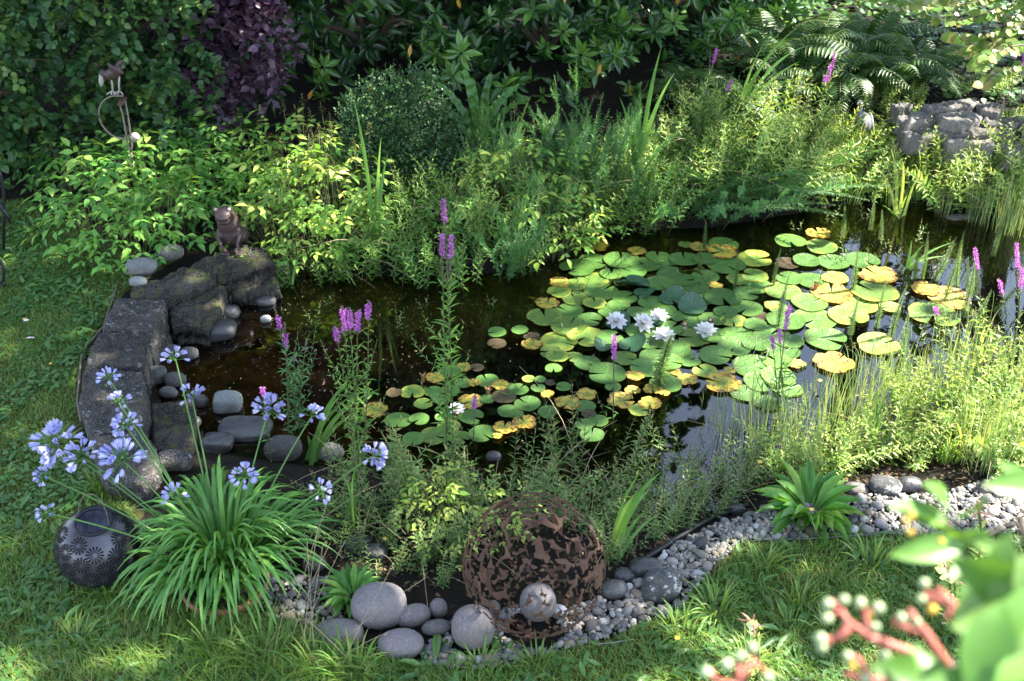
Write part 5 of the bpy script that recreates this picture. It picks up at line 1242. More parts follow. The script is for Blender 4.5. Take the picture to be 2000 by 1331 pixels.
pts = np.array(pts); crown_x = np.array([(1.8, 5.0), (4.6, 6.5), (7.2, 8.2), (5.5, 10.5)])
own = np.argmin(((pts[:, None, :2] - crown_x[None]) ** 2).sum(2), 1)
for i, (cx, cy) in enumerate(crown_x):
    P = pts[own == i]; c = np.array([cx, cy, 0]); tb = [(4.6, 12.5), (6.2, 12.8), (8.4, 10.6), (7.0, 12.6)][i]
    o = thing('shade_tree', ['broad garden tree whose leafy limb reaches over the near lawn', 'broad garden tree whose crown shades the pond middle', 'broad garden tree farthest out on the sunny side', 'broad garden tree rising behind the stone ledge'][i], 'tree', (0, 0, 0), group='trees around the sunny side of the pond')
    g = Geo(); n = len(P); g.scatter(T_ROUND, P, sr.standard_normal((n, 3)), np.array(SUNV) + .35 * sr.standard_normal((n, 3)), np.stack([np.full(n, .15), np.full(n, .17), np.full(n, .15)], 1), sr.random(n)); g.build('crown', M['hedge'], o)
    g = Geo(); b = np.array([tb[0], tb[1], -.1]); top = np.array([(cx + tb[0]) / 2, (cy + tb[1]) / 2, 5.5]); g.tube(bez(b, np.array([tb[0], tb[1], 4.]), top, 12), np.linspace(.20, .09, 12), 9)
    for j in range(5):
        e = P[sr.integers(n)] if n else top; g.tube(bez(top, (top + e) / 2 + [0, 0, .3], e, 8), np.linspace(.07, .012, 8), 5)
    g.build('trunk', M['bark'], o)

# small-leaved box bush, ferns, strap fern, katsura branch
bb = thing('box_bush', 'low dark bush of tiny glossy leaves in front of the rhododendrons', 'bush', G(785, 400)); g = Geo(); b0 = np.array(bb.location)
BSP = [sprig_tpl(70 + i, 12, .09, T_OVATE, .022, .013) for i in range(2)]
for px, py, r_, nn in [(760, 205, .17, 130), (820, 190, .13, 90), (735, 250, .20, 160), (790, 250, .24, 240), (835, 275, .22, 220), (720, 300, .20, 160), (780, 310, .26, 260), (850, 330, .20, 200), (800, 360, .2, 160), (890, 350, .18, 140), (870, 395, .14, 90)]:
    c = aty(px, py, b0[1] + .15) - b0; d = nrm(hr.standard_normal((nn, 3)) + [0, -.4, .3])
    g.scatter(BSP[nn % 2], c + d * r_ * .86 * (.75 + .25 * hr.random(nn))[:, None], d, np.array([0, 0, 1]) + .4 * hr.standard_normal((nn, 3)), .8 + .5 * hr.random(nn), hr.random(nn))
g.build('leaves', M['dark'], bb); g = Geo()
for px, py in [(760, 215), (735, 260), (800, 260), (850, 320), (830, 200), (700, 300)]: g.tube(bez(np.array([0, .1, 0.]), np.array([0, .1, .25]), aty(px, py, b0[1] + .15) - b0, 7), .006, 5)
g.build('branches', M['twig'], bb)
F1 = fern_plant('fern', 1, 14, .72, 'fern', arch=.85, width=.19, fine=False); F2 = fern_plant('fern', 2, 13, .62, 'fern', arch=1.0, width=.21, fine=False)
gp = 'feathery ferns in the shade at the back right'
for pr_, px, py, sc, rz, lab in [(F1, 1395, 262, .95, 0, 'feathery fern behind the tall iris with pink tipped loosestrife in front'), (F2, 1468, 228, 1.05, 1, 'feathery fern behind the bright sunlit iris blades'), (F1, 1545, 210, 1.15, 2, 'dark feathery fern in the middle of the fern bank'),
                               (F2, 1625, 205, 1.25, 3, 'big feathery fern right behind the crane figure'), (F1, 1705, 196, 1.2, 4, 'feathery fern between crane figure and stone ledge, tips sunlit'), (F2, 1775, 180, 1.1, 5, 'feathery fern behind the stone ledge'),
                               (F1, 1490, 150, 1.1, 1.5, 'shaded feathery fern high at the back under the rhododendron'), (F2, 1590, 140, 1.2, 2.2, 'shaded feathery fern high at the back in the middle'), (F1, 1680, 132, 1.1, .6, 'shaded feathery fern high at the back, rightmost'),
                               (F2, 385, 318, .45, .3, 'small pale fern among the fresh leaves left of the frog figure'), (F1, 430, 290, .5, 1.2, 'small arching fern under the purple shrub'), (F2, 1345, 205, .8, .2, 'dim feathery fern left of the fern bank against the rhododendron')]:
    put(pr_, (px, py), sc, rz, lab, gp)
strap_fern(935, 275, [(810, 188), (850, 160), (905, 130), (960, 140), (1015, 165), (1035, 195), (870, 250), (880, 270), (1050, 250), (920, 150), (985, 190), (860, 225)], .055, 'glossy strap leaved fern with wavy fronds under the rhododendron')
strap_fern(470, 330, [(420, 290), (445, 270), (505, 300)], .05, 'single strap leaved fern among fresh leaves under the purple shrub')
kt = thing('katsura_tree', 'small tree with pale rounded sunlit leaves hanging in from the right', 'tree', onground(4.6, 8.4)); k0 = np.array(kt.location); g, gb = Geo(), Geo()
gb.tube(np.array([(0, 0, -.1), (.05, 0, 1.2), (-.1, -.1, 2.6)]), [.07, .05, .03], 8)
for pts_ in [[(2060, -60), (1900, -10), (1790, 0), (1700, -8)], [(2060, -20), (1950, 20), (1870, 45), (1800, 20)], [(2080, 40), (1960, 60), (1890, 75), (1850, 70)], [(2080, 80), (1980, 90), (1930, 110), (1905, 130)], [(2080, 110), (1990, 130), (1950, 140), (1920, 165)], [(2060, -60), (2000, -20), (1930, -30), (1860, -40)], [(2060, -10), (2010, 20), (1990, 50), (1960, 30)], [(2080, -40), (1930, 0), (1850, 15), (1740, 10)], [(2090, 30), (2000, 60), (1940, 85), (1890, 100)]]:
    yy = 7.2 + hr.normal() * .3; Q = np.array([aty(a, b, yy + .15 * j * hr.normal()) - k0 for j, (a, b) in enumerate(pts_)]); P = np.vstack([[(0, 0, 1.9)], Q]); gb.tube(bez(P[0], (P[0] + P[1]) / 2 + [0, 0, .1], P[1], 6), .012, 5); gb.tube(Q, np.linspace(.008, .003, len(Q)), 5)
    q, d, f = along(Q, .035, 0, 1)
    for sg in (-1, 1):
        s = .066 * (.7 + .6 * hr.random(len(q))); dd = d * .5 + np.array([0, -.5, -.25]) + sg * np.cross(d, (0, 0, 1)) + .25 * hr.standard_normal((len(q), 3))
        g.scatter(T_ROUND, q, dd, np.array([-.2, -.7, .8]) + .25 * hr.standard_normal((len(q), 3)), np.stack([s * .9, s, s], 1), hr.random(len(q)))
gb.build('branches', M['twig'], kt); g.build('leaves', M['katsura'], kt)

# ------------------------------------------------------------------ planting on the far bank
CE = [compound_plant('leafy_perennial', 20 + i, 46, .46, .27, .068, 'fresh', plume=1 if i == 0 else 0) for i in range(2)]
CY = [compound_plant('pale_perennial', 30 + i, 46, .52, .24, .060, 'yellowgreen', plume=3) for i in range(2)]
FE = [stems_plant('feathery_perennial', 40 + i, 15, .62, .15, .22, .042, .0065, .011, 'blue', per=3, ang=.8, branch=3, sr=.0026) for i in range(2)]
LO = [stems_plant('leafy_perennial_clump', 50 + i, 16, .52, .16, .25, .060, .013, .028, 'willow', per=2, ang=1.0, branch=2, sr=.003, dry=2) for i in range(2)]
TR = stems_plant('trailing_spurge', 60, 14, .45, .10, .9, .034, .006, .0075, 'blue', per=3, ang=.95, nod=.35, sr=.003)
SU = [stems_plant('bank_perennial', 70 + i, 20, .50, .20, .35, .070, .017, .028, 'sun', per=2, ang=1.0, branch=2, sr=.0026, dry=4) for i in range(3)]
gp = 'fresh green leafy perennials left of the pond'
for i, (px, py, s, lab) in enumerate([(196, 488, .9, 'fresh green leafy mound nearest the left lawn'), (268, 512, .85, 'fresh green leafy mound touching the pale stones'), (335, 478, .9, 'fresh green leafy mound left of the frog figure'), (205, 420, 1.0, 'fresh green leafy mound at the foot of the round leaf shrub'),
                                     (285, 430, 1.0, 'pale fresh leafy mound below the bird ornament rod'), (375, 440, .9, 'fresh green leafy mound behind the frog figure left shoulder'), (155, 372, .8, 'small fresh leafy mound farthest left under the round leaf shrub'), (335, 385, .95, 'fresh leafy mound right of the bird ornament rod'),
                                     (425, 395, .9, 'fresh leafy mound directly behind the frog figure head'), (250, 372, .9, 'fresh leafy mound just behind the bird ornament rod'), (390, 345, .85, 'fresh leafy mound in shade under the purple shrub'), (455, 345, .9, 'fresh leafy mound between purple shrub and pale plumed mounds'), (300, 350, .8, 'dim fresh leafy mound at the shaded back below the ball of the bird ornament'), (505, 430, .75, 'fresh leafy mound right of the frog figure')]):
    put(CE[i % 2], (px, py), s, i * 1.3, lab, gp)
gp = 'pale plumed perennials behind the left half of the pond'
for i, (px, py, s, lab) in enumerate([(548, 500, .9, 'pale yellow green perennial leaning over the frog ledge'), (612, 525, .85, 'pale yellow green perennial at the waterline left of the arching sedge'), (655, 478, .95, 'bright pale perennial behind the arching sedge'), (572, 428, 1.0, 'sunlit pale perennial up the bank behind the frog ledge'),
                                     (630, 428, 1.0, 'sunlit pale perennial in the middle of the plumed bank'), (530, 372, .95, 'pale perennial under the purple shrub right edge'), (598, 365, .95, 'pale perennial below the first rhododendron'), (690, 430, 1.0, 'bright pale perennial left of the twin iris leaves'), (655, 360, .8, 'pale perennial between first rhododendron and box bush'), (1078, 505, .85, 'pale perennial overhanging the water at the left tip of the lily raft'), (985, 440, .8, 'pale perennial patch between the blue green feathery stems')]):
    put(CY[i % 2], (px, py), s, i * 1.7, lab, gp)
gp = 'leafy willow leaved perennials along the far waterline'
for i, (px, py, s, lab) in enumerate([(705, 535, .8, 'willow leaved clump at the waterline under the arching sedge'), (775, 535, .9, 'willow leaved clump at the waterline below the box bush'), (835, 540, .95, 'willow leaved clump left of the tall pink flower spikes'), (770, 470, 1.0, 'willow leaved clump behind the waterline below the twin iris leaves'),
                                     (855, 475, .95, 'willow leaved clump up the bank behind the tall pink spikes'), (905, 548, .85, 'willow leaved clump just right of the tall pink spikes'), (645, 548, .6, 'small willow leaved clump at the waterline below pale perennials'), (930, 480, 1.0, 'willow leaved clump up the bank right of the pink spikes'), (1150, 462, .75, 'willow leaved clump at the back edge of the lily raft, leftmost'),
                                     (1225, 452, .8, 'willow leaved clump at the foot of the tall iris, waterside'), (1290, 440, .8, 'willow leaved clump at the back edge of the lily raft behind yellow pads'), (1290, 390, .8, 'willow leaved clump right of the tall iris base'), (1345, 370, .95, 'willow leaved clump below the slate rock of the far bank'), (1400, 345, 1.0, 'willow leaved clump in front of the left end of the fern bank'),
                                     (1450, 380, .95, 'willow leaved clump behind the trailing blue green stems'), (1355, 300, 1.0, 'willow leaved clump under the pink tipped loosestrife'), (1510, 350, 1.0, 'willow leaved clump below the sunlit iris blades'), (1100, 430, .8, 'willow leaved clump between pale perennial and tall feathery stems'), (1450, 300, .95, 'willow leaved clump at the base of the sunlit iris blades'), (690, 390, .7, 'willow leaved clump in front of the box bush left side'), (820, 430, .8, 'willow leaved clump in front of the box bush middle'), (890, 420, .7, 'willow leaved clump below the strap fern')]):
    put(LO[i % 2], (px, py), s, i * 2.1, lab, gp)
gp = 'blue green feathery perennials on the far bank'
for i, (px, py, s, lab) in enumerate([(960, 345, .75, 'feathery blue green clump in front of the strap fern'), (1005, 375, .85, 'feathery blue green clump left of the black hose'), (1150, 380, 1.15, 'tallest feathery blue green clump right of the black hose'), (1110, 350, .9, 'feathery blue green clump just in front of the black hose'), (1190, 400, .95, 'feathery blue green clump left of the tall iris'),
                                     (935, 400, .8, 'feathery blue green clump below the strap fern on the left'), (975, 535, .75, 'feathery blue green clump drooping to the water right of the pink spikes'), (1025, 528, .7, 'feathery blue green clump drooping to the water by the pale perennial'), (1055, 440, .75, 'feathery blue green clump in the middle of the far bank'), (1130, 440, .75, 'feathery blue green clump behind the leftmost yellow pads'), (1390, 290, .7, 'feathery grey green clump between mossy rock and ferns'), (1235, 420, .6, 'feathery blue green clump hiding the foot of the tall iris')]):
    put(FE[i % 2], (px, py), s, i * 1.9, lab, gp)
gp = 'trailing blue green stems over the back of the lily raft'
for i, (px, py, s, lab) in enumerate([(1330, 425, .9, 'trailing blue green stems leftmost over the raft back'), (1400, 430, 1.0, 'trailing blue green stems above the yellow pads of the raft back'), (1470, 418, 1.05, 'trailing blue green stems in the middle, longest'), (1530, 398, 1.0, 'trailing blue green stems beside the sunlit bank'), (1565, 375, .8, 'trailing blue green stems highest and rightmost'), (1440, 385, .9, 'trailing blue green stems up the bank behind the others')]):
    put(TR, (px, py), s, i * 1.1 + .4, lab, gp)
gp = 'yellow green perennials on the sunny right bank'
for i, (px, py, s, lab) in enumerate([(1600, 318, .75, 'sunny bank clump below the pink flower left of the crane'), (1650, 340, .5, 'sunny bank clump just in front of the crane figure'), (1625, 385, .9, 'sunny bank clump behind the yellow pad at the raft corner'), (1690, 378, .75, 'sunny bank clump with iris blades rising beside it'), (1730, 335, .55, 'sunny bank clump right of the crane figure feet'),
                                     (1755, 378, .95, 'sunny bank clump over the shaded shallows'), (1805, 350, .6, 'sunny bank clump below the pinkish ledge slab'), (1830, 395, .95, 'sunny bank clump above the pale dry rock'), (1865, 352, .6, 'sunny bank clump below the thick striped slab'), (1890, 398, .9, 'sunny bank clump behind the rushes on the left'), (1925, 355, .65, 'sunny bank clump below the crumbling white slab'), (1960, 395, .95, 'sunny bank clump among the rushes'),
                                     (1985, 340, .9, 'sunny bank clump at the right under the katsura leaves'), (2015, 395, .95, 'sunny bank clump cut by the right picture edge'), (1572, 335, .85, 'sunny bank clump beside trailing stems'), (1560, 285, .8, 'sunny bank clump at the foot of the dark ferns'), (1725, 290, .35, 'low sunny bank clump between crane and ledge'), (1630, 262, .4, 'low sunny clump left behind the crane figure'), (1705, 215, .5, 'pale sunny clump behind the crane figure'), (1750, 245, .5, 'pale sunny clump at the left end of the stone ledge'), (1960, 290, .35, 'low sunny clump in front of the ledge right end'), (1790, 305, .35, 'low sunny clump in front of the pinkish slab'), (1865, 308, .35, 'low sunny clump in front of the long grey slab')]):
    put(SU[i % 3], (px, py), s, i * 1.3, lab, gp)
GR = [blade_plant('bank_grass', 140 + i, 60, .52, .008, .10, .5, 'sun', cat='grass', erect=.6) for i in range(2)]
for i, (px, py, s, lab) in enumerate([(1620, 300, .9, 'loose grass clump left of the crane figure'), (1665, 300, .8, 'loose grass clump at the crane figure feet'), (1590, 360, .9, 'loose grass clump between trailing stems and sunny bank'), (1660, 390, .8, 'loose grass clump over the yellow pad corner'), (1740, 395, .8, 'loose grass clump at the shaded shallows of the sunny bank'), (1800, 380, .9, 'loose grass clump in the middle of the sunny bank'), (1870, 380, .9, 'loose grass clump above the pale dry rock'), (1940, 420, .9, 'loose grass clump among the bank rushes'), (1900, 330, .6, 'loose grass clump under the crumbling white slab'), (1535, 320, .9, 'loose grass clump under the sunlit iris'), (1985, 380, .9, 'loose grass clump at the right picture edge of the sunny bank'), (1845, 900, .7, 'loose grass clump at the foot of the front right bank'), (1900, 890, .8, 'loose grass clump over the sunlit gravel end')]):
    put(GR[i % 2], (px, py), s, i * 1.1, lab, 'grass clumps on the sunny banks')
gcr = np.random.default_rng(31); q = np.column_stack([gcr.uniform(1.2, 5.6, 9000), gcr.uniform(7.8, 12.5, 9000)]); a = gcr.random(9000) * 6.28; g = Geo()
g.scatter(T_ROUND, np.column_stack([q, terrain(q) + .02 + .10 * gcr.random(9000)]), np.stack([np.cos(a), np.sin(a), .3 * gcr.standard_normal(9000)], 1), np.column_stack([.4 * gcr.standard_normal((9000, 2)), np.ones(9000)]), np.tile([.05, .06, .05], (9000, 1)) * (.6 + .6 * gcr.random(9000))[:, None], gcr.random(9000))
tag(g.build('undergrowth', M['hedge']), 'low leafy undergrowth on the shaded ground behind ferns and stone ledge', 'undergrowth', kind='stuff')
for i, (px, py, k, s_, lab) in enumerate([(1000, 410, 0, 1.0, 'sunlit tangle of pale leaves in the middle of the far bank'), (1080, 395, 1, .9, 'sunlit tangle of pale leaves right of the black hose'), (1215, 370, 2, .8, 'sunlit leafy tangle left of the tall iris'), (1270, 345, 3, .9, 'sunlit leafy tangle just right of the tall iris'), (1330, 330, 2, 1.0, 'sunlit leafy tangle in front of the mossy rock'), (1400, 390, 3, .9, 'sunlit leafy tangle above the trailing stems'), (1480, 340, 2, 1.1, 'sunlit leafy tangle under the pale arching iris'), (1540, 370, 3, .9, 'sunlit leafy tangle where the sunny bank begins'), (945, 450, 2, .9, 'sunlit leafy tangle right of the tall pink spikes'), (1120, 480, 0, .7, 'pale leaves hanging over the left back pads'), (1420, 300, 3, 1.1, 'sunlit leafy tangle before the left ferns'), (1510, 290, 2, 1.0, 'sunlit leafy tangle before the middle ferns'), (1160, 440, 3, .8, 'sunlit leafy tangle at the foot of the tallest feathery clump')]):
    put([CY[0], CY[1], SU[0], SU[1]][k], (px, py), s_, i * 1.7, lab, 'sunlit tangled growth along the far bank')
# iris and sedge blades
I = blades_at
I('iris', (1238, 395), [(1293, 90), (1318, 142), (1250, 170), (1232, 200), (1210, 190), (1330, 250, 0, .8), (1262, 290), (1225, 300)], .032, 'iris', 'tall iris with upright sword leaves in the middle of the far bank')
I('iris', (1425, 275), [(1556, 55), (1502, 108), (1585, 88, 0, .9, .12), (1562, 120), (1500, 75), (1480, 110), (1600, 170, 0, .9, .1), (1540, 190)], .026, 'iris', 'sunlit pale iris with arching leaves before the dark ferns')
I('iris', (738, 500), [(690, 192), (745, 268), (758, 300), (735, 350), (715, 390), (770, 400)], .024, 'iris', 'iris with two very tall blades in front of the box bush')
I('sedge', (648, 520), [(786, 518, -.1, 1, .3), (756, 502, 0, 1, .3), (762, 485, 0, 1, .25), (738, 540, -.15, 1, .3), (716, 600, -.25, 1, .35), (745, 345, 0, 1, .1), (728, 375, 0, 1, .1), (700, 420), (600, 470), (690, 395)], .018, 'iris', 'arching sedge whose leaves bend over the dark water', 'sedge')
I('sedge', (565, 560), [(412, 548, -.1, 1, .25), (400, 522, .0, 1, .25), (480, 545, -.1, 1, .15), (500, 500, 0, .8, .2), (560, 480), (590, 490)], .014, 'iris', 'sedge whose long thin leaves arch across the frog figure', 'sedge')
I('iris', (612, 900), [(695, 768), (742, 760), (682, 742), (712, 800), (652, 800), (668, 770), (600, 850), (640, 850)], .022, 'iris', 'young iris with straight blades right of the agapanthus')
I('iris', (1192, 1068), [(1266, 905), (1292, 922), (1245, 960), (1270, 955)], .026, 'iris', 'iris blades growing beside the right of the rusty sphere')
I('iris', (1215, 1088), [(1292, 1000), (1260, 1000), (1245, 1020)], .016, 'iris', 'thin iris with a bent bare stem by the gravel')
I('iris', W(1768, 525), [(1862, 474), (1805, 478), (1792, 492), (1780, 470), (1850, 500)], .020, 'iris', 'short pale iris standing in the shallows at the right')
I('iris', (1752, 442), [(1716, 330), (1762, 310), (1740, 290), (1790, 350), (1722, 400), (1772, 380)], .020, 'sun', 'sunlit iris on the waterline of the right bank')
I('iris', (1700, 905), [(1712, 760), (1735, 750), (1690, 780), (1725, 800), (1705, 830)], .016, 'iris', 'slim iris at the front right waterline above the slate rock')
I('iris', (685, 1040), [(690, 925), (672, 930), (705, 950), (660, 960), (700, 900)], .013, 'iris', 'thin iris on the wet soil behind the fresh broad-leaved clump')
# ------------------------------------------------------------------ loosestrife in flower
Lo = loosestrife
Lo((878, 915), [(866, 392, 175, .0, .27, .1), (863, 462, 110, .0, .40, .05), (882, 462, 105, .0, .45, .12)], 'tallest loosestrife with three long pink spikes over the dark water', 3, .065, seed=1)
Lo((700, 935), [(668, 598, 70, .15, .7), (682, 603, 60, .1, .8), (700, 608, 55, .1, .8), (719, 588, 48, .2, .7), (655, 640, 40, .1, .8)], 'loosestrife with a cluster of thick pink spikes over the shallows', 3, .05, seed=2)
Lo((575, 850), [(534, 590, 68, .5, .45), (556, 632, 55, .45, .5), (600, 664, 26, 1.0, 0), (575, 690, 20, 1, 0)], 'loosestrife with grey tipped pink spikes left in the shallows', 3, .055, 'blue', seed=3)
Lo((1195, 910), [(1199, 652, 150, .06, .34)], 'single loosestrife spike in front of the white water lilies', 1, .05, seed=4)
Lo((1530, 870), [(1541, 597, 70, .08, .75), (1522, 642, 36, .1, .8), (1507, 658, 32, .1, .8)], 'loosestrife with a pink spike beside the decaying right pads', 2, .05, seed=5)
Lo((927, 905), [(928, 772, 52, .12, .5)], 'small loosestrife with one little pink spike in the loose pad cluster', 1, .04, seed=6)
Lo((1990, 720), [(1985, 478, 100, .0, .5), (1997, 520, 60, .1, .7), (1950, 545, 40, .1, .8)], 'loosestrife with pale pink spikes at the right picture edge', 2, .05, 'sun', seed=7)
Lo((1930, 730), [(1904, 488, 115, .0, .38), (1888, 572, 30, .1, .8)], 'loosestrife with a long grey seed spike tipped pink at the right', 2, .05, 'sun', seed=8)
Lo((1365, 340), [(1402, 92, 55, .1, .5), (1432, 150, 50, .15, .5), (1388, 100, 40, .8, .0), (1380, 160, 20, 1, 0)], 'loosestrife with two slim pink tips before the dark ferns', 3, .055, 'willow', seed=9)
Lo((1592, 320), [(1632, 95, 60, .2, .6), (1622, 125, 46, .1, .7), (1612, 148, 22, .1, .7), (1580, 200, 20, 1, 0)], 'loosestrife with a stout pink tip left of the crane figure', 3, .05, 'sun', seed=10)
Lo((1968, 305), [(1982, 78, 110, .0, .35), (2000, 100, 100, 0, .3), (1960, 190, 30, 1, 0)], 'loosestrife with tall faded spikes under the katsura leaves', 3, .055, 'sun', seed=11)
Lo((520, 905), [(512, 757, 34, .1, .7)], 'little loosestrife with one pink tip behind the agapanthus', 1, .035, seed=12)
Lo((1850, 790), [(1826, 600, 22, .1, .8)], 'little loosestrife with a pink dot over a yellow pad at the right', 1, .045, 'sun', seed=13)
# ------------------------------------------------------------------ front bank: young stems, rushes, maretail, seedlings
SE = [stems_plant('young_leafy_stem', 80 + i, 4 + i, .36 + .04 * i, .07, .22, .052, .011, .022, 'seedling', per=2, ang=1.05, sr=.0026, dry=1) for i in range(3)]
gp = 'young leafy stems along the front waterline'
r_ = np.random.default_rng(5)
for i, (px, py, s) in enumerate([(735, 935, .9), (770, 950, .8), (800, 945, 1.0), (840, 960, 1.0), (880, 975, .9), (920, 960, .8), (960, 985, .9), (1000, 975, .9), (1040, 990, .85), (1075, 960, 1.1), (1100, 985, 1.1), (1125, 955, 1.1), (1150, 995, .9), (1180, 985, .95), (1215, 955, 1.0), (1225, 1000, .9),
                                   (1262, 980, .8), (1290, 925, .9), (1320, 905, .9), (1330, 1010, .7), (1360, 990, .7), (1395, 985, .7), (1290, 1035, .6), (1340, 1040, .5), (1420, 970, .7), (660, 930, .7), (700, 960, .8), (750, 985, .8), (790, 1000, .9), (1240, 1040, .6), (1380, 1015, .6), (1460, 965, .6), (1110, 1020, .8), (940, 1000, .7), (1450, 930, .8), (1500, 940, .7), (720, 1010, .7), (760, 1020, .75), (700, 1090, .5), (740, 1060, .6), (640, 985, .6), (670, 1010, .6), (780, 1075, .6), (820, 1120, .5), (860, 1140, .45), (905, 1060, .7), (1180, 1050, .7), (1205, 1030, .7), (1260, 1010, .7), (1300, 985, .75), (1310, 1045, .5), (1345, 1000, .7), (1380, 960, .8), (1410, 1000, .6), (1240, 1075, .5), (1170, 1020, .8), (815, 980, .9), (855, 1000, .9), (900, 1000, .85), (625, 1030, .5), (655, 1060, .5), (680, 1000, .6), (720, 1040, .6), (755, 1060, .6), (790, 1040, .7), (830, 1090, .6), (770, 1110, .5), (730, 1120, .45), (880, 1080, .65), (945, 1020, .8), (985, 1010, .8), (1025, 1010, .8), (1065, 1000, .85), (1140, 1030, .75), (1195, 1090, .5), (1225, 1050, .6), (1280, 1000, .7), (1275, 1050, .55), (1320, 960, .8), (1350, 950, .8), (1400, 950, .8), (1430, 960, .8), (1385, 1000, .6), (1480, 920, .8), (1530, 915, .8)]):
    nb = 'between iris blades and rusty sphere' if px < 905 else 'behind the rusty sphere' if px < 1170 else 'between rusty sphere and rushes' if px < 1300 else 'at the inner edge of the gravel'
    put(SE[i % 3], (px, py), s, r_.random() * 6.28, f'young leafy stems {nb} at the front waterline', gp)
SY = [compound_plant('yellow_seedling', 90 + i, 18, .30, .10, .034, 'yellowgreen', pairs=1, col=(.4, 1)) for i in range(2)]
for i, (px, py, s) in enumerate([(815, 1050, .8), (850, 1040, .95), (885, 1050, .9), (830, 1000, .9), (870, 1000, .9), (905, 1010, .9), (850, 1095, .7), (890, 1100, .75), (930, 990, .8), (980, 1080, .8), (1010, 1050, .9), (640, 1050, .6)]):
    put(SY[i % 2], (px, py), s, i * 2.0, 'yellow green seedlings on the dark soil left of the rusty sphere' if px < 950 else 'yellow green seedlings seen through the rusty sphere', 'yellow green seedlings on the front bank')
RU = [blade_plant('rush', 100 + i, 46, .55, .0042, .09, .18, 'rush', erect=.75, heads=3) for i in range(2)]
gp = 'fine rushes in the front right water'
for i, (px, py, s, lab) in enumerate([(1375, 880, .75, 'thin rush tuft leftmost before the blue water'), (1420, 905, .85, 'thin rush tuft at the left of the blue water'), (1462, 880, 1.0, 'rush tuft under the yellow decaying pads'), (1490, 905, 1.0, 'rush tuft left of the yellow flower'), (1560, 900, .95, 'rush tuft standing before the middle of the blue water'), (1605, 880, 1.05, 'rush tuft right of the yellow flower'), (1655, 865, 1.1, 'tall rush tuft below the notched pad'), (1690, 850, 1.15, 'tall rush tuft in the middle of the right water'),
                                    (1730, 840, 1.15, 'tall rush tuft left of the leafy right front bank'), (1765, 815, 1.1, 'tall rush tuft below the big yellow pad'), (1800, 800, 1.0, 'rush tuft at the foot of maretail spikes'), (1660, 900, .8, 'rush tuft above the pale edged slate rock'), (1940, 470, .95, 'rush tuft on the sunny right bank waterline'), (1972, 478, 1.0, 'second rush tuft on the sunny right bank waterline, right of the first'), (1905, 445, .8, 'rush tuft behind the two bank waterline tufts'), (1880, 900, .9, 'rush tuft leaning over the right front soil'), (1925, 910, 1.0, 'rush tuft leaning at the sunlit end of the front bank'), (2000, 470, .9, 'rush tuft at the right picture edge of the sunny bank'), (1840, 430, .6, 'low rush tuft above the shaded shallows')]):
    put(RU[i % 2], (px, py), s, i * 1.2, lab, gp)
for i, (px, py, s_, lab) in enumerate([(1820, 850, 1.15, 'tall rush tuft among leafy clumps, left of the front right bank'), (1862, 800, 1.2, 'tall rush tuft behind the front right bank clumps'), (1905, 780, 1.15, 'tall rush tuft under the long grey seed spike'), (1955, 800, 1.15, 'tall rush tuft near the right picture edge behind leafy clumps'), (1990, 830, 1.1, 'tall rush tuft at the right picture edge of the front bank'), (1780, 760, 1.0, 'rush tuft rising beside the big yellow pad'), (1830, 740, 1.0, 'rush tuft between big yellow pad and seed spike'), (1870, 720, 1.0, 'rush tuft right of the big yellow pad'), (1590, 850, .9, 'fine rush tuft below the curled yellow pad'), (1530, 880, .8, 'fine rush tuft at the foot of the pink spiked loosestrife')]):
    put(RU[i % 2], (px, py), s_, i * 1.9, lab, gp)
for i, (px, py, s_, lab) in enumerate([(1752, 262, .4, 'low tangle covering the left foot of the stone ledge'), (1800, 275, .42, 'low tangle covering the pinkish slab foot'), (1845, 282, .4, 'low tangle covering the long bottom slab'), (1905, 288, .42, 'low tangle between the bottom slab and the fallen slab'), (1965, 262, .4, 'low tangle on the right end of the stone ledge'), (1790, 200, .4, 'pale tangle behind the left half of the stone ledge'), (1860, 186, .45, 'pale tangle behind the middle of the stone ledge'), (1935, 188, .45, 'pale tangle behind the right half of the stone ledge')]):
    put(SU[i % 3], (px, py), s_, i * 1.9, lab, 'low growth round the stone ledge')
put(LO[0], (552, 552), .6, 1.0, 'small willow leaved clump hiding the right end of the frog ledge', None)
MT = [maretail(i, .26 + .05 * i) for i in range(3)]
gp = 'maretail spikes standing in the right water'
for i, (px, py, s, t_) in enumerate([(1665, 570, 1.0, 0), (1712, 640, .9, .1), (1740, 660, .9, .0), (1763, 690, 1.0, .1), (1785, 545, .8, .2), (1800, 545, .8, 0), (1825, 548, 1.1, .25), (1845, 590, 1.0, .15), (1868, 560, .9, .3), (1890, 570, .8, .2), (1905, 575, .9, .3), (1880, 620, 1.0, .1), (1900, 640, .9, .2), (1520, 640, 1.0, .0), (1510, 560, .7, 0), (1375, 490, .8, 0), (1365, 535, .7, 0), (1435, 565, .7, 0), (1660, 655, .9, 0), (1945, 610, .9, .5), (1940, 500, .8, 0), (1720, 470, .8, .1), (1645, 465, .8, 0), (1700, 450, .7, .1)]):
    put(MT[i % 3], (px, py), s, i, 'green maretail spike standing among the large pads at the right' if px > 1600 else 'green maretail spike poking up through the lily raft', gp, z=WZ, tilt=(0, t_))
put(maretail(9, .30), (1285, 755), (2.2, 2.2, 1.3), 0, 'fattest maretail spike standing before the white water lilies', 'maretail spikes standing in the right water', z=WZ)
EM = [stems_plant('water_weed_sprig', 120 + i, 2, .16, .03, .3, .035, .008, .018, 'seedling', sr=.0018) for i in range(2)]
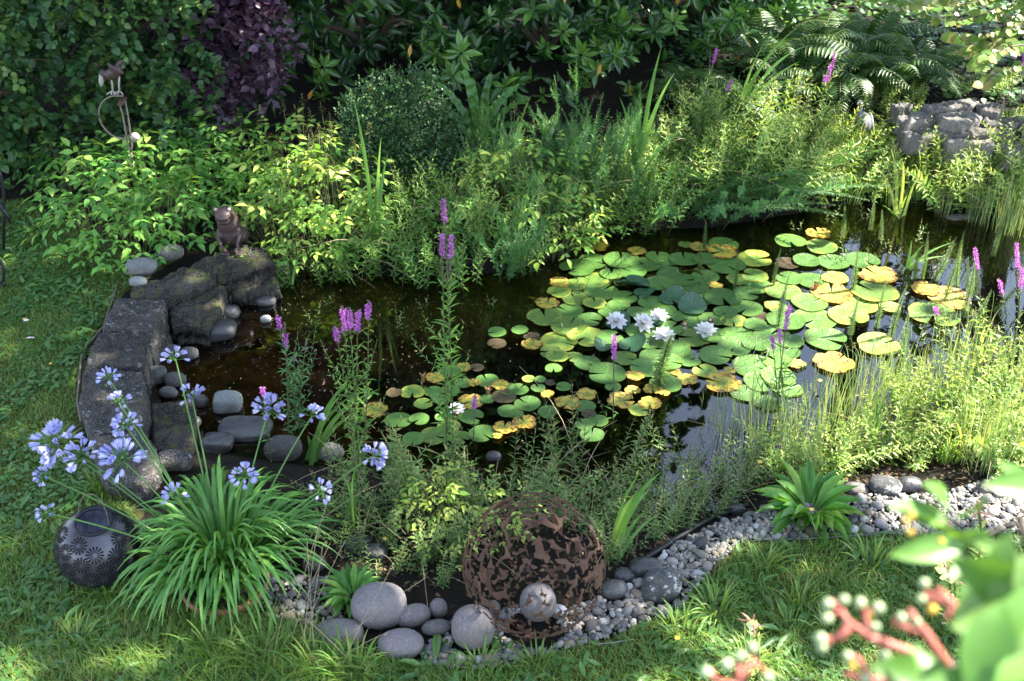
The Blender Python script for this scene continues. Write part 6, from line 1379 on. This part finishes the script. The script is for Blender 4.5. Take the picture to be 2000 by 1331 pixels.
for i, (px, py) in enumerate([(1095, 650), (1137, 570), (1310, 545), (1195, 560), (1235, 520), (1380, 550), (1445, 570), (775, 640), (965, 600), (1650, 510), (1720, 480), (1790, 470), (1860, 490), (1760, 430), (1840, 520), (1600, 560), (640, 600), (615, 640), (830, 600), (1700, 520), (1880, 520), (1620, 440), (1560, 450), (1690, 430), (1740, 500), (1490, 700), (1120, 900)]):
    nb = 'over the dark open water' if px < 1000 else 'poking up through the lily raft' if px < 1610 else 'in the brown shallows at the right'
    put(EM[i % 2], (px, py), .9, i * 1.4, f'sprig of water weed {nb}', 'sprigs of water weed', z=WZ)
# leafy right front bank
gp = 'leafy perennials on the front right bank'
for i, (px, py, s, lab) in enumerate([(1745, 900, .75, 'leafy clump between slim iris and slate rocks'), (1795, 885, .6, 'sunny leafy clump left in the front right bank'), (1840, 870, .75, 'sunny leafy clump in the middle of the front right bank'), (1885, 850, .85, 'tall sunny leafy clump below the long seed spike'), (1930, 875, .8, 'sunny leafy clump over the cream stone'), (1980, 865, .9, 'sunny leafy clump at the right picture edge'),
                                    (1885, 770, .7, 'sunny leafy clump behind the front right bank'), (1930, 750, .75, 'sunny leafy clump behind the pink tipped seed spike'), (1985, 765, .8, 'sunny leafy clump behind at the right picture edge'), (2020, 800, .9, 'sunny leafy clump half out of the right picture edge'), (1810, 830, .8, 'low sunny leafy clump at the foot of tall rushes'), (1950, 920, .6, 'low leafy clump by the sunlit gravel end'), (1560, 930, .6, 'yellowish leafy clump behind the bright broad-leaved clump'), (1600, 925, .6, 'second yellowish leafy clump behind the bright broad-leaved clump, right of the first'), (1640, 920, .5, 'dim leafy clump right of the bright broad-leaved clump')]):
    put(SU[i % 3], (px, py), s, i * 2.3, lab, gp)
RO = rosette('broad_leaf_clump', 3, 62, .19, .040, 'fresh', cat='plant', up=.75)
put(RO, (1582, 1000), 1.05, 0, 'bright green broad-leaved clump spilling over the gravel at the front right', None)
put(RO, (690, 1165), .62, 1.0, 'fresh broad-leaved clump behind the largest mauve boulder', None)
PL = rosette('lawn_weed_rosette', 5, 11, .11, .024, 'weed', cat='weed', up=.45); PG = blade_plant('grass_tuft', 6, 34, .16, .006, .03, .6, 'grass', cat='grass tuft', erect=.55)
wr = np.random.default_rng(15)
for i, (px, py, s, lab) in enumerate([(850, 1315, 1.2, 'plantain rosette in the lawn in front of the kidney shaped boulder'), (990, 1290, .9, 'plantain rosette below the ball-like boulder'), (1350, 1270, 1.3, 'plantain rosette in the lawn below the craggy rock'), (1290, 1310, 1.2, 'plantain rosette at the front edge under the gravel'), (1500, 1300, 1.2, 'plantain rosette in the sunny lawn by the blurred buds'), (1680, 1065, 1.1, 'plantain rosette on the edging strip'), (1545, 1240, 1.2, 'plantain rosette in the middle of the right lawn'),
                                    (110, 1240, 1.2, 'broad weed rosette in the lawn below the lantern ball'), (300, 1285, 1.1, 'broad weed rosette in the near left lawn'), (60, 1180, 1.0, 'broad weed rosette left of the lantern ball foot'), (230, 1190, .9, 'broad weed rosette at the foot of the lantern ball'), (90, 560, 1.0, 'broad weed rosette by the iron stand'), (70, 450, 1.2, 'broad weed rosette behind the iron stand'), (120, 400, 1.1, 'broad weed rosette at the hedge foot'), (170, 590, .9, 'broad weed rosette near the uppermost stone block'), (40, 500, 1.0, 'broad weed rosette right against the iron stand'), (160, 690, .8, 'broad weed rosette beside the edging wire'), (1470, 1150, 1.0, 'broad weed rosette in the shaded right lawn'), (560, 1305, .9, 'broad weed rosette in the long fine grass')]):
    put(PL, (px, py), s, wr.random() * 6, lab, 'broad weeds in the lawn')
for i, (px, py, s, lab) in enumerate([(1700, 1110, 1.3, 'long grass tuft in the right lawn below the edging'), (1490, 1110, 1.2, 'grass tuft at the corner of the right lawn'), (1400, 1200, 1.3, 'grass tuft beside the gravel corner'), (1560, 1180, 1.1, 'grass tuft in the sunny middle of the right lawn'), (1330, 1240, 1.2, 'grass tuft overhanging the gravel below the upright granite stone'), (1050, 1305, 1.0, 'grass tuft in front of the rusty sphere'), (940, 1305, 1.0, 'grass tuft in front of the ball-like boulder'), (210, 1160, 1.2, 'yellowish grass tuft below the lantern ball'), (150, 1260, 1.1, 'grass tuft in the near left lawn'), (420, 1280, 1.5, 'long fine grass tuft below the plant pot'), (520, 1300, 1.7, 'longest fine grass tuft before the flat sunk boulder'), (620, 1310, 1.6, 'long fine grass tuft in front of the leftmost boulder'), (470, 1230, 1.3, 'fine grass tuft close under the plant pot rim'), (690, 1320, 1.5, 'long grass tuft nearest the kidney shaped boulder'), (120, 870, 1.2, 'grass tuft beside the stone blocks and the agapanthus flowers'), (200, 960, 1.2, 'grass tuft behind the lantern ball'), (1460, 1300, 1.3, 'grass tuft left of the blurred buds'), (1620, 1240, 1.2, 'grass tuft behind the blurred buds')]):
    put(PG, (px, py), s, wr.random() * 6, lab, 'grass tufts in the lawn')
sg = thing('seed_grass', 'tall thin grass with straw coloured seed stalks before the flat sunk boulder', 'grass', G(600, 1285)); b0 = np.array(sg.location); g = Geo(); gh = Geo()
for (ax, ay), (bx, by) in [((590, 1290), (620, 1035)), ((600, 1290), (632, 1060)), ((575, 1285), (675, 1055)), ((640, 1280), (830, 1130)), ((560, 1275), (645, 1060)), ((660, 1320), (765, 1110)), ((560, 1250), (640, 980)), ((615, 1290), (600, 1060)), ((700, 1310), (560, 1180)), ((640, 1310), (760, 1235)), ((530, 1310), (560, 1180))]:
    a = G(ax, ay) - b0; t = aty(bx, by, G(ax, ay)[1] + .03) - b0; P = bez(a, (a + t) / 2 + [0, 0, .04], t, 12); g.tube(P, np.linspace(.0014, .0008, 12), 4, .5); q, d, f = along(P, .006, .8, 1.0)
    gh.scatter(T_DIA, q, d + .5 * hr.standard_normal(d.shape), (0, 0, 1), np.tile([.002, .008, .002], (len(q), 1)), hr.random(len(q)))
g.build('stalks', M['tan'], sg); gh.build('seed_heads', M['tan'], sg)

# ------------------------------------------------------------------ agapanthus
ag = thing('agapanthus', 'big agapanthus clump with strap leaves and blue flower heads in the terracotta pot', 'agapanthus', (pc[0] - .01, pc[1] + .07, .02)); a0 = np.array(ag.location)
r_ = np.random.default_rng(77); g = Geo()
for i in range(410):
    a = r_.random() * 6.28; q = math.sqrt(r_.random()); bx = np.array([cos(a), sin(a), 0]) * q * PR * .75; ta = a + r_.normal() * .5; o_ = np.array([cos(ta), sin(ta), 0]); l = .53 * (.65 + .45 * r_.random()); e = (1.42 - .80 * q ** 1.3 + r_.normal() * .12)
    m = bx + o_ * l * .42 * cos(e) + np.array([0, 0, l * .80 * sin(max(.35, e))]); tp = bx + o_ * l * (.30 + .42 * cos(e)) + np.array([0, 0, l * (.80 * sin(e) - .42 * q - .05)])
    tp[2] = max(tp[2], .07 + .05 * r_.random()); m = m + np.array([0, .03, .02]); tp = tp + np.array([0, .03, 0])
    P = bez(bx, m, tp, 10); s = np.linspace(0, 1, 10); g.ribbon(P, .0155 * (.75 + .4 * r_.random()) * np.interp(s, [0, .2, .75, 1], [.8, 1, .85, .15]), np.cross(o_, (0, 0, 1)), r_.random(), .45)
g.build('leaves', M['aga'], ag)
def umbel(px, py, dpx, h, dy=0, frac=1.0):
    t = atz(px, py, h) - a0; gs = Geo(); b = np.array([t[0] * .12, t[1] * .10, .05]); P = bez(b, b * .55 + t * .45 + np.array([0, 0, .06]), t, 14); gs.tube(P, np.linspace(.0038, .0028, 14), 6)
    st_ = gs.build('flower_stalk', M['iris'], ag); R_ = dpx * mpp(a0 + t) / 2 * .92; gf, gp_ = Geo(), Geo(); n = max(14, int(42 * frac)); ax = nrm(P[-1] - P[-3])
    d = nrm(r_.standard_normal((n * 2, 3)) + ax * .5); d = d[(d @ ax) > -.55][:n]; n = len(d)
    for dd in d:
        k = .50 + .16 * r_.random(); p1 = t + dd * R_ * k; gp_.tube(np.array([t, p1]), .0009, 3, .5)
        droop = nrm(dd + np.array([0, 0, -.15])); sd = nrm(np.cross(droop, (.1, .2, .97))); uu = np.cross(sd, droop); c = r_.random()
        if r_.random() < .12: gp_.ball(p1, .006, 1); continue
        aa = np.arange(6) * pi / 3; rd = sd * np.cos(aa)[:, None] + uu * np.sin(aa)[:, None]; op = .30 + .45 * r_.random()
        gf.scatter(leaf_tpl([.22, .5, .95, .8, 0], w=.5, fold=.25, droop=-.3), np.repeat(p1[None], 6, 0) + rd * .0015, droop + rd * op, -rd + droop * .2, np.tile([.0105, R_ * .40, R_ * .40], (6, 1)), c)
    fh = gf.build('flower_head', M['lilac'], st_); gp_.build('flower_stems', M['iris'], st_)
for q in [(343, 702, 62, .62, 0, .5), (213, 740, 56, .60, 0, .5), (375, 775, 62, .60, 0, .4), (232, 787, 56, .58, 0, .6), (245, 832, 66, .58, 0, .7), (112, 868, 108, .50, 0, 1.3), (160, 892, 80, .48, 0, .9), (240, 900, 104, .45, 0, 1.3), (84, 930, 48, .48, 0, .4), (92, 1003, 50, .38, 0, .4), (525, 802, 76, .55, 0, 1.0), (610, 812, 56, .55, 0, .5), (730, 890, 66, .52, 0, 1.1), (625, 960, 58, .45, 0, .5), (476, 930, 62, .50, 0, .7), (343, 970, 62, .42, 0, .4)]: umbel(*q)

# ------------------------------------------------------------------ evening primrose and the shrub close to the camera
for px, py, tips, lab in [(1855, 1230, [(1843, 1090, 3), (1862, 1130, 2)], 'evening primrose with one pale yellow flower in the right lawn'), (1905, 1130, [(1912, 1000, 2)], 'evening primrose with reddish buds at the gravel edge on the right'), (1478, 1330, [(1470, 1215, 2)], 'evening primrose with pale yellow flower and pink buds at the lower edge')]:
    b0 = G(px, py); o = thing('evening_primrose', lab, 'evening primrose', b0, group='evening primroses in the lawn'); gs, gl = Geo(), Geo(); gfl, gb_ = Geo(), Geo()
    for tx, ty, nf in tips:
        t = aty(tx, ty, b0[1]) - b0; P = bez(np.zeros(3), t * .5 + [.02, 0, .03], t, 14); gs.tube(P, .004, 5); leafy(gl, P, hr, .05, .013, .016, 2, .9, .1, .98, T_LANCE)
        for k in range(7):
            dd = nrm(hr.standard_normal(3) + [0, -.3, .8]); gb_.tube(np.array([t, t + dd * .03, t + dd * .05]), [.002, .004, .001], 5)
        for k in range(nf if tx != 1912 else 0):
            dd = nrm(hr.standard_normal(3) * .6 + [0, -.7, .5]); s_ = nrm(np.cross(dd, (0, 0, 1))); u_ = np.cross(s_, dd); aa = np.arange(4) * pi / 2; rd = s_ * np.cos(aa)[:, None] + u_ * np.sin(aa)[:, None]
            gfl.scatter(T_OBOV, np.repeat((t + dd * .02 - [0, 0, .03 * k])[None], 4, 0), rd + dd * .6, dd - rd * .3, np.tile([.024, .022, .02], (4, 1)), hr.random(4))
    gs.build('stem', M['stem'], o); gl.build('leaves', M['sun'], o); gb_.build('buds', plain('pinkish_bud', (.45, .20, .14)), o)
    if gfl.n: gfl.build('flowers', leafmat('pale_yellow_petal', [(.78, .70, .22), (.85, .80, .35)], trans=.3), o)
for i, (px, py) in enumerate([(1583, 838), (1578, 1025), (753, 1075), (48, 630), (100, 717), (1318, 1270), (1475, 955)]):
    p = G(px, py); nmm = ['small yellow flower over the blue water between rushes', 'small orange yellow flower below the bright broad-leaved clump', 'small yellow flower on the wet soil by the yellow seedlings', 'tiny yellow lawn flower by the whitish scrap', 'tiny yellow lawn flower right of the pink petal', 'small yellow flower in the grass below the gravel', 'small yellow flower at the inner gravel edge'][i]
    o = thing('yellow_flower', nmm, 'flower', p); h_ = [.30, .08, .06, .02, .02, .06, .15][i]; g = Geo(); g.tube(np.array([(0, 0, -.01), (.004, 0, h_)]), .0012, 4); g.build('stem', M['stem'], o)
    aa = np.arange(7) * 2 * pi / 7; g = Geo(); g.scatter(T_OVATE, np.tile([.004, 0, h_], (7, 1)), np.stack([np.cos(aa), np.sin(aa), .3 + 0 * aa], 1), (0, 0, 1), np.tile([.008, .013, .01], (7, 1)), .5); g.build('petals', M['stamen'], o)
fs = thing('shrub_branch', 'out of focus shrub with coral stems, pale buds and broad leaves close by', 'shrub', (.98, .62, 0)); f0 = np.array(fs.location)
M['coral'] = plain('coral_stem', (.34, .10, .07), rough=.5, var=.25); M['palebud'] = plain('pale_bud', (.27, .34, .18), rough=.4, var=.2); M['near'] = leafmat('broad_near_leaf', [(.075, .19, .03), (.11, .24, .04), (.17, .28, .08)], trans=.35, gain=1.0); M['ybud'] = plain('yellow_bud', (.45, .30, .04), var=.2)
def npnt(px, py, d): 
    v = ray(px, py); return CAM + v * d - f0
gw = Geo(); gc = Geo()
gw.tube(np.array([(.12, -.05, -.05), (.10, -.02, 1.0), npnt(2150, 1500, 1.05), npnt(2080, 1290, 1.0)]), [.016, .013, .009, .006], 7)
gw.tube(np.array([npnt(2080, 1290, 1.0), npnt(1960, 1180, 1.0), npnt(1890, 1120, 1.02), npnt(1850, 1020, 1.05)]), [.006, .005, .004, .003], 6); gw.tube(np.array([npnt(2150, 1500, 1.05), npnt(1990, 1010, 1.1), npnt(1905, 1060, 1.1), npnt(1850, 1035, 1.1)]), [.006, .004, .003, .002], 6)
gw.tube(np.array([npnt(2100, 1600, 1.0), npnt(2060, 1100, 1.05), npnt(2010, 950, 1.05), npnt(1985, 920, 1.05)]), .004, 6); gw.build('branch', M['bark'], fs)
CORAL = []
for main, subs in [([(1850, 1300), (1780, 1275), (1700, 1245), (1655, 1215), (1640, 1190)], [((1700, 1245), (1690, 1200)), ((1655, 1215), (1645, 1252)), ((1640, 1190), (1620, 1175)), ((1665, 1225), (1625, 1250))]), ([(1950, 1290), (1900, 1215), (1860, 1180), (1830, 1150)], [((1860, 1180), (1810, 1160)), ((1860, 1180), (1850, 1210))]),
                   ([(1850, 1300), (1790, 1330), (1700, 1330), (1650, 1315)], [((1700, 1330), (1680, 1290))]), ([(1500, 1400), (1440, 1340), (1400, 1330)], [((1440, 1340), (1445, 1300)), ((1440, 1340), (1470, 1290)), ((1400, 1330), (1385, 1310))]), ([(1850, 1300), (1810, 1240), (1790, 1215), (1775, 1190)], [((1810, 1240), (1745, 1215))]), ([(1990, 1300), (1945, 1230), (1930, 1200)], [])]:
    dd = .88; CORAL += [np.array(q_, float) for u_, v_ in zip(main[:-1], main[1:]) for q_ in np.linspace(u_, v_, 8)] + [np.array(b_, float) for a_, b_ in subs]; gc = Geo(); gc.tube(np.array([npnt(*q, dd) for q in main]), np.linspace(.0042, .0026, len(main)), 7)
    for a, b in subs: gc.tube(np.array([npnt(*a, dd), npnt(*b, dd)]), .0028, 6)
    gc.build('coral_stem', M['coral'], fs)
gw = Geo(); gw.tube(np.array([npnt(1850, 1300, .9), npnt(1930, 1400, .95), npnt(2150, 1600, 1.05)]), .007, 6); gw.tube(np.array([npnt(1500, 1400, .9), npnt(1800, 1480, .95), npnt(2150, 1600, 1.05)]), .006, 6); gw.build('branch', M['bark'], fs)
for px, py, rr, m in [(1617, 1180, 14, 0), (1648, 1172, 13, 0), (1680, 1178, 14, 0), (1715, 1188, 15, 0), (1615, 1208, 14, 0), (1602, 1248, 16, 0), (1605, 1265, 13, 0), (1708, 1225, 13, 0), (1760, 1207, 13, 0), (1790, 1215, 12, 0), (1805, 1140, 13, 0), (1800, 1170, 12, 0), (1655, 1282, 13, 0), (1727, 1280, 14, 0), (1768, 1285, 13, 0), (1380, 1313, 14, 0), (1447, 1282, 14, 0), (1420, 1298, 15, 0), (1470, 1265, 13, 0), (1500, 1322, 13, 0), (1690, 1325, 14, 0),
                      (1770, 1018, 9, 1), (1780, 1008, 9, 1), (1778, 1040, 9, 1), (1838, 1058, 8, 1), (1820, 1190, 13, 1), (1700, 1200, 10, 1), (1665, 1300, 10, 1)]:
    if CORAL and px < 1830 and py > 1100:
        q_ = min(CORAL, key=lambda c_: (c_[0] - px) ** 2 + (c_[1] - py) ** 2); gk = Geo(); gk.tube(np.array([npnt(*q_, .88), (npnt(*q_, .88) + npnt(px, py, .88)) / 2 + [0, 0, .002], npnt(px, py, .88)]), [.0022, .0016, .0018], 5); gk.build('bud_stalk', M['coral'], fs)
    g = Geo(); g.ball(npnt(px, py, .88), rr * .88 / FPX * .82, 2); g.build('bud', M['palebud' if m == 0 else 'ybud'], fs)
NL = leaf_tpl([.08, .5, .85, 1, .9, .6, 0], w=.5, droop=.25, fold=.25)
for (ax, ay), (bx, by), wr_, dd in [((1840, 1030), (1760, 970), .36, 1.05), ((1850, 1000), (1828, 940), .5, 1.06), ((1850, 1020), (1780, 990), .4, 1.07), ((1860, 1010), (1940, 985), .4, 1.04), ((1880, 1065), (1765, 1090), .42, 1.0), ((1880, 1070), (1850, 1000), .35, 1.02), ((1890, 1085), (1880, 1130), .4, 1.0), ((1870, 1060), (1910, 1035), .4, 1.06),
                                (1, 2), ] if False else [((1840, 1030), (1760, 970), .36, 1.05), ((1850, 1000), (1828, 940), .5, 1.06), ((1850, 1020), (1775, 995), .4, 1.07), ((1860, 1010), (1940, 985), .4, 1.04), ((1885, 1065), (1762, 1080), .36, 1.0), ((1880, 1070), (1830, 1000), .35, 1.02), ((1870, 1060), (1925, 1040), .4, 1.06), ((1890, 1090), (1868, 1120), .5, 1.0),
                                ((1870, 1200), (1990, 1070), .5, .84), ((1900, 1060), (2010, 1100), .42, .86), ((1860, 1235), (1960, 1130), .45, .8), ((1990, 1110), (1880, 1170), .5, .82), ((2060, 1180), (1890, 1120), .45, .8), ((2080, 1250), (1900, 1215), .5, .78), ((1780, 1260), (1850, 1360), .5, .76), ((1960, 1180), (1900, 1350), .5, .74), ((2040, 1140), (1960, 1300), .55, .76), ((2090, 1200), (2000, 1340), .5, .74), ((1880, 1360), (1740, 1300), .5, .78), ((2000, 1400), (1820, 1330), .5, .74), ((2010, 1000), (1985, 905), .5, 1.02), ((2050, 960), (1950, 940), .4, 1.0), ((2100, 1330), (1960, 1290), .5, .72), ((2060, 1060), (1990, 1180), .5, .78)]:
    a, b = npnt(ax, ay, dd), npnt(bx, by, dd - .03); d = b - a; L = np.linalg.norm(d); g = Geo(); g.scatter(NL, a, d[None], nrm(np.array([[.1, -.35, .9]]) + .35 * hr.standard_normal((1, 3))), np.array([[L * wr_, L, L]]), hr.random(1)); g.build('leaf', M['near'], fs)
# prototypes that found no place are not left behind
for o in [o for o in S.objects if o.parent is None and o.type == 'EMPTY' and not o.get('label')]:
    for c in list(o.children_recursive): bpy.data.objects.remove(c)
    bpy.data.objects.remove(o)
